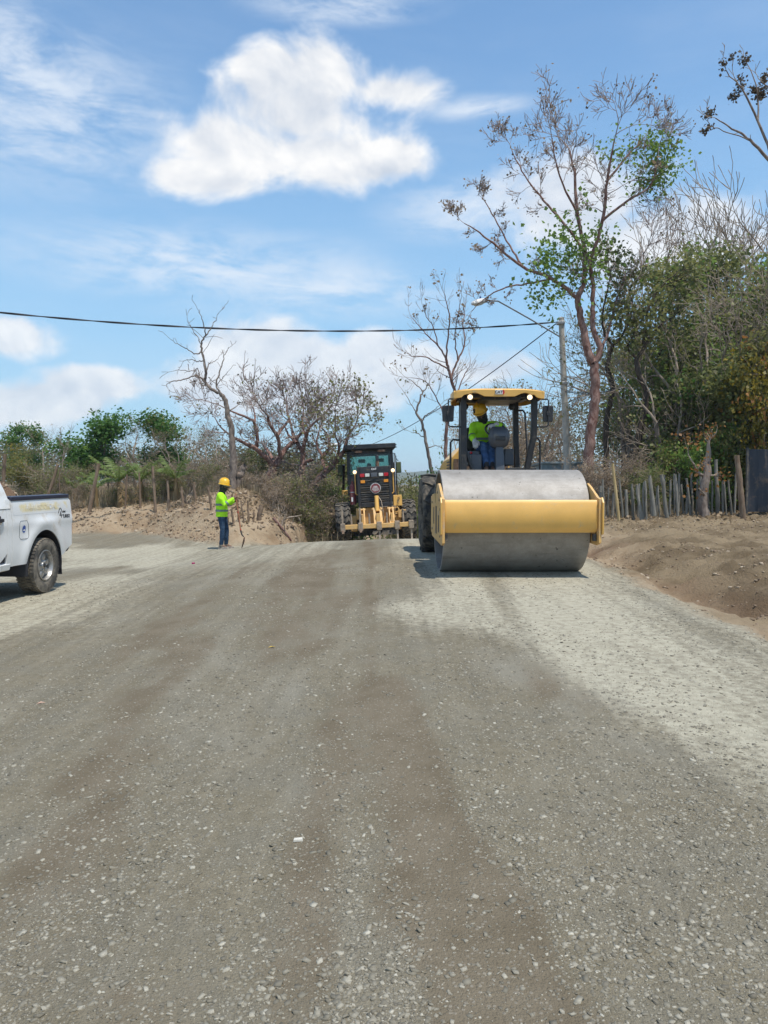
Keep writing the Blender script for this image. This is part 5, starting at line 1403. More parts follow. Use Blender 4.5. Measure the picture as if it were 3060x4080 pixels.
def build_grader_driver():
    J = dict(pelvis=(0, 2.15, 2.02), neck=(0, 2.12, 2.44), head=(-.02, 2.14, 2.585), hipR=(.09, 2.18, 2.0), hipL=(-.09, 2.18, 2.0), knR=(.12, 2.55, 1.98), knL=(-.12, 2.55, 1.98), anR=(.12, 2.6, 1.5), anL=(-.12, 2.6, 1.5),
             shR=(.17, 2.12, 2.37), shL=(-.17, 2.12, 2.37), elR=(.22, 2.30, 2.18), elL=(-.22, 2.30, 2.18), wrR=(.16, 2.5, 2.15), wrL=(-.16, 2.5, 2.15))
    opts = dict(toe=dict(R=(0, 1, 0), L=(0, 1, 0)), hand=dict(R=((-.1, 1, 0), (0, 0, -1), (-1, 0, 0)), L=((.1, 1, 0), (0, 0, -1), (1, 0, 0))), denim=Mt['denim'], shoe=(Mt['shoe_black'], Mt['shoe_black']), helmet=False, mask=False)
    o = person('person', 'dark haired person seated inside the cab of the motor grader', GRADER.location, 0, J, (0, 1, 0), (1, 0, 0), opts)
    o.rotation_euler = GRADER.rotation_euler
build_grader_driver()
# ------------------------------------------------------------------ plants
class Wood:
    def __init__(s): s.V = []; s.F = []; s.n = 0
    def tube(s, pts, rad, n):
        pts = np.asarray(pts, float); rad = np.asarray(rad, float); N = len(pts)
        t = np.gradient(pts, axis=0); t /= np.linalg.norm(t, axis=1)[:, None] + 1e-9
        ref = np.array([0, 0, 1.]) if abs(t[0, 2]) < .85 else np.array([1., 0, 0])
        u = np.cross(t, ref); u /= np.linalg.norm(u, axis=1)[:, None] + 1e-9
        for i in range(1, N):
            if u[i] @ u[i - 1] < 0: u[i] = -u[i]
        w = np.cross(t, u)
        a = np.arange(n) * 2 * np.pi / n
        ring = pts[:, None] + rad[:, None, None] * (u[:, None] * np.cos(a)[None, :, None] + w[:, None] * np.sin(a)[None, :, None])
        s.V.append(ring.reshape(-1, 3))
        i = np.arange(N - 1)[:, None] * n; k = np.arange(n)[None]; k2 = (k + 1) % n
        s.F.append((np.stack([i + k, i + k2, i + n + k2, i + n + k], -1).reshape(-1, 4)) + s.n)
        s.n += N * n
    def build(s, name, m, parent=None):
        o = arr_mesh(name, np.concatenate(s.V), np.concatenate(s.F), m, parent, smooth=True)
        if name == 'twigs': o['kind'] = 'stuff'
        return o
def nsides(r): return 9 if r > .09 else 6 if r > .03 else 4 if r > .012 else 3
def unit(v): return v / (np.linalg.norm(v) + 1e-9)
def grow(rng, W, p, d, L, r, lvl, cfg, tips):
    st = cfg.get('steps', 5); seg = L / st
    pts = [np.array(p, float)]; ds = [unit(np.array(d, float))]
    for i in range(st):
        q = unit(ds[-1] + rng.normal(0, cfg['gnarl'], 3) + np.array([0, 0, cfg['up']]))
        ds.append(q); pts.append(pts[-1] + q * seg)
    endr = max(r * cfg.get('taper', .45), cfg.get('rmin', .004))
    W.tube(pts, np.linspace(r, endr, st + 1), nsides(r))
    if lvl <= 0:
        tips.append((pts[-1], ds[-1])); return
    n = cfg['n'] + int(rng.integers(-1, 2))
    for k in range(n):
        f = 1.0 if k == 0 else rng.uniform(cfg.get('from', .3), 1.0)
        i = min(st, max(1, int(round(f * st))))
        ang = cfg['ang'] * rng.uniform(.6, 1.25) * (.45 if k == 0 else 1)
        ax = unit(rng.normal(0, 1, 3)); side = unit(np.cross(ds[i], ax))
        nd = ds[i] * math.cos(ang) + side * math.sin(ang)
        rr = r + (endr - r) * i / st
        grow(rng, W, pts[i], nd, L * cfg['len'] * rng.uniform(.7, 1.15), max(rr * (.8 if k == 0 else .62), cfg.get('rmin', .004)), lvl - 1, cfg, tips)
def curve_pts(pts, n):
    """smooth polyline through points (Catmull-Rom)"""
    p = np.asarray(pts, float); q = np.vstack([2 * p[0] - p[1], p, 2 * p[-1] - p[-2]]); out = []
    for i in range(1, len(q) - 2):
        for t in np.linspace(0, 1, n, endpoint=False):
            out.append(.5 * ((2 * q[i]) + (-q[i - 1] + q[i + 1]) * t + (2 * q[i - 1] - 5 * q[i] + 4 * q[i + 1] - q[i + 2]) * t * t + (-q[i - 1] + 3 * q[i] - 3 * q[i + 1] + q[i + 2]) * t ** 3))
    out.append(q[-2]); return np.array(out)
def leaf_cloud(name, C, per, spread, size, m, parent, rng, droop=.25, narrow=.42):
    C = np.asarray(C, float)
    c = np.repeat(C, per, axis=0); n = len(c)
    c = c + rng.normal(0, 1, (n, 3)) * np.asarray(spread)
    a = rng.normal(0, 1, (n, 3)); a[:, 2] -= droop; a /= np.linalg.norm(a, axis=1)[:, None]
    b = np.cross(a, rng.normal(0, 1, (n, 3)) * np.array([.6, .6, 1.2])); b /= np.linalg.norm(b, axis=1)[:, None] + 1e-9
    L = size * rng.uniform(.6, 1.35, (n, 1)); w = L * narrow
    k = np.cross(a, b) * L * .10
    V = np.stack([c, c + a * L * .5 + b * w + k, c + a * L, c + a * L * .5 - b * w + k], 1).reshape(-1, 3)
    F = np.arange(n * 4).reshape(n, 4)
    o = arr_mesh(name, V, F, m, parent); o['kind'] = 'stuff'
    return o

def local(pts, base): return [np.array(p) - np.array(base) for p in pts]
def shaped_tree(name, label, base, limbs, cfg, bark, twig_bark, seed, leaves=None, group=None, twig_lvl=2, along=.8, cat='tree', pp=None):
    """limbs: (points, r0, r1, crown length or 0, twigs along) in world space; twigs are grown from them"""
    rng = np.random.default_rng(seed); base = np.array(base, float)
    t = thing(name, label, cat, tuple(base), 0, group)
    W = Wood(); T = Wood(); tips = []
    for (pts, r0, r1, crown, ntw) in limbs:
        c = curve_pts(local(pts, base), 5)
        c[1:-1] += rng.normal(0, .012, (len(c) - 2, 3))
        r = np.linspace(r0, r1, len(c)) ** 1.0
        W.tube(c, r, nsides(r0))
        if crown:
            grow(rng, T, c[-1], c[-1] - c[-3], crown, max(r1 * .9, .006), twig_lvl, cfg, tips)
        for k in range(ntw):
            i = int(rng.uniform(.35, 1.0) * (len(c) - 2)); d = unit(c[i + 1] - c[i])
            sd = unit(np.cross(d, rng.normal(0, 1, 3))); nd = d * .5 + sd
            grow(rng, T, c[i], nd, (crown or 1.0) * along * rng.uniform(.5, 1.1), max(r[i] * .35, .006), max(0, twig_lvl - 1), cfg, tips)
    W.build('trunk', bark, t)
    T.build('twigs', twig_bark, t)
    if leaves:
        for (m, frac, per, spread, size) in leaves:
            sel = [p for p, d in tips if rng.random() < frac]
            if sel: leaf_cloud('leaves', sel, per, spread, size, m, t, rng)
    return t
def crop6(pts, d, dj=0.0, seed=0):
    """points read off the enlarged left-centre view, placed at depth d (dj: depth drift along the limb)"""
    rng = random.Random(seed)
    n = len(pts); out = []
    for i, (a, b) in enumerate(pts): out.append(P(600 + a / 1.8433, 1200 + b / 1.8433, d + dj * i / max(1, n - 1)))
    return out

# bare dead tree on the knoll
BARE = dict(gnarl=.17, up=.05, n=3, ang=.75, len=.62, taper=.4, rmin=.007, steps=5)
def dead_tree():
    d = 24.3
    L = []
    def add(pts, r0, r1, crown, n, dj=0.0): L.append((crop6(pts, d, dj), r0 * .68, r1 * .68, crown, n))
    add([(600, 1400), (606, 1210), (600, 1060), (598, 950), (572, 850), (548, 730), (515, 683)], .185, .09, 0, 1)
    add([(515, 683), (445, 643), (402, 600), (408, 530), (392, 440), (371, 350), (377, 295), (405, 253)], .085, .035, 0, 3)
    add([(405, 253), (440, 205), (480, 135), (502, 85)], .032, .010, .3, 2, .3)
    add([(405, 253), (398, 190), (372, 115), (345, 60)], .030, .010, .3, 2, -.3)
    add([(371, 325), (345, 262), (300, 195), (272, 140)], .030, .009, .3, 3, .5)
    add([(372, 370), (330, 392), (270, 352), (195, 312), (145, 277)], .032, .009, .3, 4, -.5)
    add([(392, 440), (340, 440), (275, 428), (235, 452)], .028, .008, .3, 4, .5)
    add([(402, 600), (358, 556), (320, 548), (220, 580), (150, 590), (121, 612), (124, 638)], .042, .010, .2, 3, -.5)
    add([(358, 556), (345, 500), (300, 515), (220, 505), (158, 515)], .028, .008, .3, 5, .3)
    add([(415, 505), (425, 462), (470, 442), (500, 410)], .030, .008, .3, 3, .6)
    add([(515, 683), (482, 622), (500, 540), (528, 460), (542, 400), (564, 358)], .050, .010, .3, 4, .4)
    add([(482, 622), (520, 575), (552, 535), (575, 510)], .026, .008, .2, 3, -.4)
    add([(425, 560), (450, 590), (480, 605)], .02, .008, .3, 2, .4)
    add([(548, 740), (500, 720), (470, 700)], .02, .007, .3, 2, -.4)
    t = shaped_tree('dead_tree', 'tall bare dead tree with crooked grey trunk on the dirt knoll', crop6([(600, 1400)], d)[0], L, dict(BARE, n=2, len=.7), Mt['bark_dead'], Mt['bark_dead'], 3,
                    None, twig_lvl=1)
    b = crop6([(645, 1400)], 24.5)[0]
    shaped_tree('broken_trunk', 'short broken trunk with pale snapped top beside the bare dead tree', b, [(crop6([(640, 1400), (655, 1300), (668, 1250), (695, 1210)], 24.5), .15, .09, 0, 0), (crop6([(655, 1300), (630, 1250), (620, 1240)], 24.5), .07, .05, .3, 2)],
                BARE, Mt['bark_dead'], Mt['twig'], 5, twig_lvl=1)
dead_tree()

# red-barked spreading trees
SPREAD = dict(gnarl=.20, up=.07, n=5, ang=.72, len=.66, taper=.42, rmin=.0075, steps=5)
def red_trees():
    d = 27.0
    def mk(name, label, base, defs, seed, lv=3, leaves=None):
        L = []
        for (pts, r0, r1, crown, n, dj) in defs: L.append((crop6(pts, d, dj), r0, r1, crown * .66, n))
        shaped_tree(name, label, crop6([base], d)[0], L, SPREAD, Mt['bark_red'], Mt['twig_red'], seed, leaves, 'red barked trees beside the road', lv, .7)
    lv = [(Mt['leaf_grey'], .10, 3, .05, .07), (Mt['leaf_olive'], .04, 4, .08, .08)]
    mk('red_bark_tree', 'red barked tree forking low into spreading bare limbs beside the dead tree', (858, 1460),
       [([(858, 1470), (872, 1350), (882, 1270), (905, 1212)], .20, .15, 0, 0, 0),
        ([(905, 1212), (850, 1150), (772, 1085), (700, 1050), (620, 1005)], .11, .045, 1.5, 3, -1.0),
        ([(772, 1085), (786, 1000), (762, 895), (720, 858), (640, 830), (575, 800)], .075, .025, 1.6, 4, -.5),
        ([(762, 895), (768, 850), (754, 785)], .04, .025, 1.5, 2, .8),
        ([(905, 1212), (880, 1130), (850, 1085)], .08, .05, 1.7, 2, 1.2),
        ([(905, 1212), (950, 1150), (1000, 1080), (1080, 1005), (1112, 965)], .11, .05, 1.7, 3, .5),
        ([(950, 1150), (932, 1000), (872, 900), (862, 845)], .075, .04, 1.7, 4, -1.0),
        ([(932, 1000), (960, 940), (1012, 880), (1000, 800)], .06, .035, 1.5, 3, 1.0)], 11, 3, lv)
    mk('red_bark_tree', 'red barked tree with upright twisting limbs beside the left utility pole', (1098, 1400),
       [([(1095, 1410), (1100, 1270), (1120, 1200), (1112, 1100), (1072, 1040), (1042, 955)], .14, .055, 1.7, 4, .8),
        ([(1112, 1100), (1142, 1000), (1160, 940), (1205, 890)], .08, .04, 1.8, 4, -.8),
        ([(1120, 1200), (1160, 1172), (1192, 1168)], .06, .05, 0, 0, -.3),
        ([(1142, 1000), (1115, 900), (1120, 820)], .05, .03, 1.5, 3, .8),
        ([(1072, 1040), (1020, 990), (985, 920)], .05, .03, 1.5, 3, 1.2)], 12, 3, lv)
    mk('red_bark_tree', 'red barked tree leaning right toward the motor grader', (1150, 1470),
       [([(1148, 1480), (1190, 1362), (1282, 1258), (1352, 1188), (1420, 1095), (1448, 995)], .16, .05, 1.7, 5, .3),
        ([(1282, 1258), (1262, 1150), (1312, 1075), (1300, 980)], .08, .04, 1.7, 4, 1.2),
        ([(1352, 1188), (1385, 1080), (1360, 1000)], .06, .03, 1.6, 4, -1.0),
        ([(1262, 1150), (1222, 1060), (1235, 960)], .05, .03, 1.6, 4, .5)], 13, 3, lv + [(Mt['leaf_olive'], .2, 6, .15, .10)])
red_trees()

# bare trees as reusable shapes -------------------------------------------------
def bare_proto(seed, H, r, cfg, lvl, forks, bark, twig, leaf=None, lean=(0, 0)):
    rng = np.random.default_rng(seed); W = Wood(); T = Wood(); tips = []
    for k in range(forks):
        a = rng.uniform(0, 2 * np.pi); sp = .12 + .25 * rng.random() if forks > 1 else .05
        pts = [np.array([0, 0, -.1]), np.array([sp * .5 * math.cos(a) + lean[0] * .1, sp * .5 * math.sin(a), H * .16]), np.array([sp * H * .35 * math.cos(a) + lean[0] * .4, sp * H * .35 * math.sin(a) + lean[1] * .4, H * .42])]
        c = curve_pts(pts, 5); c[1:] += rng.normal(0, .03, (len(c) - 1, 3))
        rr = np.linspace(r, r * .55, len(c)); W.tube(c, rr, nsides(r))
        grow(rng, T, c[-1], c[-1] - c[-3] + np.array([lean[0], lean[1], 0]) * .15, H * .26, r * .5, lvl, cfg, tips)
        for j in range(3):
            i = int(rng.uniform(.4, .95) * (len(c) - 1)); sd = unit(np.cross(c[-1] - c[-2], rng.normal(0, 1, 3)))
            grow(rng, T, c[i], sd + np.array([0, 0, .4]), H * .2, r * .3, lvl - 1, cfg, tips)
    parts = [W.build('trunk', bark), T.build('twigs', twig)]
    if leaf: 
        for (m, frac, per, spread, size) in leaf:
            sel = [p for p, d in tips if rng.random() < frac]
            if sel: parts.append(leaf_cloud('leaves', sel, per, spread, size, m, None, rng))
    z = np.array([v.co[2] for o in parts for v in o.data.vertices]).max()
    return parts, z
PROTO = {}
def place(key, name, label, loc, H, rz, group=None, cat='tree', sx=1.0, mats=None, skip=()):
    parts, z = PROTO[key]
    t = thing(name, label, cat, loc, rz, group); k = H / z; t.scale = (k * sx, k * sx, k)
    first = not parts[0].get('used')
    for p in parts:
        if not first and p.name.split('.')[0] in skip: continue
        o = p if first else p.copy()
        if first: p['used'] = 1
        else: COL.objects.link(o)
        o.parent = t
        if mats and p.name.split('.')[0] in mats:
            o.material_slots[0].link = 'OBJECT'; o.material_slots[0].material = mats[p.name.split('.')[0]]
    return t
CFG_B = dict(gnarl=.16, up=.10, n=4, ang=.62, len=.68, taper=.45, rmin=.006, steps=5)
PROTO['bareA'] = bare_proto(21, 6, .10, CFG_B, 3, 2, Mt['bark_grey'], Mt['twig'], [(Mt['leaf_brown'], .12, 4, .08, .09)])
PROTO['bareB'] = bare_proto(22, 6, .09, dict(CFG_B, up=.04, ang=.8), 3, 3, Mt['bark_grey'], Mt['twig'], [(Mt['leaf_olive'], .25, 5, .12, .09)])
PROTO['brush'] = bare_proto(23, 3, .035, dict(CFG_B, gnarl=.26, up=.02, ang=.9, rmin=.005), 3, 5, Mt['twig'], Mt['twig'], [(Mt['leaf_brown'], .25, 4, .08, .07)])
PROTO['brushG'] = bare_proto(24, 3, .03, dict(CFG_B, gnarl=.26, up=.02, ang=.9, rmin=.005), 3, 5, Mt['twig'], Mt['twig'], [(Mt['leaf_olive'], .55, 6, .12, .075), (Mt['leaf_fresh'], .15, 5, .12, .07)])

# leafy trees --------------------------------------------------------------------
def leafy_proto(seed, H, cr, cz, lobes, per, size, leaf, bark, trunk_r, cfg=None, clusters=26, extra=None):
    """crown of uneven lobes on limbs; H total height, cr crown radius, cz crown half height"""
    rng = np.random.default_rng(seed); W = Wood(); C = []
    top = H - cz
    tr = curve_pts([(0, 0, -.1), (rng.normal(0, .1), rng.normal(0, .1), top * .4), (rng.normal(0, .2), rng.normal(0, .2), top * .85)], 5)
    W.tube(tr, np.linspace(trunk_r, trunk_r * .6, len(tr)), 8)
    for k in range(lobes):
        a = 2 * np.pi * k / lobes * 1.618 * 2.3 + rng.normal(0, .4); h = rng.uniform(-.75, .85); rad = cr * rng.uniform(.12, .66) * math.sqrt(max(.1, 1 - h * h * .8))
        lc = np.array([rad * math.cos(a), rad * math.sin(a), H - cz + h * cz])
        st = tr[int(rng.uniform(.5, .99) * (len(tr) - 1))]
        limb = curve_pts([st, (st + lc) / 2 + rng.normal(0, .15, 3) + np.array([0, 0, -.1]), lc], 4)
        W.tube(limb, np.linspace(trunk_r * .45, trunk_r * .12, len(limb)), 5)
        lr = cr * rng.uniform(.34, .54)
        n = int(clusters * rng.uniform(.6, 1.2))
        dirs = rng.normal(0, 1, (n, 3)); dirs /= np.linalg.norm(dirs, axis=1)[:, None]
        pts = lc + dirs * (lr * rng.uniform(.35, 1.05, (n, 1))) * np.array([1, 1, .8])
        for q in pts[::3]: W.tube(np.array([lc, (lc + q) / 2 + rng.normal(0, .04, 3), q]), [trunk_r * .1, trunk_r * .07, .006], 3)
        C.append(pts)
    C = np.concatenate(C)
    parts = [W.build('trunk', bark), leaf_cloud('crown', C, per, size * 1.7, size, leaf, None, rng)]
    if extra:
        m, frac = extra
        sel = C[rng.random(len(C)) < frac]
        parts.append(leaf_cloud('leaf_patch', sel, per, size * 1.7, size * 1.1, m, None, rng))
    return parts, H
PROTO['greenA'] = leafy_proto(31, 6, 2.3, 2.3, 11, 26, .19, Mt['leaf_green'], Mt['bark_grey'], .13, extra=(Mt['leaf_fresh'], .12))
PROTO['greenB'] = leafy_proto(32, 6, 2.1, 2.4, 10, 26, .19, Mt['leaf_green'], Mt['bark_grey'], .12, extra=(Mt['leaf_olive'], .15))
PROTO['olive'] = leafy_proto(33, 8, 2.3, 3.0, 11, 20, .12, Mt['leaf_olive'], Mt['bark_dark'], .14, clusters=22, extra=(Mt['leaf_fresh'], .30))
PROTO['dark'] = leafy_proto(34, 8, 2.4, 3.2, 11, 20, .12, Mt['leaf_dark'], Mt['bark_dark'], .15, clusters=22, extra=(Mt['leaf_fresh'], .30))
PROTO['bush'] = leafy_proto(35, 2.6, 1.5, 1.25, 8, 22, .085, Mt['leaf_olive'], Mt['twig'], .04, clusters=18, extra=(Mt['leaf_yellow'], .15))
PROTO['bushG'] = leafy_proto(36, 2.6, 1.4, 1.25, 8, 22, .09, Mt['leaf_fresh'], Mt['twig'], .04, clusters=16, extra=(Mt['leaf_green'], .4))

def far_wood():
    rng = np.random.default_rng(77); C = []
    for i in range(900):
        px = rng.uniform(-300, 1330) if i % 2 else rng.uniform(1880, 3300); d = rng.uniform(46, 62)
        x = (px - 1530) / FPX * d; g = gz(x, d)
        top = (1.5 + 1.6 * float(vnoise(np.array([x * .25]), np.array([.5]), 3)[0])) * (2.2 if i % 2 == 0 else 1)
        C.append((x, d, g + top * rng.random() ** .7))
    o = leaf_cloud('distant_wood', np.array(C), 70, np.array([.7, .6, .40]), .17, Mt['leaf_wood'], None, rng, .1, .38)
    tag(o, 'low grey green woodland filling the gaps behind the nearer trees', None, None, 'stuff')
Mt['leaf_wood'] = leaf_mat('grey_green_distant_leaves', (.105, .110, .060), (.20, .185, .115), .3)
def stand(px, d, dz=0.0):
    x = (px - 1530) / FPX * d
    return (x, d, gz(x, d) - .05 + dz)
def top_h(loc, py, d): return P(1530, py, d).z - loc[2]
def tree_at(key, name, label, px, d, ytop, rz, **k):
    loc = stand(px, d); return place(key, name, label, loc, top_h(loc, ytop, d), rz, **k)

G1 = 'green trees beyond the left fence'
tree_at('greenB', 'green_tree', 'small rich green tree above the olive bush behind the pickup truck', 100, 38, 1705, .4, group=G1)
tree_at('greenA', 'green_tree', 'broad rich green tree with brown topmost twigs behind the banana plants', 385, 33, 1650, 1.1, group=G1, sx=1.3)
tree_at('greenB', 'green_tree', 'green tree with olive patches next to the bare brush, beyond the banana plants', 650, 34, 1665, 2.0, group=G1, sx=1.2)
tree_at('bareA', 'bare_tree', 'bare brown topped tree rising out of the broad green tree', 430, 35, 1615, .3, sx=.8, mats={'leaves': Mt['leaf_brown']})
tree_at('bush', 'olive_bush', 'olive yellow bush behind the cab of the pickup truck', 90, 30, 1775, .2, cat='bush', sx=1.15)
tree_at('bush', 'olive_bush', 'low olive bush between the grey bare tree and the leaning fence post', 265, 31, 1870, 1.4, cat='bush')
tree_at('bareA', 'bare_tree', 'pale grey bare tree standing behind the pickup bed', 215, 29, 1675, 1.9)
tree_at('bareB', 'bare_tree', 'thin grey bare tree between the two largest green trees', 540, 33, 1640, .9)
tree_at('bareB', 'bare_tree', 'grey bare tree in front of the olive patched green tree', 690, 31, 1690, 2.4, sx=.8)
GB = 'bare brush between the green trees and the dead tree'
for i, (px, d, yt, rz) in enumerate(((760, 33, 1690, .2), (840, 32, 1670, 1.7), (915, 34, 1690, 2.9))):
    tree_at('bareB', 'bare_tree', 'grey brown bare tree in the brush left of the red barked trees', px, d, yt, rz, group=GB, sx=1.15)
GD = 'dry twiggy shrubs behind the left fence'
rngp = random.Random(6)
for i in range(34):
    px = rngp.uniform(150, 1000); d = rngp.uniform(26.8, 31)
    loc = stand(px, d)
    place(rngp.choice(('brush', 'brush', 'brushG')), 'dry_shrub', 'dry twiggy shrub behind the left fence posts', loc, rngp.uniform(.7, 1.9), rngp.uniform(0, 6), GD, 'shrub', rngp.uniform(.9, 1.3))
for (px, d, h) in ((880, 24.6, .55), (955, 24.8, .7), (990, 24.4, .6), (1030, 24.6, .8), (1060, 24.0, .7), (1085, 23.6, .8), (930, 25.4, .9), (1010, 25.4, 1.0), (1100, 24.6, 1.1), (860, 25.6, .7)):
    loc = stand(px, d); place('brush', 'dry_shrub', 'dry twiggy shrub on the knoll around the dead tree', loc, h, px * .7, 'dry shrubs on the knoll', 'shrub', 1.5)
GE = 'tangled shrubs under the red barked trees'
for (px, d, h, k) in ((1090, 26, 1.3, 'brush'), (1130, 24.6, 1.5, 'brush'), (1160, 25, 1.9, 'brushG'), (1200, 26, 2.4, 'brush'), (1240, 25, 1.8, 'brushG'), (1270, 27, 2.4, 'brushG'), (1300, 25.5, 1.9, 'brush'), (1330, 27, 2.6, 'brushG'), (1180, 28.5, 2.6, 'brush'), (1050, 29, 2.2, 'brushG'), (960, 28, 1.8, 'brush'), (1240, 29.5, 3.0, 'brushG'), (1350, 30, 3.0, 'brushG'), (1385, 31, 2.6, 'brushG'), (1310, 30, 3.2, 'brush'), (1120, 30, 2.6, 'brushG')):
    loc = stand(px, d); place(k, 'tangled_shrub', 'tangled green and grey shrub under the red barked trees', loc, h, px * .37, GE, 'shrub', 1.2)
tree_at('greenB', 'dark_shrub', 'dark green leafy shrub behind the forked red barked tree', 1015, 30, 1800, .5, cat='shrub', sx=.9, mats={'crown': Mt['leaf_dark']})
tree_at('greenA', 'green_tree', 'olive tree behind the grader, left of its cab', 1345, 37, 1800, 2.2, sx=.7, mats={'crown': Mt['leaf_olive']})
tree_at('bushG', 'green_bush', 'fresh green bush left of the motor grader cab', 1375, 31, 1890, 1.0, cat='bush', sx=1.1)
GF = 'grey green bushes right of the motor grader'
for (px, d, yt) in ((1622, 38, 1900), (1655, 34, 1965), (1700, 40, 1945), (1590, 42, 1935), (1640, 33, 2000), (1690, 35, 1990)):
    tree_at('bush', 'grey_green_bush', 'grey green bush right of the motor grader', px, d, yt, px * .3, group=GF, cat='bush', sx=.8, mats={'leaf_patch': Mt['leaf_wood']})

# bare tree behind the roller, with a few tufts of dry leaves
def c5(pts, d, dj=0.0):
    n = len(pts); return [P(1560 + a / 2.37, 1100 + b / 2.37, d + dj * i / max(1, n - 1)) for i, (a, b) in enumerate(pts)]
def roller_trees():
    d = 31.0
    L = [(c5([(520, 1850), (510, 1600), (525, 1400), (600, 1150), (560, 960), (535, 870), (515, 780)], d), .10, .055, 0, 2),
         (c5([(560, 960), (625, 790), (690, 650), (675, 480), (690, 330)], d, .6), .06, .014, .5, 5),
         (c5([(515, 780), (530, 600), (545, 400), (520, 250), (500, 170)], d, -.4), .05, .012, .5, 6),
         (c5([(515, 780), (440, 660), (340, 560), (270, 480), (190, 390)], d, .6), .045, .010, .6, 6),
         (c5([(540, 880), (430, 820), (300, 760), (200, 760), (150, 730)], d, -.8), .04, .010, .6, 6),
         (c5([(625, 790), (600, 600), (620, 400), (660, 200)], d, -.6), .035, .010, .5, 5),
         (c5([(440, 660), (400, 500), (330, 380), (300, 300)], d, -.5), .03, .009, .5, 5),
         (c5([(600, 1150), (680, 950), (740, 830)], d, .6), .035, .010, .7, 4),
         (c5([(525, 1400), (440, 1180), (330, 1000), (180, 960)], d, .8), .04, .010, .8, 6)]
    shaped_tree('bare_tree', 'tall bare reddish tree with dry leaf tufts behind the road roller', stand(1780, d), [(p, a * .85, b_, c * 1.15, n + 4) for (p, a, b_, c, n) in L], dict(BARE, up=.12, gnarl=.13, rmin=.006), Mt['bark_red'], Mt['twig_red'], 41, [(Mt['leaf_brown'], .10, 5, .07, .12)], twig_lvl=2)
    d = 28.5
    L = [(c5([(385, 1880), (350, 1700), (320, 1530), (285, 1380), (235, 1290), (270, 1160), (300, 1090)], d), .075, .03, 0, 1),
         (c5([(300, 1090), (330, 1050), (355, 1000)], d), .025, .010, .5, 2), (c5([(300, 1090), (230, 1020), (140, 960)], d, .4), .025, .009, .5, 4),
         (c5([(285, 1380), (330, 1310), (400, 1270), (450, 1220)], d, -.4), .03, .009, .6, 3), (c5([(320, 1530), (250, 1490), (180, 1470)], d, .4), .02, .007, .4, 3), (c5([(350, 1620), (430, 1600), (500, 1640)], d, .4), .02, .007, .4, 4),
         (c5([(235, 1290), (180, 1200), (100, 1070)], d, .2), .02, .007, .5, 3)]
    shaped_tree('bare_tree', 'slender grey bare tree bending left between the grader and the roller', stand(1722, d), L, dict(BARE, up=.06), Mt['bark_grey'], Mt['twig'], 43, [(Mt['leaf_olive'], .15, 6, .08, .10)], twig_lvl=1)
    tree_at('bareB', 'bare_tree', 'young bare tree with pale green leaves showing under the roller canopy', 1880, 33, 1560, .7, sx=.75, mats={'leaves': Mt['leaf_yellow']})
    tree_at('bushG', 'green_bush', 'small pale green bush between the bending bare tree and the roller', 1755, 27, 1795, 2.6, cat='bush', sx=.55)
    GR = 'grey bare brush beyond the roller canopy'
    for (px, d, yt, key) in ((1960, 38, 1520, 'bareA'), (2050, 40, 1500, 'bareB'), (2120, 37, 1480, 'bareA'), (2180, 41, 1440, 'bareB'), (2060, 33, 1690, 'brush'), (2130, 34, 1640, 'brush'), (2230, 36, 1600, 'bareB'), (1990, 35, 1640, 'brush')):
        tree_at(key, 'bare_tree', 'grey bare brushwood tree between the roller canopy and the utility pole', px, d, yt, px * .21, group=GR, sx=1.15)
roller_trees()

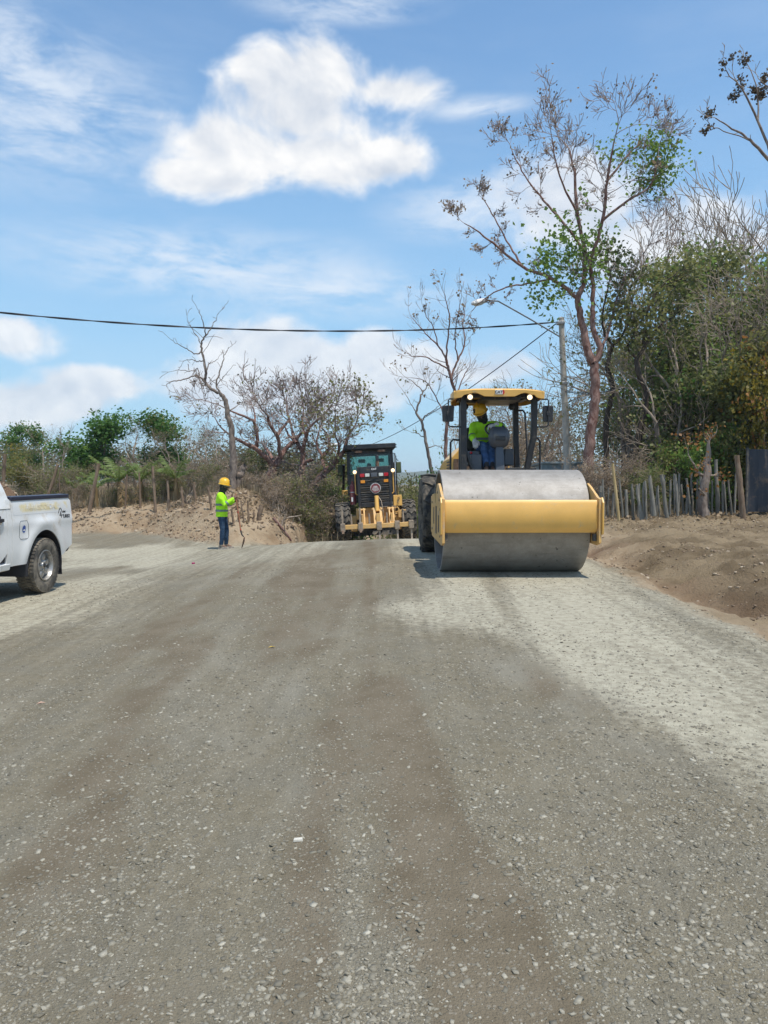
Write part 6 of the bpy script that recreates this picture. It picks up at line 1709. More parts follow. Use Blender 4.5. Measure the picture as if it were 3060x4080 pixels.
# the big red-trunked tree on the right
def right_red_tree():
    d = 24.5
    c4 = lambda pts, dj=0.0: [P(2100 + a / 1.728, 1000 + b / 1.728, d + dj * i / max(1, len(pts) - 1)) for i, (a, b) in enumerate(pts)]
    ph = lambda pts, dj=0.0: [P(a, b, d + dj * i / max(1, len(pts) - 1)) for i, (a, b) in enumerate(pts)]
    cfg = dict(SPREAD, up=.05, gnarl=.18, n=5, len=.70)
    L = [(c4([(420, 1900), (425, 1450), (440, 1250), (465, 1060), (470, 900), (458, 775)]), .175, .14, 0, 0),
         (c4([(458, 775), (420, 700), (392, 560), (362, 420), (350, 330), (390, 240)]), .14, .08, 0, 1),
         (c4([(458, 775), (505, 680), (462, 560), (450, 400), (455, 240), (432, 80)]), .10, .06, 0, 2, ),
         (ph([(2325, 1140), (2330, 1000), (2300, 850), (2290, 700), (2270, 600)], .6), .075, .03, 1.0, 6),
         (ph([(2350, 1046), (2400, 880), (2420, 720), (2440, 600)], -.8), .065, .03, 1.1, 6),
         (ph([(2303, 1190), (2200, 1110), (2080, 1060), (1980, 980), (1900, 920), (1850, 890)], -.6), .065, .012, .45, 7),
         (ph([(2200, 1110), (2100, 1130), (2000, 1150), (1930, 1190), (1880, 1240)], .8), .035, .010, .4, 6),
         (ph([(2080, 1060), (2020, 960), (1960, 850), (1920, 780)], 1.2), .035, .011, .45, 6),
         (ph([(2330, 1000), (2240, 880), (2150, 780), (2080, 680), (2040, 600)], .8), .05, .014, .6, 8),
         (ph([(2300, 850), (2230, 700), (2200, 560)], -1.0), .04, .015, .9, 5),
         (ph([(2420, 720), (2500, 620), (2560, 560)], .6), .04, .016, .9, 5),
         (ph([(2400, 880), (2500, 800), (2590, 740), (2620, 640)], -.6), .045, .02, .8, 4),
         (c4([(505, 680), (560, 560), (600, 380), (680, 160)], 1.0), .05, .025, 1.5, 4)]
    t = shaped_tree('red_bark_tree', 'tallest red barked tree, with a green leaf clump high in its crown', stand(2345, d), L, cfg, Mt['bark_red'], Mt['twig_red'], 51, [(Mt['leaf_brown'], .10, 3, .07, .08), (Mt['leaf_grey'], .05, 3, .07, .08)], twig_lvl=3)
    rng = np.random.default_rng(5); b = np.array(t.location)
    C = []
    for (px, py, r, n) in ((2240, 960, .45, 40), (2330, 950, .45, 40), (2200, 1080, .5, 40), (2290, 1060, .4, 30), (2180, 1130, .35, 22), (2160, 1200, .25, 12), (2360, 1080, .3, 18)):
        c = np.array(P(px, py, d)) - b; C.append(c + rng.normal(0, r * 1.15, (n, 3)) * np.array([.8, .8, 1.0]))
    leaf_cloud('leaves', np.concatenate(C), 7, .22, .13, Mt['leaf_fresh'], t, rng)
    C = []
    for (px, py, r, n) in ((2620, 590, .32, 40), (2640, 680, .32, 40), (2590, 690, .3, 30), (2480, 610, .4, 26), (2570, 730, .25, 20), (2660, 620, .25, 22)):
        c = np.array(P(px, py, d)) - b; C.append(c + rng.normal(0, r, (n, 3)) * .8)
    leaf_cloud('leaf_clump', np.concatenate(C), 7, .20, .11, Mt['leaf_fresh'], t, rng)
right_red_tree()

def forest():
    G = 'dense trees behind the right stake fence'
    # dark S-shaped trunks in front
    def dk(name, label, base, defs, d, seed):
        c4 = lambda pts, dj=0.0: [P(2100 + a / 1.728, 1000 + b / 1.728, d + dj * i / max(1, len(pts) - 1)) for i, (a, b) in enumerate(pts)]
        L = [(c4(p), a, b_, cr, n) for (p, a, b_, cr, n) in defs]
        shaped_tree(name, label, stand(base, d), L, dict(SPREAD, up=.05), Mt['bark_dark'], Mt['bark_dark'], seed, [(Mt['leaf_dark'], .8, 9, .2, .13), (Mt['leaf_olive'], .5, 8, .2, .13)], G, 2)
    dk('dark_trunk_tree', 'dark slender forked trunk tree beside the tallest red barked tree', 2420, [([(545, 1850), (540, 1300), (560, 1100), (590, 930), (550, 800), (590, 650)], .10, .07, 0, 0), ([(590, 650), (640, 600), (700, 500), (720, 420)], .05, .03, .9, 4), ([(590, 650), (530, 560), (520, 420), (560, 250)], .05, .025, .9, 4)], 25.5, 61)
    dk('dark_trunk_tree', 'dark curving trunk tree with crooked forks behind the grey stakes', 2530, [([(740, 1900), (735, 1600), (740, 1400), (800, 1150), (820, 970), (770, 850), (755, 740)], .12, .08, 0, 0), ([(755, 740), (820, 640), (870, 560), (960, 480)], .06, .03, 1.0, 4), ([(755, 740), (700, 680), (690, 660)], .05, .04, .6, 2), ([(800, 640), (830, 420), (880, 300)], .05, .03, 1.0, 4)], 25.0, 62)
    for (key, px, d, yt, mats, lab, sx) in (
            ('olive', 2610, 29, 985, None, 'olive leafed tree rising right of the tallest red barked tree', 1.0),
            ('dark', 2760, 27, 1130, None, 'dark green tree directly behind the grey stakes', 1.05),
            ('olive', 2880, 30, 930, {'crown': Mt['leaf_dark'], 'leaf_patch': Mt['leaf_olive']}, 'tall dark olive tree behind the pale thick trunk', 1.0),
            ('dark', 3010, 28, 1080, {'leaf_patch': Mt['leaf_fresh']}, 'dark green tree with fresh leaf patches over the blue sheet gate', 1.0),
            ('olive', 3160, 27, 960, None, 'olive tree standing beyond the blue sheet gate', 1.0),
            ('greenA', 2900, 24, 1490, {'crown': Mt['leaf_olive'], 'leaf_patch': Mt['leaf_fresh']}, 'low olive tree in front of the dense dark trees', 1.0),
            ('greenA', 3040, 23, 1330, {'crown': Mt['leaf_olive'], 'leaf_patch': Mt['leaf_orange']}, 'tree with rust orange leaf patches beside the blue sheet gate', .95),
            ('greenB', 2700, 25, 1520, {'crown': Mt['leaf_dark'], 'leaf_patch': Mt['leaf_green']}, 'low dark green tree above the grey stakes', 1.1),
            ('greenB', 2960, 22.5, 1500, {'crown': Mt['leaf_dark'], 'leaf_patch': Mt['leaf_yellow']}, 'low dark tree with yellow leaf patches near the thick post', 1.0),
            ('bushG', 2830, 22.6, 1640, {'leaf_patch': Mt['leaf_fresh']}, 'fresh green bush above the pale thick trunk', .75),
            ('bushG', 2975, 22.2, 1570, {'crown': Mt['leaf_olive'], 'leaf_patch': Mt['leaf_yellow']}, 'yellow and olive bush beside the thick gate post', .7),
            ('bushG', 2700, 23.4, 1700, {'crown': Mt['leaf_olive'], 'leaf_patch': Mt['leaf_fresh']}, 'olive bush behind the dark curving trunk', .8),
            ('bush', 3060, 21.8, 1420, {'crown': Mt['leaf_yellow'], 'leaf_patch': Mt['leaf_orange']}, 'yellow and orange bush over the slate blue sheet gate', .6),
            ('bushG', 2580, 23, 1840, None, 'bright green bush behind the grey stakes', .8),
            ('olive', 2480, 34, 1330, {'crown': Mt['leaf_olive'], 'leaf_patch': Mt['leaf_fresh']}, 'pale olive tree seen behind the dark forked trunks', .9),
            ('dark', 2660, 32, 1200, None, 'shaded dark tree behind the dark curving trunk', 1.1),
            ('dark', 2850, 33, 1050, None, 'shaded dark tree deep behind the low olive tree', 1.1),
            ('dark', 3080, 33, 1000, None, 'shaded dark tree far behind the blue sheet gate', 1.1)):
        tree_at(key, 'dense_tree' if 'bush' not in key else 'green_bush', lab, px, d, yt, px * .13, group=G if 'bush' not in key else None, cat='tree' if 'bush' not in key else 'bush', sx=sx, mats=mats)
    for (px, d, yt, lab) in ((2500, 26.5, 1180, 'grey bare tree between the dark trunks behind the stakes'), (2640, 24.5, 1250, 'grey bare tree in front of the olive leafed tree'), (2830, 24.2, 1120, 'grey bare tree above the pale thick trunk'), (2930, 25, 1000, 'tall grey bare tree in front of the dense dark trees'), (2740, 25.5, 1020, 'tall grey bare tree behind the low dark green tree')):
        tree_at('bareB', 'bare_tree', lab, px, d, yt, px * .31, sx=.9)
    GT = 'bare brown crowns above the dense right trees'
    for (px, d, yt) in ((2650, 36, 800), (2760, 37, 690), (2880, 36, 720), (2990, 38, 690), (3100, 36, 640), (2560, 38, 860)):
        tree_at('bareA', 'bare_tree', 'tall bare brown tree rising above the dense green trees', px, d, yt, px * .17, group=GT, sx=1.0, skip=('leaves',))
    # undergrowth behind the stakes
    GU = 'undergrowth behind the right stake fence'
    r2 = random.Random(3)
    for (px, d, h) in ((2345, 23.4, 1.7), (2385, 23.0, 1.5), (2310, 23.8, 1.9), (2420, 23.2, 1.6)):
        place('brush', 'dry_shrub', 'dry twiggy shrub around the foot of the tallest red barked tree', stand(px, d), h, px * .9, 'dry shrubs around the tallest red barked tree', 'shrub', 1.3)
    for i in range(20):
        px = r2.uniform(2370, 3080); d = r2.uniform(22.0, 24.5)
        place(r2.choice(('brush', 'brush', 'brushG')), 'dry_shrub', 'dry twiggy shrub behind the grey stakes on the right', stand(px, d), r2.uniform(1.2, 2.2), r2.uniform(0, 6), GU, 'shrub', 1.1)
    # overhanging tree near the right edge with dark seed clumps
    d = 19.0
    ph = lambda pts, dj=0.0: [P(a, b, d + dj * i / max(1, len(pts) - 1)) for i, (a, b) in enumerate(pts)]
    L = [(ph([(3330, 2060), (3320, 1500), (3280, 1000), (3200, 800)]), .16, .08, 0, 0), (ph([(3200, 800), (3080, 650), (2990, 560), (2930, 520), (2850, 470)]), .05, .012, .35, 3), (ph([(3080, 650), (3020, 480), (2960, 360), (2940, 330)]), .035, .012, .35, 3),
         (ph([(3020, 480), (3010, 330), (2970, 240)], .4), .025, .010, .3, 3), (ph([(3200, 800), (3150, 560), (3080, 380), (3040, 330)], -.4), .04, .012, .4, 4), (ph([(2960, 360), (2900, 290), (2880, 240)], .3), .016, .008, .25, 2), (ph([(2990, 560), (2880, 520), (2830, 500), (2815, 450)], -.3), .016, .008, .25, 2)]
    t = shaped_tree('seed_pod_tree', 'thin branched tree with dark round seed clumps overhanging from the right', stand(3330, d), L, dict(BARE, up=.02), Mt['bark_grey'], Mt['twig'], 71, None, twig_lvl=1)
    rng = np.random.default_rng(4); b = np.array(t.location); C = []
    for (px, py) in ((2945, 335), (2890, 240), (2965, 235), (2815, 450), (2825, 510), (3040, 350), (3030, 390), (2930, 380), (3000, 360), (3050, 300)):
        C.append(np.array(P(px, py, d + .2)) - b + rng.normal(0, .06, (5, 3)))
    leaf_cloud('seed_clump', np.concatenate(C), 14, .045, .075, Mt['leaf_grey'], t, rng)
forest()

# banana plants ------------------------------------------------------------------
def banana(label, loc, H, seed, nf, dry, lean=0.0):
    rng = np.random.default_rng(seed)
    t = thing('banana_plant', label, 'banana plant', loc, rng.uniform(0, 6), 'banana plants behind the left fence')
    W = Wood(); hs = H * .48
    W.tube(curve_pts([(0, 0, -.05), (.03, 0, hs * .5), (.02, .02, hs)], 5), np.linspace(.11, .055, 11), 8)
    W.build('stem', Mt['banana_dry'], t)
    def frond(a, L, rise, m, name, torn):
        mid = []
        for k in range(13):
            u = k / 12; r = L * u * (1 - .12 * u); mid.append(np.array([r * math.cos(a) * rise[0], r * math.sin(a) * rise[0], hs - .05 + L * (rise[1] * u - rise[2] * u * u)]))
        mid = np.array(mid); V = []; F = []; n = 0
        for sgn in (-1, 1):
            fine = curve_pts(mid, 3)
            for k in range(4, len(fine) - 1, 1):
                if rng.random() < torn: continue
                u = k / len(fine); w = .30 * math.sin(math.pi * min(1, u * 1.04 - .06)) ** .6 * (L / 1.6) * rng.uniform(.8, 1.1)
                tg = unit(fine[k + 1] - fine[k]); sd = unit(np.cross(tg, [0, 0, 1])) * sgn
                o = sd * w * .82 + np.array([0, 0, -.45 * w]) * rng.uniform(.2, 1.6) + tg * w * .35
                p0, p1 = fine[k], fine[k] + (fine[k + 1] - fine[k]) * .93
                V += [p0, p1, p1 + o, p0 + o * .97]; F.append([n, n + 1, n + 2, n + 3]); n += 4
        fr_ = arr_mesh(name, np.array(V), np.array(F), m, t)
        R_ = Wood(); R_.tube(mid, np.linspace(.018, .005, len(mid)), 4); R_.build('midrib', m, fr_)
    for k in range(nf): frond(2 * np.pi * k / nf + rng.normal(0, .3), H * rng.uniform(.55, .75), (rng.uniform(.5, .8), rng.uniform(.75, 1.05), rng.uniform(.25, .65)), Mt['banana'], 'frond', .06)
    for k in range(dry): frond(rng.uniform(0, 6.3), H * rng.uniform(.35, .5), (rng.uniform(.3, .5), rng.uniform(.1, .3), rng.uniform(.8, 1.2)), Mt['banana_dry'], 'dry_frond', .55)
for (px, d, yt, seed, nf, dry, lab) in ((385, 27.6, 1850, 1, 6, 2, 'banana plant with yellowing fronds behind the leaning fence post'), (475, 27.2, 1800, 2, 7, 3, 'banana plant with broad green fronds and brown hanging leaves'), (560, 27.8, 1810, 3, 7, 2, 'banana plant with upright torn fronds between two tall posts'),
                                        (700, 27.0, 1805, 4, 7, 2, 'banana plant with arching fronds in front of the olive patched tree'), (300, 28.5, 1880, 5, 5, 3, 'small banana plant beside the pickup bed')):
    loc = stand(px, d); banana(lab, loc, top_h(loc, yt, d) * 1.05, seed, nf, dry)

# dry grass and leaf litter --------------------------------------------------------
def dry_grass():
    rng = np.random.default_rng(9); n = 95000
    x = rng.uniform(-16, 12, n); y = rng.uniform(17, 33, n)
    bt = bank_t(x, y)
    left = sst(2.2, 4.6, bt) * sst(-1.6, -2.4, x); right = sst(20.8, 22.5, y - .0 * x) * sst(5.2, 6.2, x)
    low = sst(23, 26, y) * sst(-2.6, -1.5, x) * sst(-1.0, -1.7, x)
    keep = rng.random(n) < np.clip(np.maximum.reduce([left, right, low]) * sst(.30, .6, fbm(x * .9, y * .9, 3, 83)) * 1.1, 0, 1)
    x, y = x[keep], y[keep]; n = len(x); z = height(x, y)
    h = rng.uniform(.15, .85, n) * (.6 + .8 * vnoise(x * .7, y * .7, 5)); a = rng.uniform(0, 6.3, n); l = rng.uniform(.1, .7, n) * h
    b = np.stack([x, y, z], 1); sd = np.stack([np.cos(a + 1.57), np.sin(a + 1.57), 0 * a], 1) * .008; tp = np.stack([np.cos(a) * l, np.sin(a) * l, h], 1)
    V = np.stack([b - sd, b + sd, b + sd * .6 + tp * np.array([.4, .4, .6]), b - sd * .6 + tp * np.array([.4, .4, .6]), b + tp, ], 1)
    F = (np.arange(n) * 5)[:, None, None] + np.array([[0, 1, 2, 3]])[None]
    F2 = (np.arange(n) * 5)[:, None, None] + np.array([[3, 2, 4, 4]])[None]
    o = arr_mesh('dry_grass', V.reshape(-1, 3), F.reshape(-1, 4), Mt['straw']); tag(o, 'dry straw coloured grass and weeds along both fences', None, None, 'stuff')
    n = 46000; x = rng.uniform(-15, 12, n); y = rng.uniform(15, 30, n)
    keep = (soil_mask(x, y) > .5) & (rng.random(n) < sst(.35, .6, fbm(x * .8, y * .8, 3, 87)) * np.where(x < 0, sst(.3, 3, bank_t(x, y)), sst(18, 21.5, y)))
    x, y = x[keep], y[keep]; z = height(x, y) + .02
    C = np.stack([x, y, z], 1)
    o = leaf_cloud('leaf_litter', C, 1, np.array([.03, .03, .012]), .10, Mt['leaf_brown'], None, rng, 0.0, .4); tag(o, 'fallen dry brown leaves littering the dirt banks', None, None, 'stuff')
dry_grass()
far_wood()
# ------------------------------------------------------------------ posts, poles, cables, sheds, litter
def crooked_post(name, label, base, top, r, m, seed, group=None, fork=False):
    rng = np.random.default_rng(seed)
    t = thing(name, label, 'fence post', base, 0, group)
    a = np.zeros(3); b = np.array(top) - np.array(base); c = curve_pts([a - b * .06, b * .35 + rng.normal(0, .009, 3), b * .7 + rng.normal(0, .009, 3), b], 4)
    W = Wood(); rr = r * (1 + rng.normal(0, .06, len(c))) * np.linspace(1.06, .88, len(c)); W.tube(c, rr, 8)
    if fork:
        W.tube(curve_pts([b * .72, b * .86 + np.array([.06, 0, 0]), b * 1.0 + np.array([.12, 0, 0])], 3), np.linspace(r * .6, r * .4, 7), 6)
    W.build('stake', m, t)
    cap = MB(); e = c[-1]; dd = unit(c[-1] - c[-2]); u = unit(np.cross(dd, [0, 1, 0])); w = np.cross(dd, u)
    cap.add([tuple(e + dd * .003 + (u * math.cos(k * math.pi / 4) + w * math.sin(k * math.pi / 4)) * rr[-1] * .98) for k in range(8)], [tuple(range(8))]); cap.build('cut_top', Mt['post_pale'], t)
    return t
def post_px(label, bx, by, tx, ty, d, r, m, seed, group=None, fork=False):
    b = P(bx, by, d); b.z = gz(b.x, b.y); tp = P(tx, ty, d)
    return crooked_post('fence_post', label, tuple(b), tuple(tp), r, m, seed, group, fork)
c5x = lambda a, b: (a / 1.8433, 1560 + b / 1.8433)
GL = 'rough wooden fence posts along the left dirt bank'
defs = [((655, 960), (725, 530), 25.6, .062, 'thick dark post leaning right, next to the pickup bed'),
        ((320, 790), (425, 535), 27.0, .060, 'dark post leaning far right behind the pickup bed'),
        ((432, 770), (440, 560), 27.5, .022, 'thin pale stick upright beside the far leaning dark post'),
        ((0, 600), (35, 460), 24.0, .06, 'dark post leaning over the pickup cab by the reddish mound'),
        ((918, 905), (932, 610), 26.2, .034, 'slim upright post in front of the second banana plant'),
        ((1032, 895), (1022, 595), 26.0, .036, 'slim dark post beside the third banana plant'),
        ((1142, 910), (1120, 548), 25.4, .048, 'tall straight pale brown post, the tallest of the row'),
        ((1242, 912), (1228, 655), 25.2, .042, 'plain brown post left of the leaning forked branch'),
        ((1340, 935), (1335, 700), 24.8, .040, 'short post beside the dark leaning branch'),
        ((1437, 955), (1425, 672), 24.2, .042, 'straight brown post below the dry grassy hump')]
for i, ((a, b), (c, e), d, r, lab) in enumerate(defs):
    bx, by = c5x(a, b); tx, ty = c5x(c, e); post_px('weathered ' + lab, bx, by, tx, ty, d, r, Mt['post'], 100 + i, GL)
c4x = lambda a, b: (800 + a / 6.145, 1860 + b / 6.145)
defs = [((262, 1425), (178, 490), 22.8, .034, 'leaning brown stake just behind the worker\'s back', False),
        ((672, 1540), (640, 1000), 21.9, .024, 'thin dark stake in front of the worker\'s shirt', False),
        ((805, 1540), (750, 1030), 21.8, .034, 'thick leaning brown stake beside the shovel handle', False),
        ((935, 1530), (905, 870), 21.8, .020, 'thin pale bent stake right of the shovel', False),
        ((1057, 1510), (985, 830), 21.8, .024, 'forked dark stake third from the shovel', True),
        ((1170, 1485), (1155, 820), 21.9, .028, 'straight stake with dark bark right of the forked stake', False)]
for i, ((a, b), (c, e), d, r, lab, fk) in enumerate(defs):
    bx, by = c4x(a, b); tx, ty = c4x(c, e); post_px(lab, bx, by, tx, ty, d, r, Mt['post'], 130 + i, GL, fk)
c6x = lambda a, b: (600 + a / 1.8433, 1200 + b / 1.8433)
for i, ((a, b), (c, e), d, r, lab) in enumerate((((757, 1660), (757, 1545), 22.2, .024, 'short stake next to the stub at the end of the dirt bank'), ((798, 1650), (812, 1500), 22.4, .07, 'thick grey stump like stub at the end of the dirt bank'), ((570, 1680), (562, 1540), 21.6, .022, 'short thin stake low on the bank beneath the worker\'s elbow'))):
    bx, by = c6x(a, b); tx, ty = c6x(c, e); post_px(lab, bx, by, tx, ty, d, r, Mt['post'], 150 + i, GL)
# fallen branches on the end of the bank
def fallen(label, pts, r, seed, m):
    pts = [Vector(p) for p in pts]; b = Vector(pts[0]); t = thing('fallen_branch', label, 'branch', tuple(b))
    for p in pts: p.z = max(p.z, gz(p.x, p.y) + r * .6)
    rng = np.random.default_rng(seed); W = Wood(); c = curve_pts([np.array(p - b) for p in pts], 4); W.tube(c, np.linspace(r, r * .5, len(c)), 6)
    W.build('limb', m, t)
    T = Wood(); tips = []
    for k in range(4): grow(rng, T, c[int(len(c) * (.3 + .15 * k))], rng.normal(0, 1, 3) + np.array([0, 0, .6]), .5, r * .4, 1, BARE, tips)
    T.build('twigs', Mt['twig'], t)
fallen('long pale fallen branch lying down the end of the dirt bank', crop6([(900, 1590), (950, 1650), (1000, 1710), (1035, 1760)], 22.6), .05, 1, Mt['bark_red'])
fallen('grey dead branch fork lying on the brush above the bank end', crop6([(960, 1620), (1010, 1590), (1070, 1580), (1110, 1570)], 23.2), .03, 2, Mt['twig'])
fallen('dark branch leaning among the posts by the dry hump', [P(*c5x(1400, 890), 25.0), P(*c5x(1370, 820), 25.0), P(*c5x(1340, 770), 25.1)], .05, 3, Mt['bark_dark'])

# right-hand stake fence
GRF = 'grey wooden stakes of the right fence'
defs = [((2466, 2110), (2441, 1848), 19.9, .040, 'post_pale', 'pale yellow peeled post leaning left of the grey stakes'),
        ((2555, 2090), (2538, 1930), 20.6, .045, 'post_grey', None), ((2606, 2092), (2589, 1905), 20.4, .055, 'post_grey', None), ((2657, 2088), (2634, 1890), 20.3, .055, 'post_grey', None),
        ((2700, 2086), (2690, 1890), 20.6, .040, 'post_grey', None), ((2500, 2092), (2494, 1950), 20.9, .04, 'post_grey', None), ((2750, 2080), (2735, 1905), 20.9, .035, 'post_grey', None),
        ((2860, 2062), (2852, 1830), 20.9, .055, 'post_grey', 'tall grey stake right of the pale thick trunk'), ((2962, 2058), (2935, 1815), 19.6, .075, 'post', 'thick brown gate post beside the slate blue sheet gate'),
        ((2400, 2098), (2396, 1960), 21.0, .04, 'post_grey', None), ((2525, 2090), (2519, 1945), 21.0, .035, 'post_grey', None)]
for i, ((bx, by), (tx, ty), d, r, m, lab) in enumerate(defs):
    post_px(lab or 'grey weathered stake in the right fence in front of the undergrowth', bx, by, tx, ty, d, r, Mt[m], 200 + i, GRF if not lab else None)
rs = random.Random(12)
for i in range(34):
    px = 2375 + i * 17.3 + rs.uniform(-5, 5); lean = rs.uniform(-14, 8); by = 2098 - (px - 2380) * .075 + rs.uniform(-4, 4)
    post_px('grey weathered stake in the right fence in front of the undergrowth', px, by, px + lean, by - rs.uniform(125, 190), rs.uniform(20.7, 21.3), rs.uniform(.022, .04), Mt['post_grey'], 260 + i, GRF)
b = P(2805, 2085, 20.6); b.z = gz(b.x, b.y)
shaped_tree('thick_trunk', 'pale thick living fence trunk among the grey stakes', tuple(b), [([tuple(b), P(2800, 1980, 20.6), P(2815, 1900, 20.6), P(2820, 1830, 20.7)], .14, .09, .5, 2), ([P(2815, 1900, 20.6), P(2780, 1880, 20.6), P(2765, 1850, 20.5)], .05, .03, .5, 2)], BARE, Mt['bark_grey'], Mt['twig'], 77, [(Mt['leaf_orange'], .7, 8, .12, .09)], twig_lvl=2)
# barbed wire strands
def wire(name, label, pts, r, group=None, sag=0.0, n=24, m='cable', twist=0):
    pts = [np.array(p, float) for p in pts]; out = []
    for a, b in zip(pts[:-1], pts[1:]):
        for t in np.linspace(0, 1, n, endpoint=False):
            p = a + (b - a) * t; p[2] -= sag * 4 * t * (1 - t); out.append(p)
    out.append(pts[-1]); base = out[0].copy(); out = np.array(out) - base
    W = Wood()
    if twist:
        L = np.concatenate([[0], np.cumsum(np.linalg.norm(np.diff(out, axis=0), axis=1))])
        for ph in (0, math.pi):
            c = out + np.stack([0 * L, r * .9 * np.cos(L * twist + ph), r * .9 * np.sin(L * twist + ph)], 1); W.tube(c, np.full(len(c), r), 5)
    else: W.tube(out, np.full(len(out), r), 5)
    o = W.build(name, Mt[m]); o.location = base
    return tag(o, label, 'cable' if 'cable' in name else 'wire', group)

# utility pole on the right with its street lamp
PD = 28.0
pb = P(2268, 2090, PD); pb.z = gz(pb.x, pb.y) - .1
pt = P(2236, 1268, PD)
pole = thing('utility_pole', 'pale concrete utility pole right of the roller canopy', 'utility pole', tuple(pb))
v = np.array(pt - pb)
W = Wood(); W.tube(np.array([v * k for k in np.linspace(0, 1, 9)]), np.linspace(.145, .095, 9), 14); W.build('shaft', Mt['concrete'], pole)
cm = MB(); e = Vector(v); cm.box(-.13, .13, -.13, .13, -.04, .04, Matrix.Translation(e * .665)); cm.build('clamp_band', Mt['galv'], pole, bevel=.01)
MB().box(-.16, .10, -.14, .14, -.05, .05, Matrix.Translation(e * .975)).build('cable_bracket', Mt['galv'], pole, bevel=.01)
MB().lathe([(0, .10), (.03, .08), (.03, .005)], tuple(e), 'z', 14).build('pole_cap', Mt['concrete'], pole, smooth=True)
lamp = thing('street_lamp', 'pale street lamp head on a long arm reaching left from the right utility pole', 'street lamp', tuple(P(2200, 1330, PD)))
o0 = Vector(lamp.location)
arm = [P(2228, 1340, PD) - o0, P(2110, 1270, PD - .4) - o0, P(2030, 1225, PD - .8) - o0, P(1985, 1200, PD - 1.0) - o0, P(1940, 1196, PD - 1.2) - o0]
MB().tube(arm, .028, 8).build('arm', Mt['galv'], lamp, smooth=True)
def lamp_head(parent, a, b, w, h, m):
    a, b = Vector(a), Vector(b); d = (b - a); L = d.length; d.normalize(); s = d.cross(Vector((0, 0, 1))).normalized(); u = s.cross(d)
    rings = []
    for t, k in ((0, .35), (.12, .8), (.4, 1.0), (.75, .95), (.94, .65), (1, .25)):
        c = a + d * L * t; rings.append([c + s * (w * k * math.cos(q)) + u * (h * k * (math.sin(q) if math.sin(q) > 0 else .55 * math.sin(q))) for q in [2 * math.pi * j / 14 for j in range(14)]])
    hd = MB().loft(rings).build('lamp_head', m, parent, smooth=True)
    c = a + d * L * .58; rings = []
    for kz, k in ((-.35, 1.0), (-.62, .9), (-.75, .5)):
        rings.append([c + d * (L * .30 * k * math.cos(q)) + s * (w * .75 * k * math.sin(q)) + u * h * kz for q in [2 * math.pi * j / 14 for j in range(14)]])
    MB().loft(rings).build('lens', Mt['white_lens'], hd, smooth=True)
    return hd
hd = lamp_head(lamp, P(1942, 1198, PD - 1.2) - o0, P(1880, 1212, PD - 1.5) - o0, .15, .13, Mt['lamp_white'])
MB().lathe([(0, .035), (.08, .03), (.09, .005)], tuple(P(1914, 1191, PD - 1.35) - o0), 'z', 12).build('photocell', pm('blue_photocell', (.03, .06, .20), .4), hd, smooth=True)
wire('overhead_cable', 'black twisted cable spanning the sky from the right utility pole to the left', [P(2222, 1283, PD), P(-900, 1130, 21.0)], .0165, None, .72, 160, 'cable', 2.2)
wire('service_cable', 'thin black cable dropping from the right pole behind the roller toward the grader', [P(2215, 1290, PD), P(1460, 1778, 58)], .020, None, .5, 60, 'cable')
wire('stay_cable', 'thin cable from the right utility pole into the dense trees', [P(2245, 1560, PD), P(2500, 1545, 24)], .014, None, .1, 20, 'cable')

# left utility pole and its lamp
LD = 31.0
lb = P(1190, 2150, LD); lb.z = gz(lb.x, lb.y) - .1; lt = P(1178, 1828, LD)
lp = thing('utility_pole', 'weathered short grey utility pole among the red barked trees', 'utility pole', tuple(lb))
v = np.array(lt - lb); W = Wood(); W.tube(np.array([v * k for k in np.linspace(0, 1, 9)]), np.linspace(.12, .085, 9), 12); W.build('shaft', Mt['concrete'], lp)
MB().lathe([(0, .09), (.03, .07), (.03, .005)], tuple(v), 'z', 12).build('pole_cap', Mt['concrete'], lp, smooth=True)
MB().box(-.11, .11, -.11, .11, -.03, .03, Matrix.Translation(Vector(v) * .93)).build('clamp_band', Mt['galv'], lp, bevel=.008)
sl = thing('street_lamp', 'white street lamp head on a thin arm left of the grader cab roof', 'street lamp', tuple(P(1178, 1850, LD)))
o0 = Vector(sl.location)
MB().tube([P(1180, 1850, LD) - o0, P(1230, 1815, LD - .3) - o0, P(1275, 1790, LD - .5) - o0, P(1305, 1779, LD - .6) - o0], .02, 8).build('arm', Mt['galv'], sl, smooth=True)
lamp_head(sl, P(1300, 1780, LD - .6) - o0, P(1346, 1771, LD - .7) - o0, .12, .09, Mt['lamp_white'])

# grey-blue metal shed behind the roller
sx0, sx1 = P(2160, 1850, 31).x, P(2358, 1850, 31).x
zs = P(2200, 1840, 31).z; zg = gz(sx0, 31) - .2
shed = thing('metal_shed', 'grey blue sheet metal shed behind the drum of the road roller', 'shed', (sx0, 31, zg))
w = sx1 - sx0; h = zs - zg
mb = MB(); prof = []
n = int(w / .09)
rg = []
for k in range(n + 1):
    x = w * k / n; rg.append([(x, .012 * (k % 2), 0), (x, .012 * (k % 2), h - .08), (x, .04 + .012 * (k % 2), h - .08), (x, .04 + .012 * (k % 2), 0)])
mb.loft(rg).build('front_sheet', Mt['blue_sheet'], shed)
MB().box(.0, .04, .05, 1.8, 0, h - .08).build('side_sheet', Mt['blue_sheet'], shed); MB().box(w - .04, w, .05, 1.8, 0, h - .08).build('side_sheet', Mt['blue_sheet'], shed)
MB().box(0, w, 1.8, 1.84, 0, h - .08).build('back_sheet', Mt['blue_sheet'], shed)
MB().loft([[(-.08, -.10, h - .075), (w + .08, -.10, h - .075), (w + .08, -.10, h), (-.08, -.10, h)], [(-.08, 1.95, h - .16), (w + .08, 1.95, h - .16), (w + .08, 1.95, h - .08), (-.08, 1.95, h - .08)]]).build('roof', Mt['blue_sheet'], shed, bevel=.01)
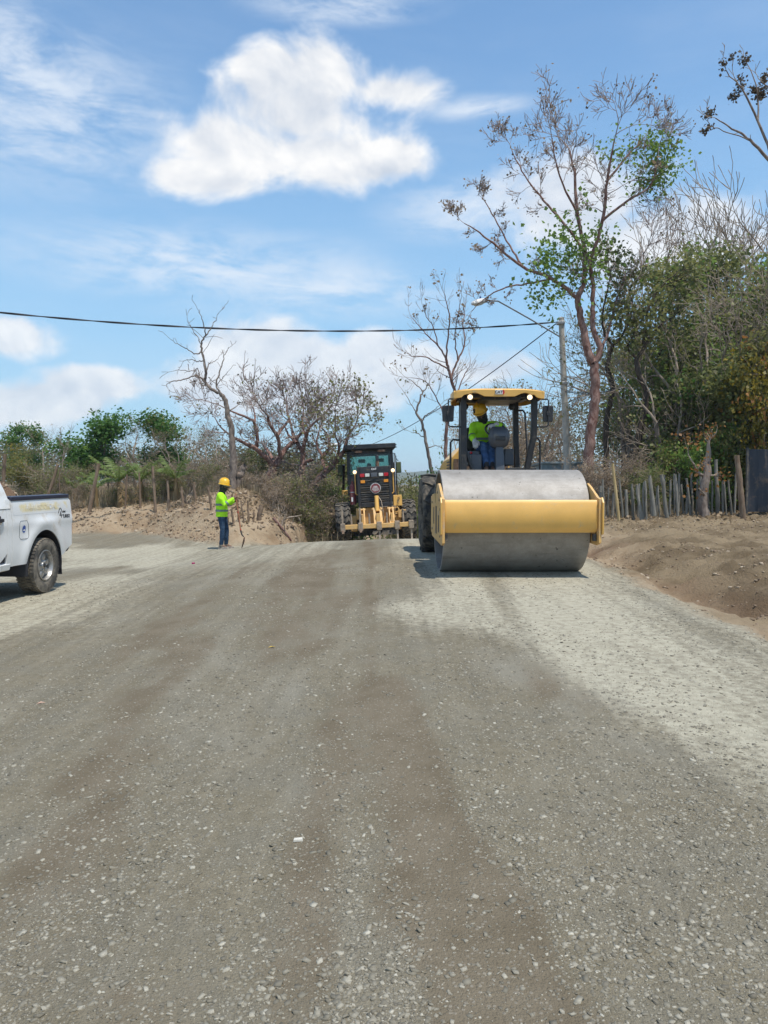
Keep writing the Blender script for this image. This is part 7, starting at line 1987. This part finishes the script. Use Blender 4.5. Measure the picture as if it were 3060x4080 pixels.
# slate blue sheet gate at the right edge
gx0, gx1, gd = P(2982, 1900, 20.2).x, P(3200, 1900, 20.2).x, 20.2
gzb = gz(gx0 + .4, gd); gh = P(3000, 1790, gd).z - gzb
gt = thing('sheet_gate', 'slate blue corrugated sheet gate beside the thick brown gate post', 'gate', (gx0, gd, gzb), R(-4))
w = gx1 - gx0; n = int(w / .05); rg = []
for k in range(n + 1):
    x = w * k / n; y = .018 * math.sin(k * math.pi / 2); rg.append([(x, y, .06), (x, y, gh), (x, y + .006, gh), (x, y + .006, .06)])
MB().loft(rg).build('corrugated_sheet', Mt['slate_sheet'], gt, smooth=True)
for z in (.12, gh * .5, gh - .06): MB().box(0, w, .03, .07, z - .025, z + .025).build('cross_rail', Mt['black_dusty'], gt)
MB().box(-.05, -.005, -.02, .06, 0, gh + .04).build('gate_stile', Mt['black_dusty'], gt); MB().box(w + .005, w + .05, -.02, .06, 0, gh + .04).build('gate_stile', Mt['black_dusty'], gt)

# small litter on the gravel
def ground_at(px, py):
    d = 3.0
    for k in range(60):
        p = P(px, py, d); e = p.z - gz(p.x, p.y)
        d += e * 3.0
    p = P(px, py, d); return (p.x, p.y, gz(p.x, p.y))
q = ground_at(770, 2247); it = MB(); rings = []
for k, r in ((0, .030), (.012, .034), (.026, .028), (.032, .006)): rings.append([(r * math.cos(a) * (1 + .2 * math.sin(3 * a)), r * math.sin(a), k) for a in [2 * math.pi * j / 12 for j in range(12)]])
o = it.loft(rings).build('crushed_cup', pm('magenta_plastic', (.32, .01, .09), .5), smooth=True); o.location = q; tag(o, 'small crushed magenta cup lying alone on the gravel in front of the worker', 'litter')
def leaf_on_ground(label, px, py, m, L):
    q = ground_at(px, py); V = [(0, 0, .004), (L * .5, L * .22, .014), (L, 0, .006), (L * .5, -L * .22, .012), (0, 0, .001), (L * .5, L * .22, .011), (L, 0, .003), (L * .5, -L * .22, .009)]
    o = MB().add(V, [(0, 1, 2, 3), (7, 6, 5, 4), (0, 4, 5, 1), (1, 5, 6, 2), (2, 6, 7, 3), (3, 7, 4, 0)]).build('fallen_leaf', m); o.location = q; o.rotation_euler = (0, 0, px); tag(o, label, 'leaf')
leaf_on_ground('single yellow leaf lying on the brown damp streak of the road', 1097, 2578, pm('yellow_leaf', (.55, .38, .08), .7), .07)
leaf_on_ground('single pinkish tan leaf lying on the left side of the road', 145, 2806, pm('tan_leaf', (.50, .33, .24), .7), .06)
q = ground_at(1187, 3350)
st = MB(); st.loft([[(-.022, -.010, 0), (.020, -.012, 0), (.023, .010, 0), (-.018, .013, 0)], [(-.019, -.009, .010), (.017, -.010, .012), (.020, .008, .011), (-.015, .011, .010)]])
o = st.build('flat_stone', pm('pale_cream_stone', (.58, .55, .47), .9, 0, .1, 60), bevel=.002); o.location = q; o.rotation_euler = (0, 0, .2); tag(o, 'single flat cream stone, palest and squarest on the road', 'stone')
# ------------------------------------------------------------------ haze
hm = bpy.data.materials.new('pale_air'); hm.use_nodes = True
hm.node_tree.nodes.clear()
pv = hm.node_tree.nodes.new('ShaderNodeVolumePrincipled'); pv.inputs['Color'].default_value = (.80, .90, 1, 1); pv.inputs['Density'].default_value = .0004
ho = hm.node_tree.nodes.new('ShaderNodeOutputMaterial'); hm.node_tree.links.new(pv.outputs[0], ho.inputs['Volume'])
lo_z = min(min((o.matrix_basis @ Vector(c)).z for c in o.bound_box) for o in COL.objects if o.get('kind') == 'structure') - 1.0
hz_o = MB().box(-6000, 6000, -200, 6500, lo_z, 42).build('haze', hm)
hz_o['kind'] = 'stuff'; hz_o['label'] = 'thin pale haze filling the air over the whole place'
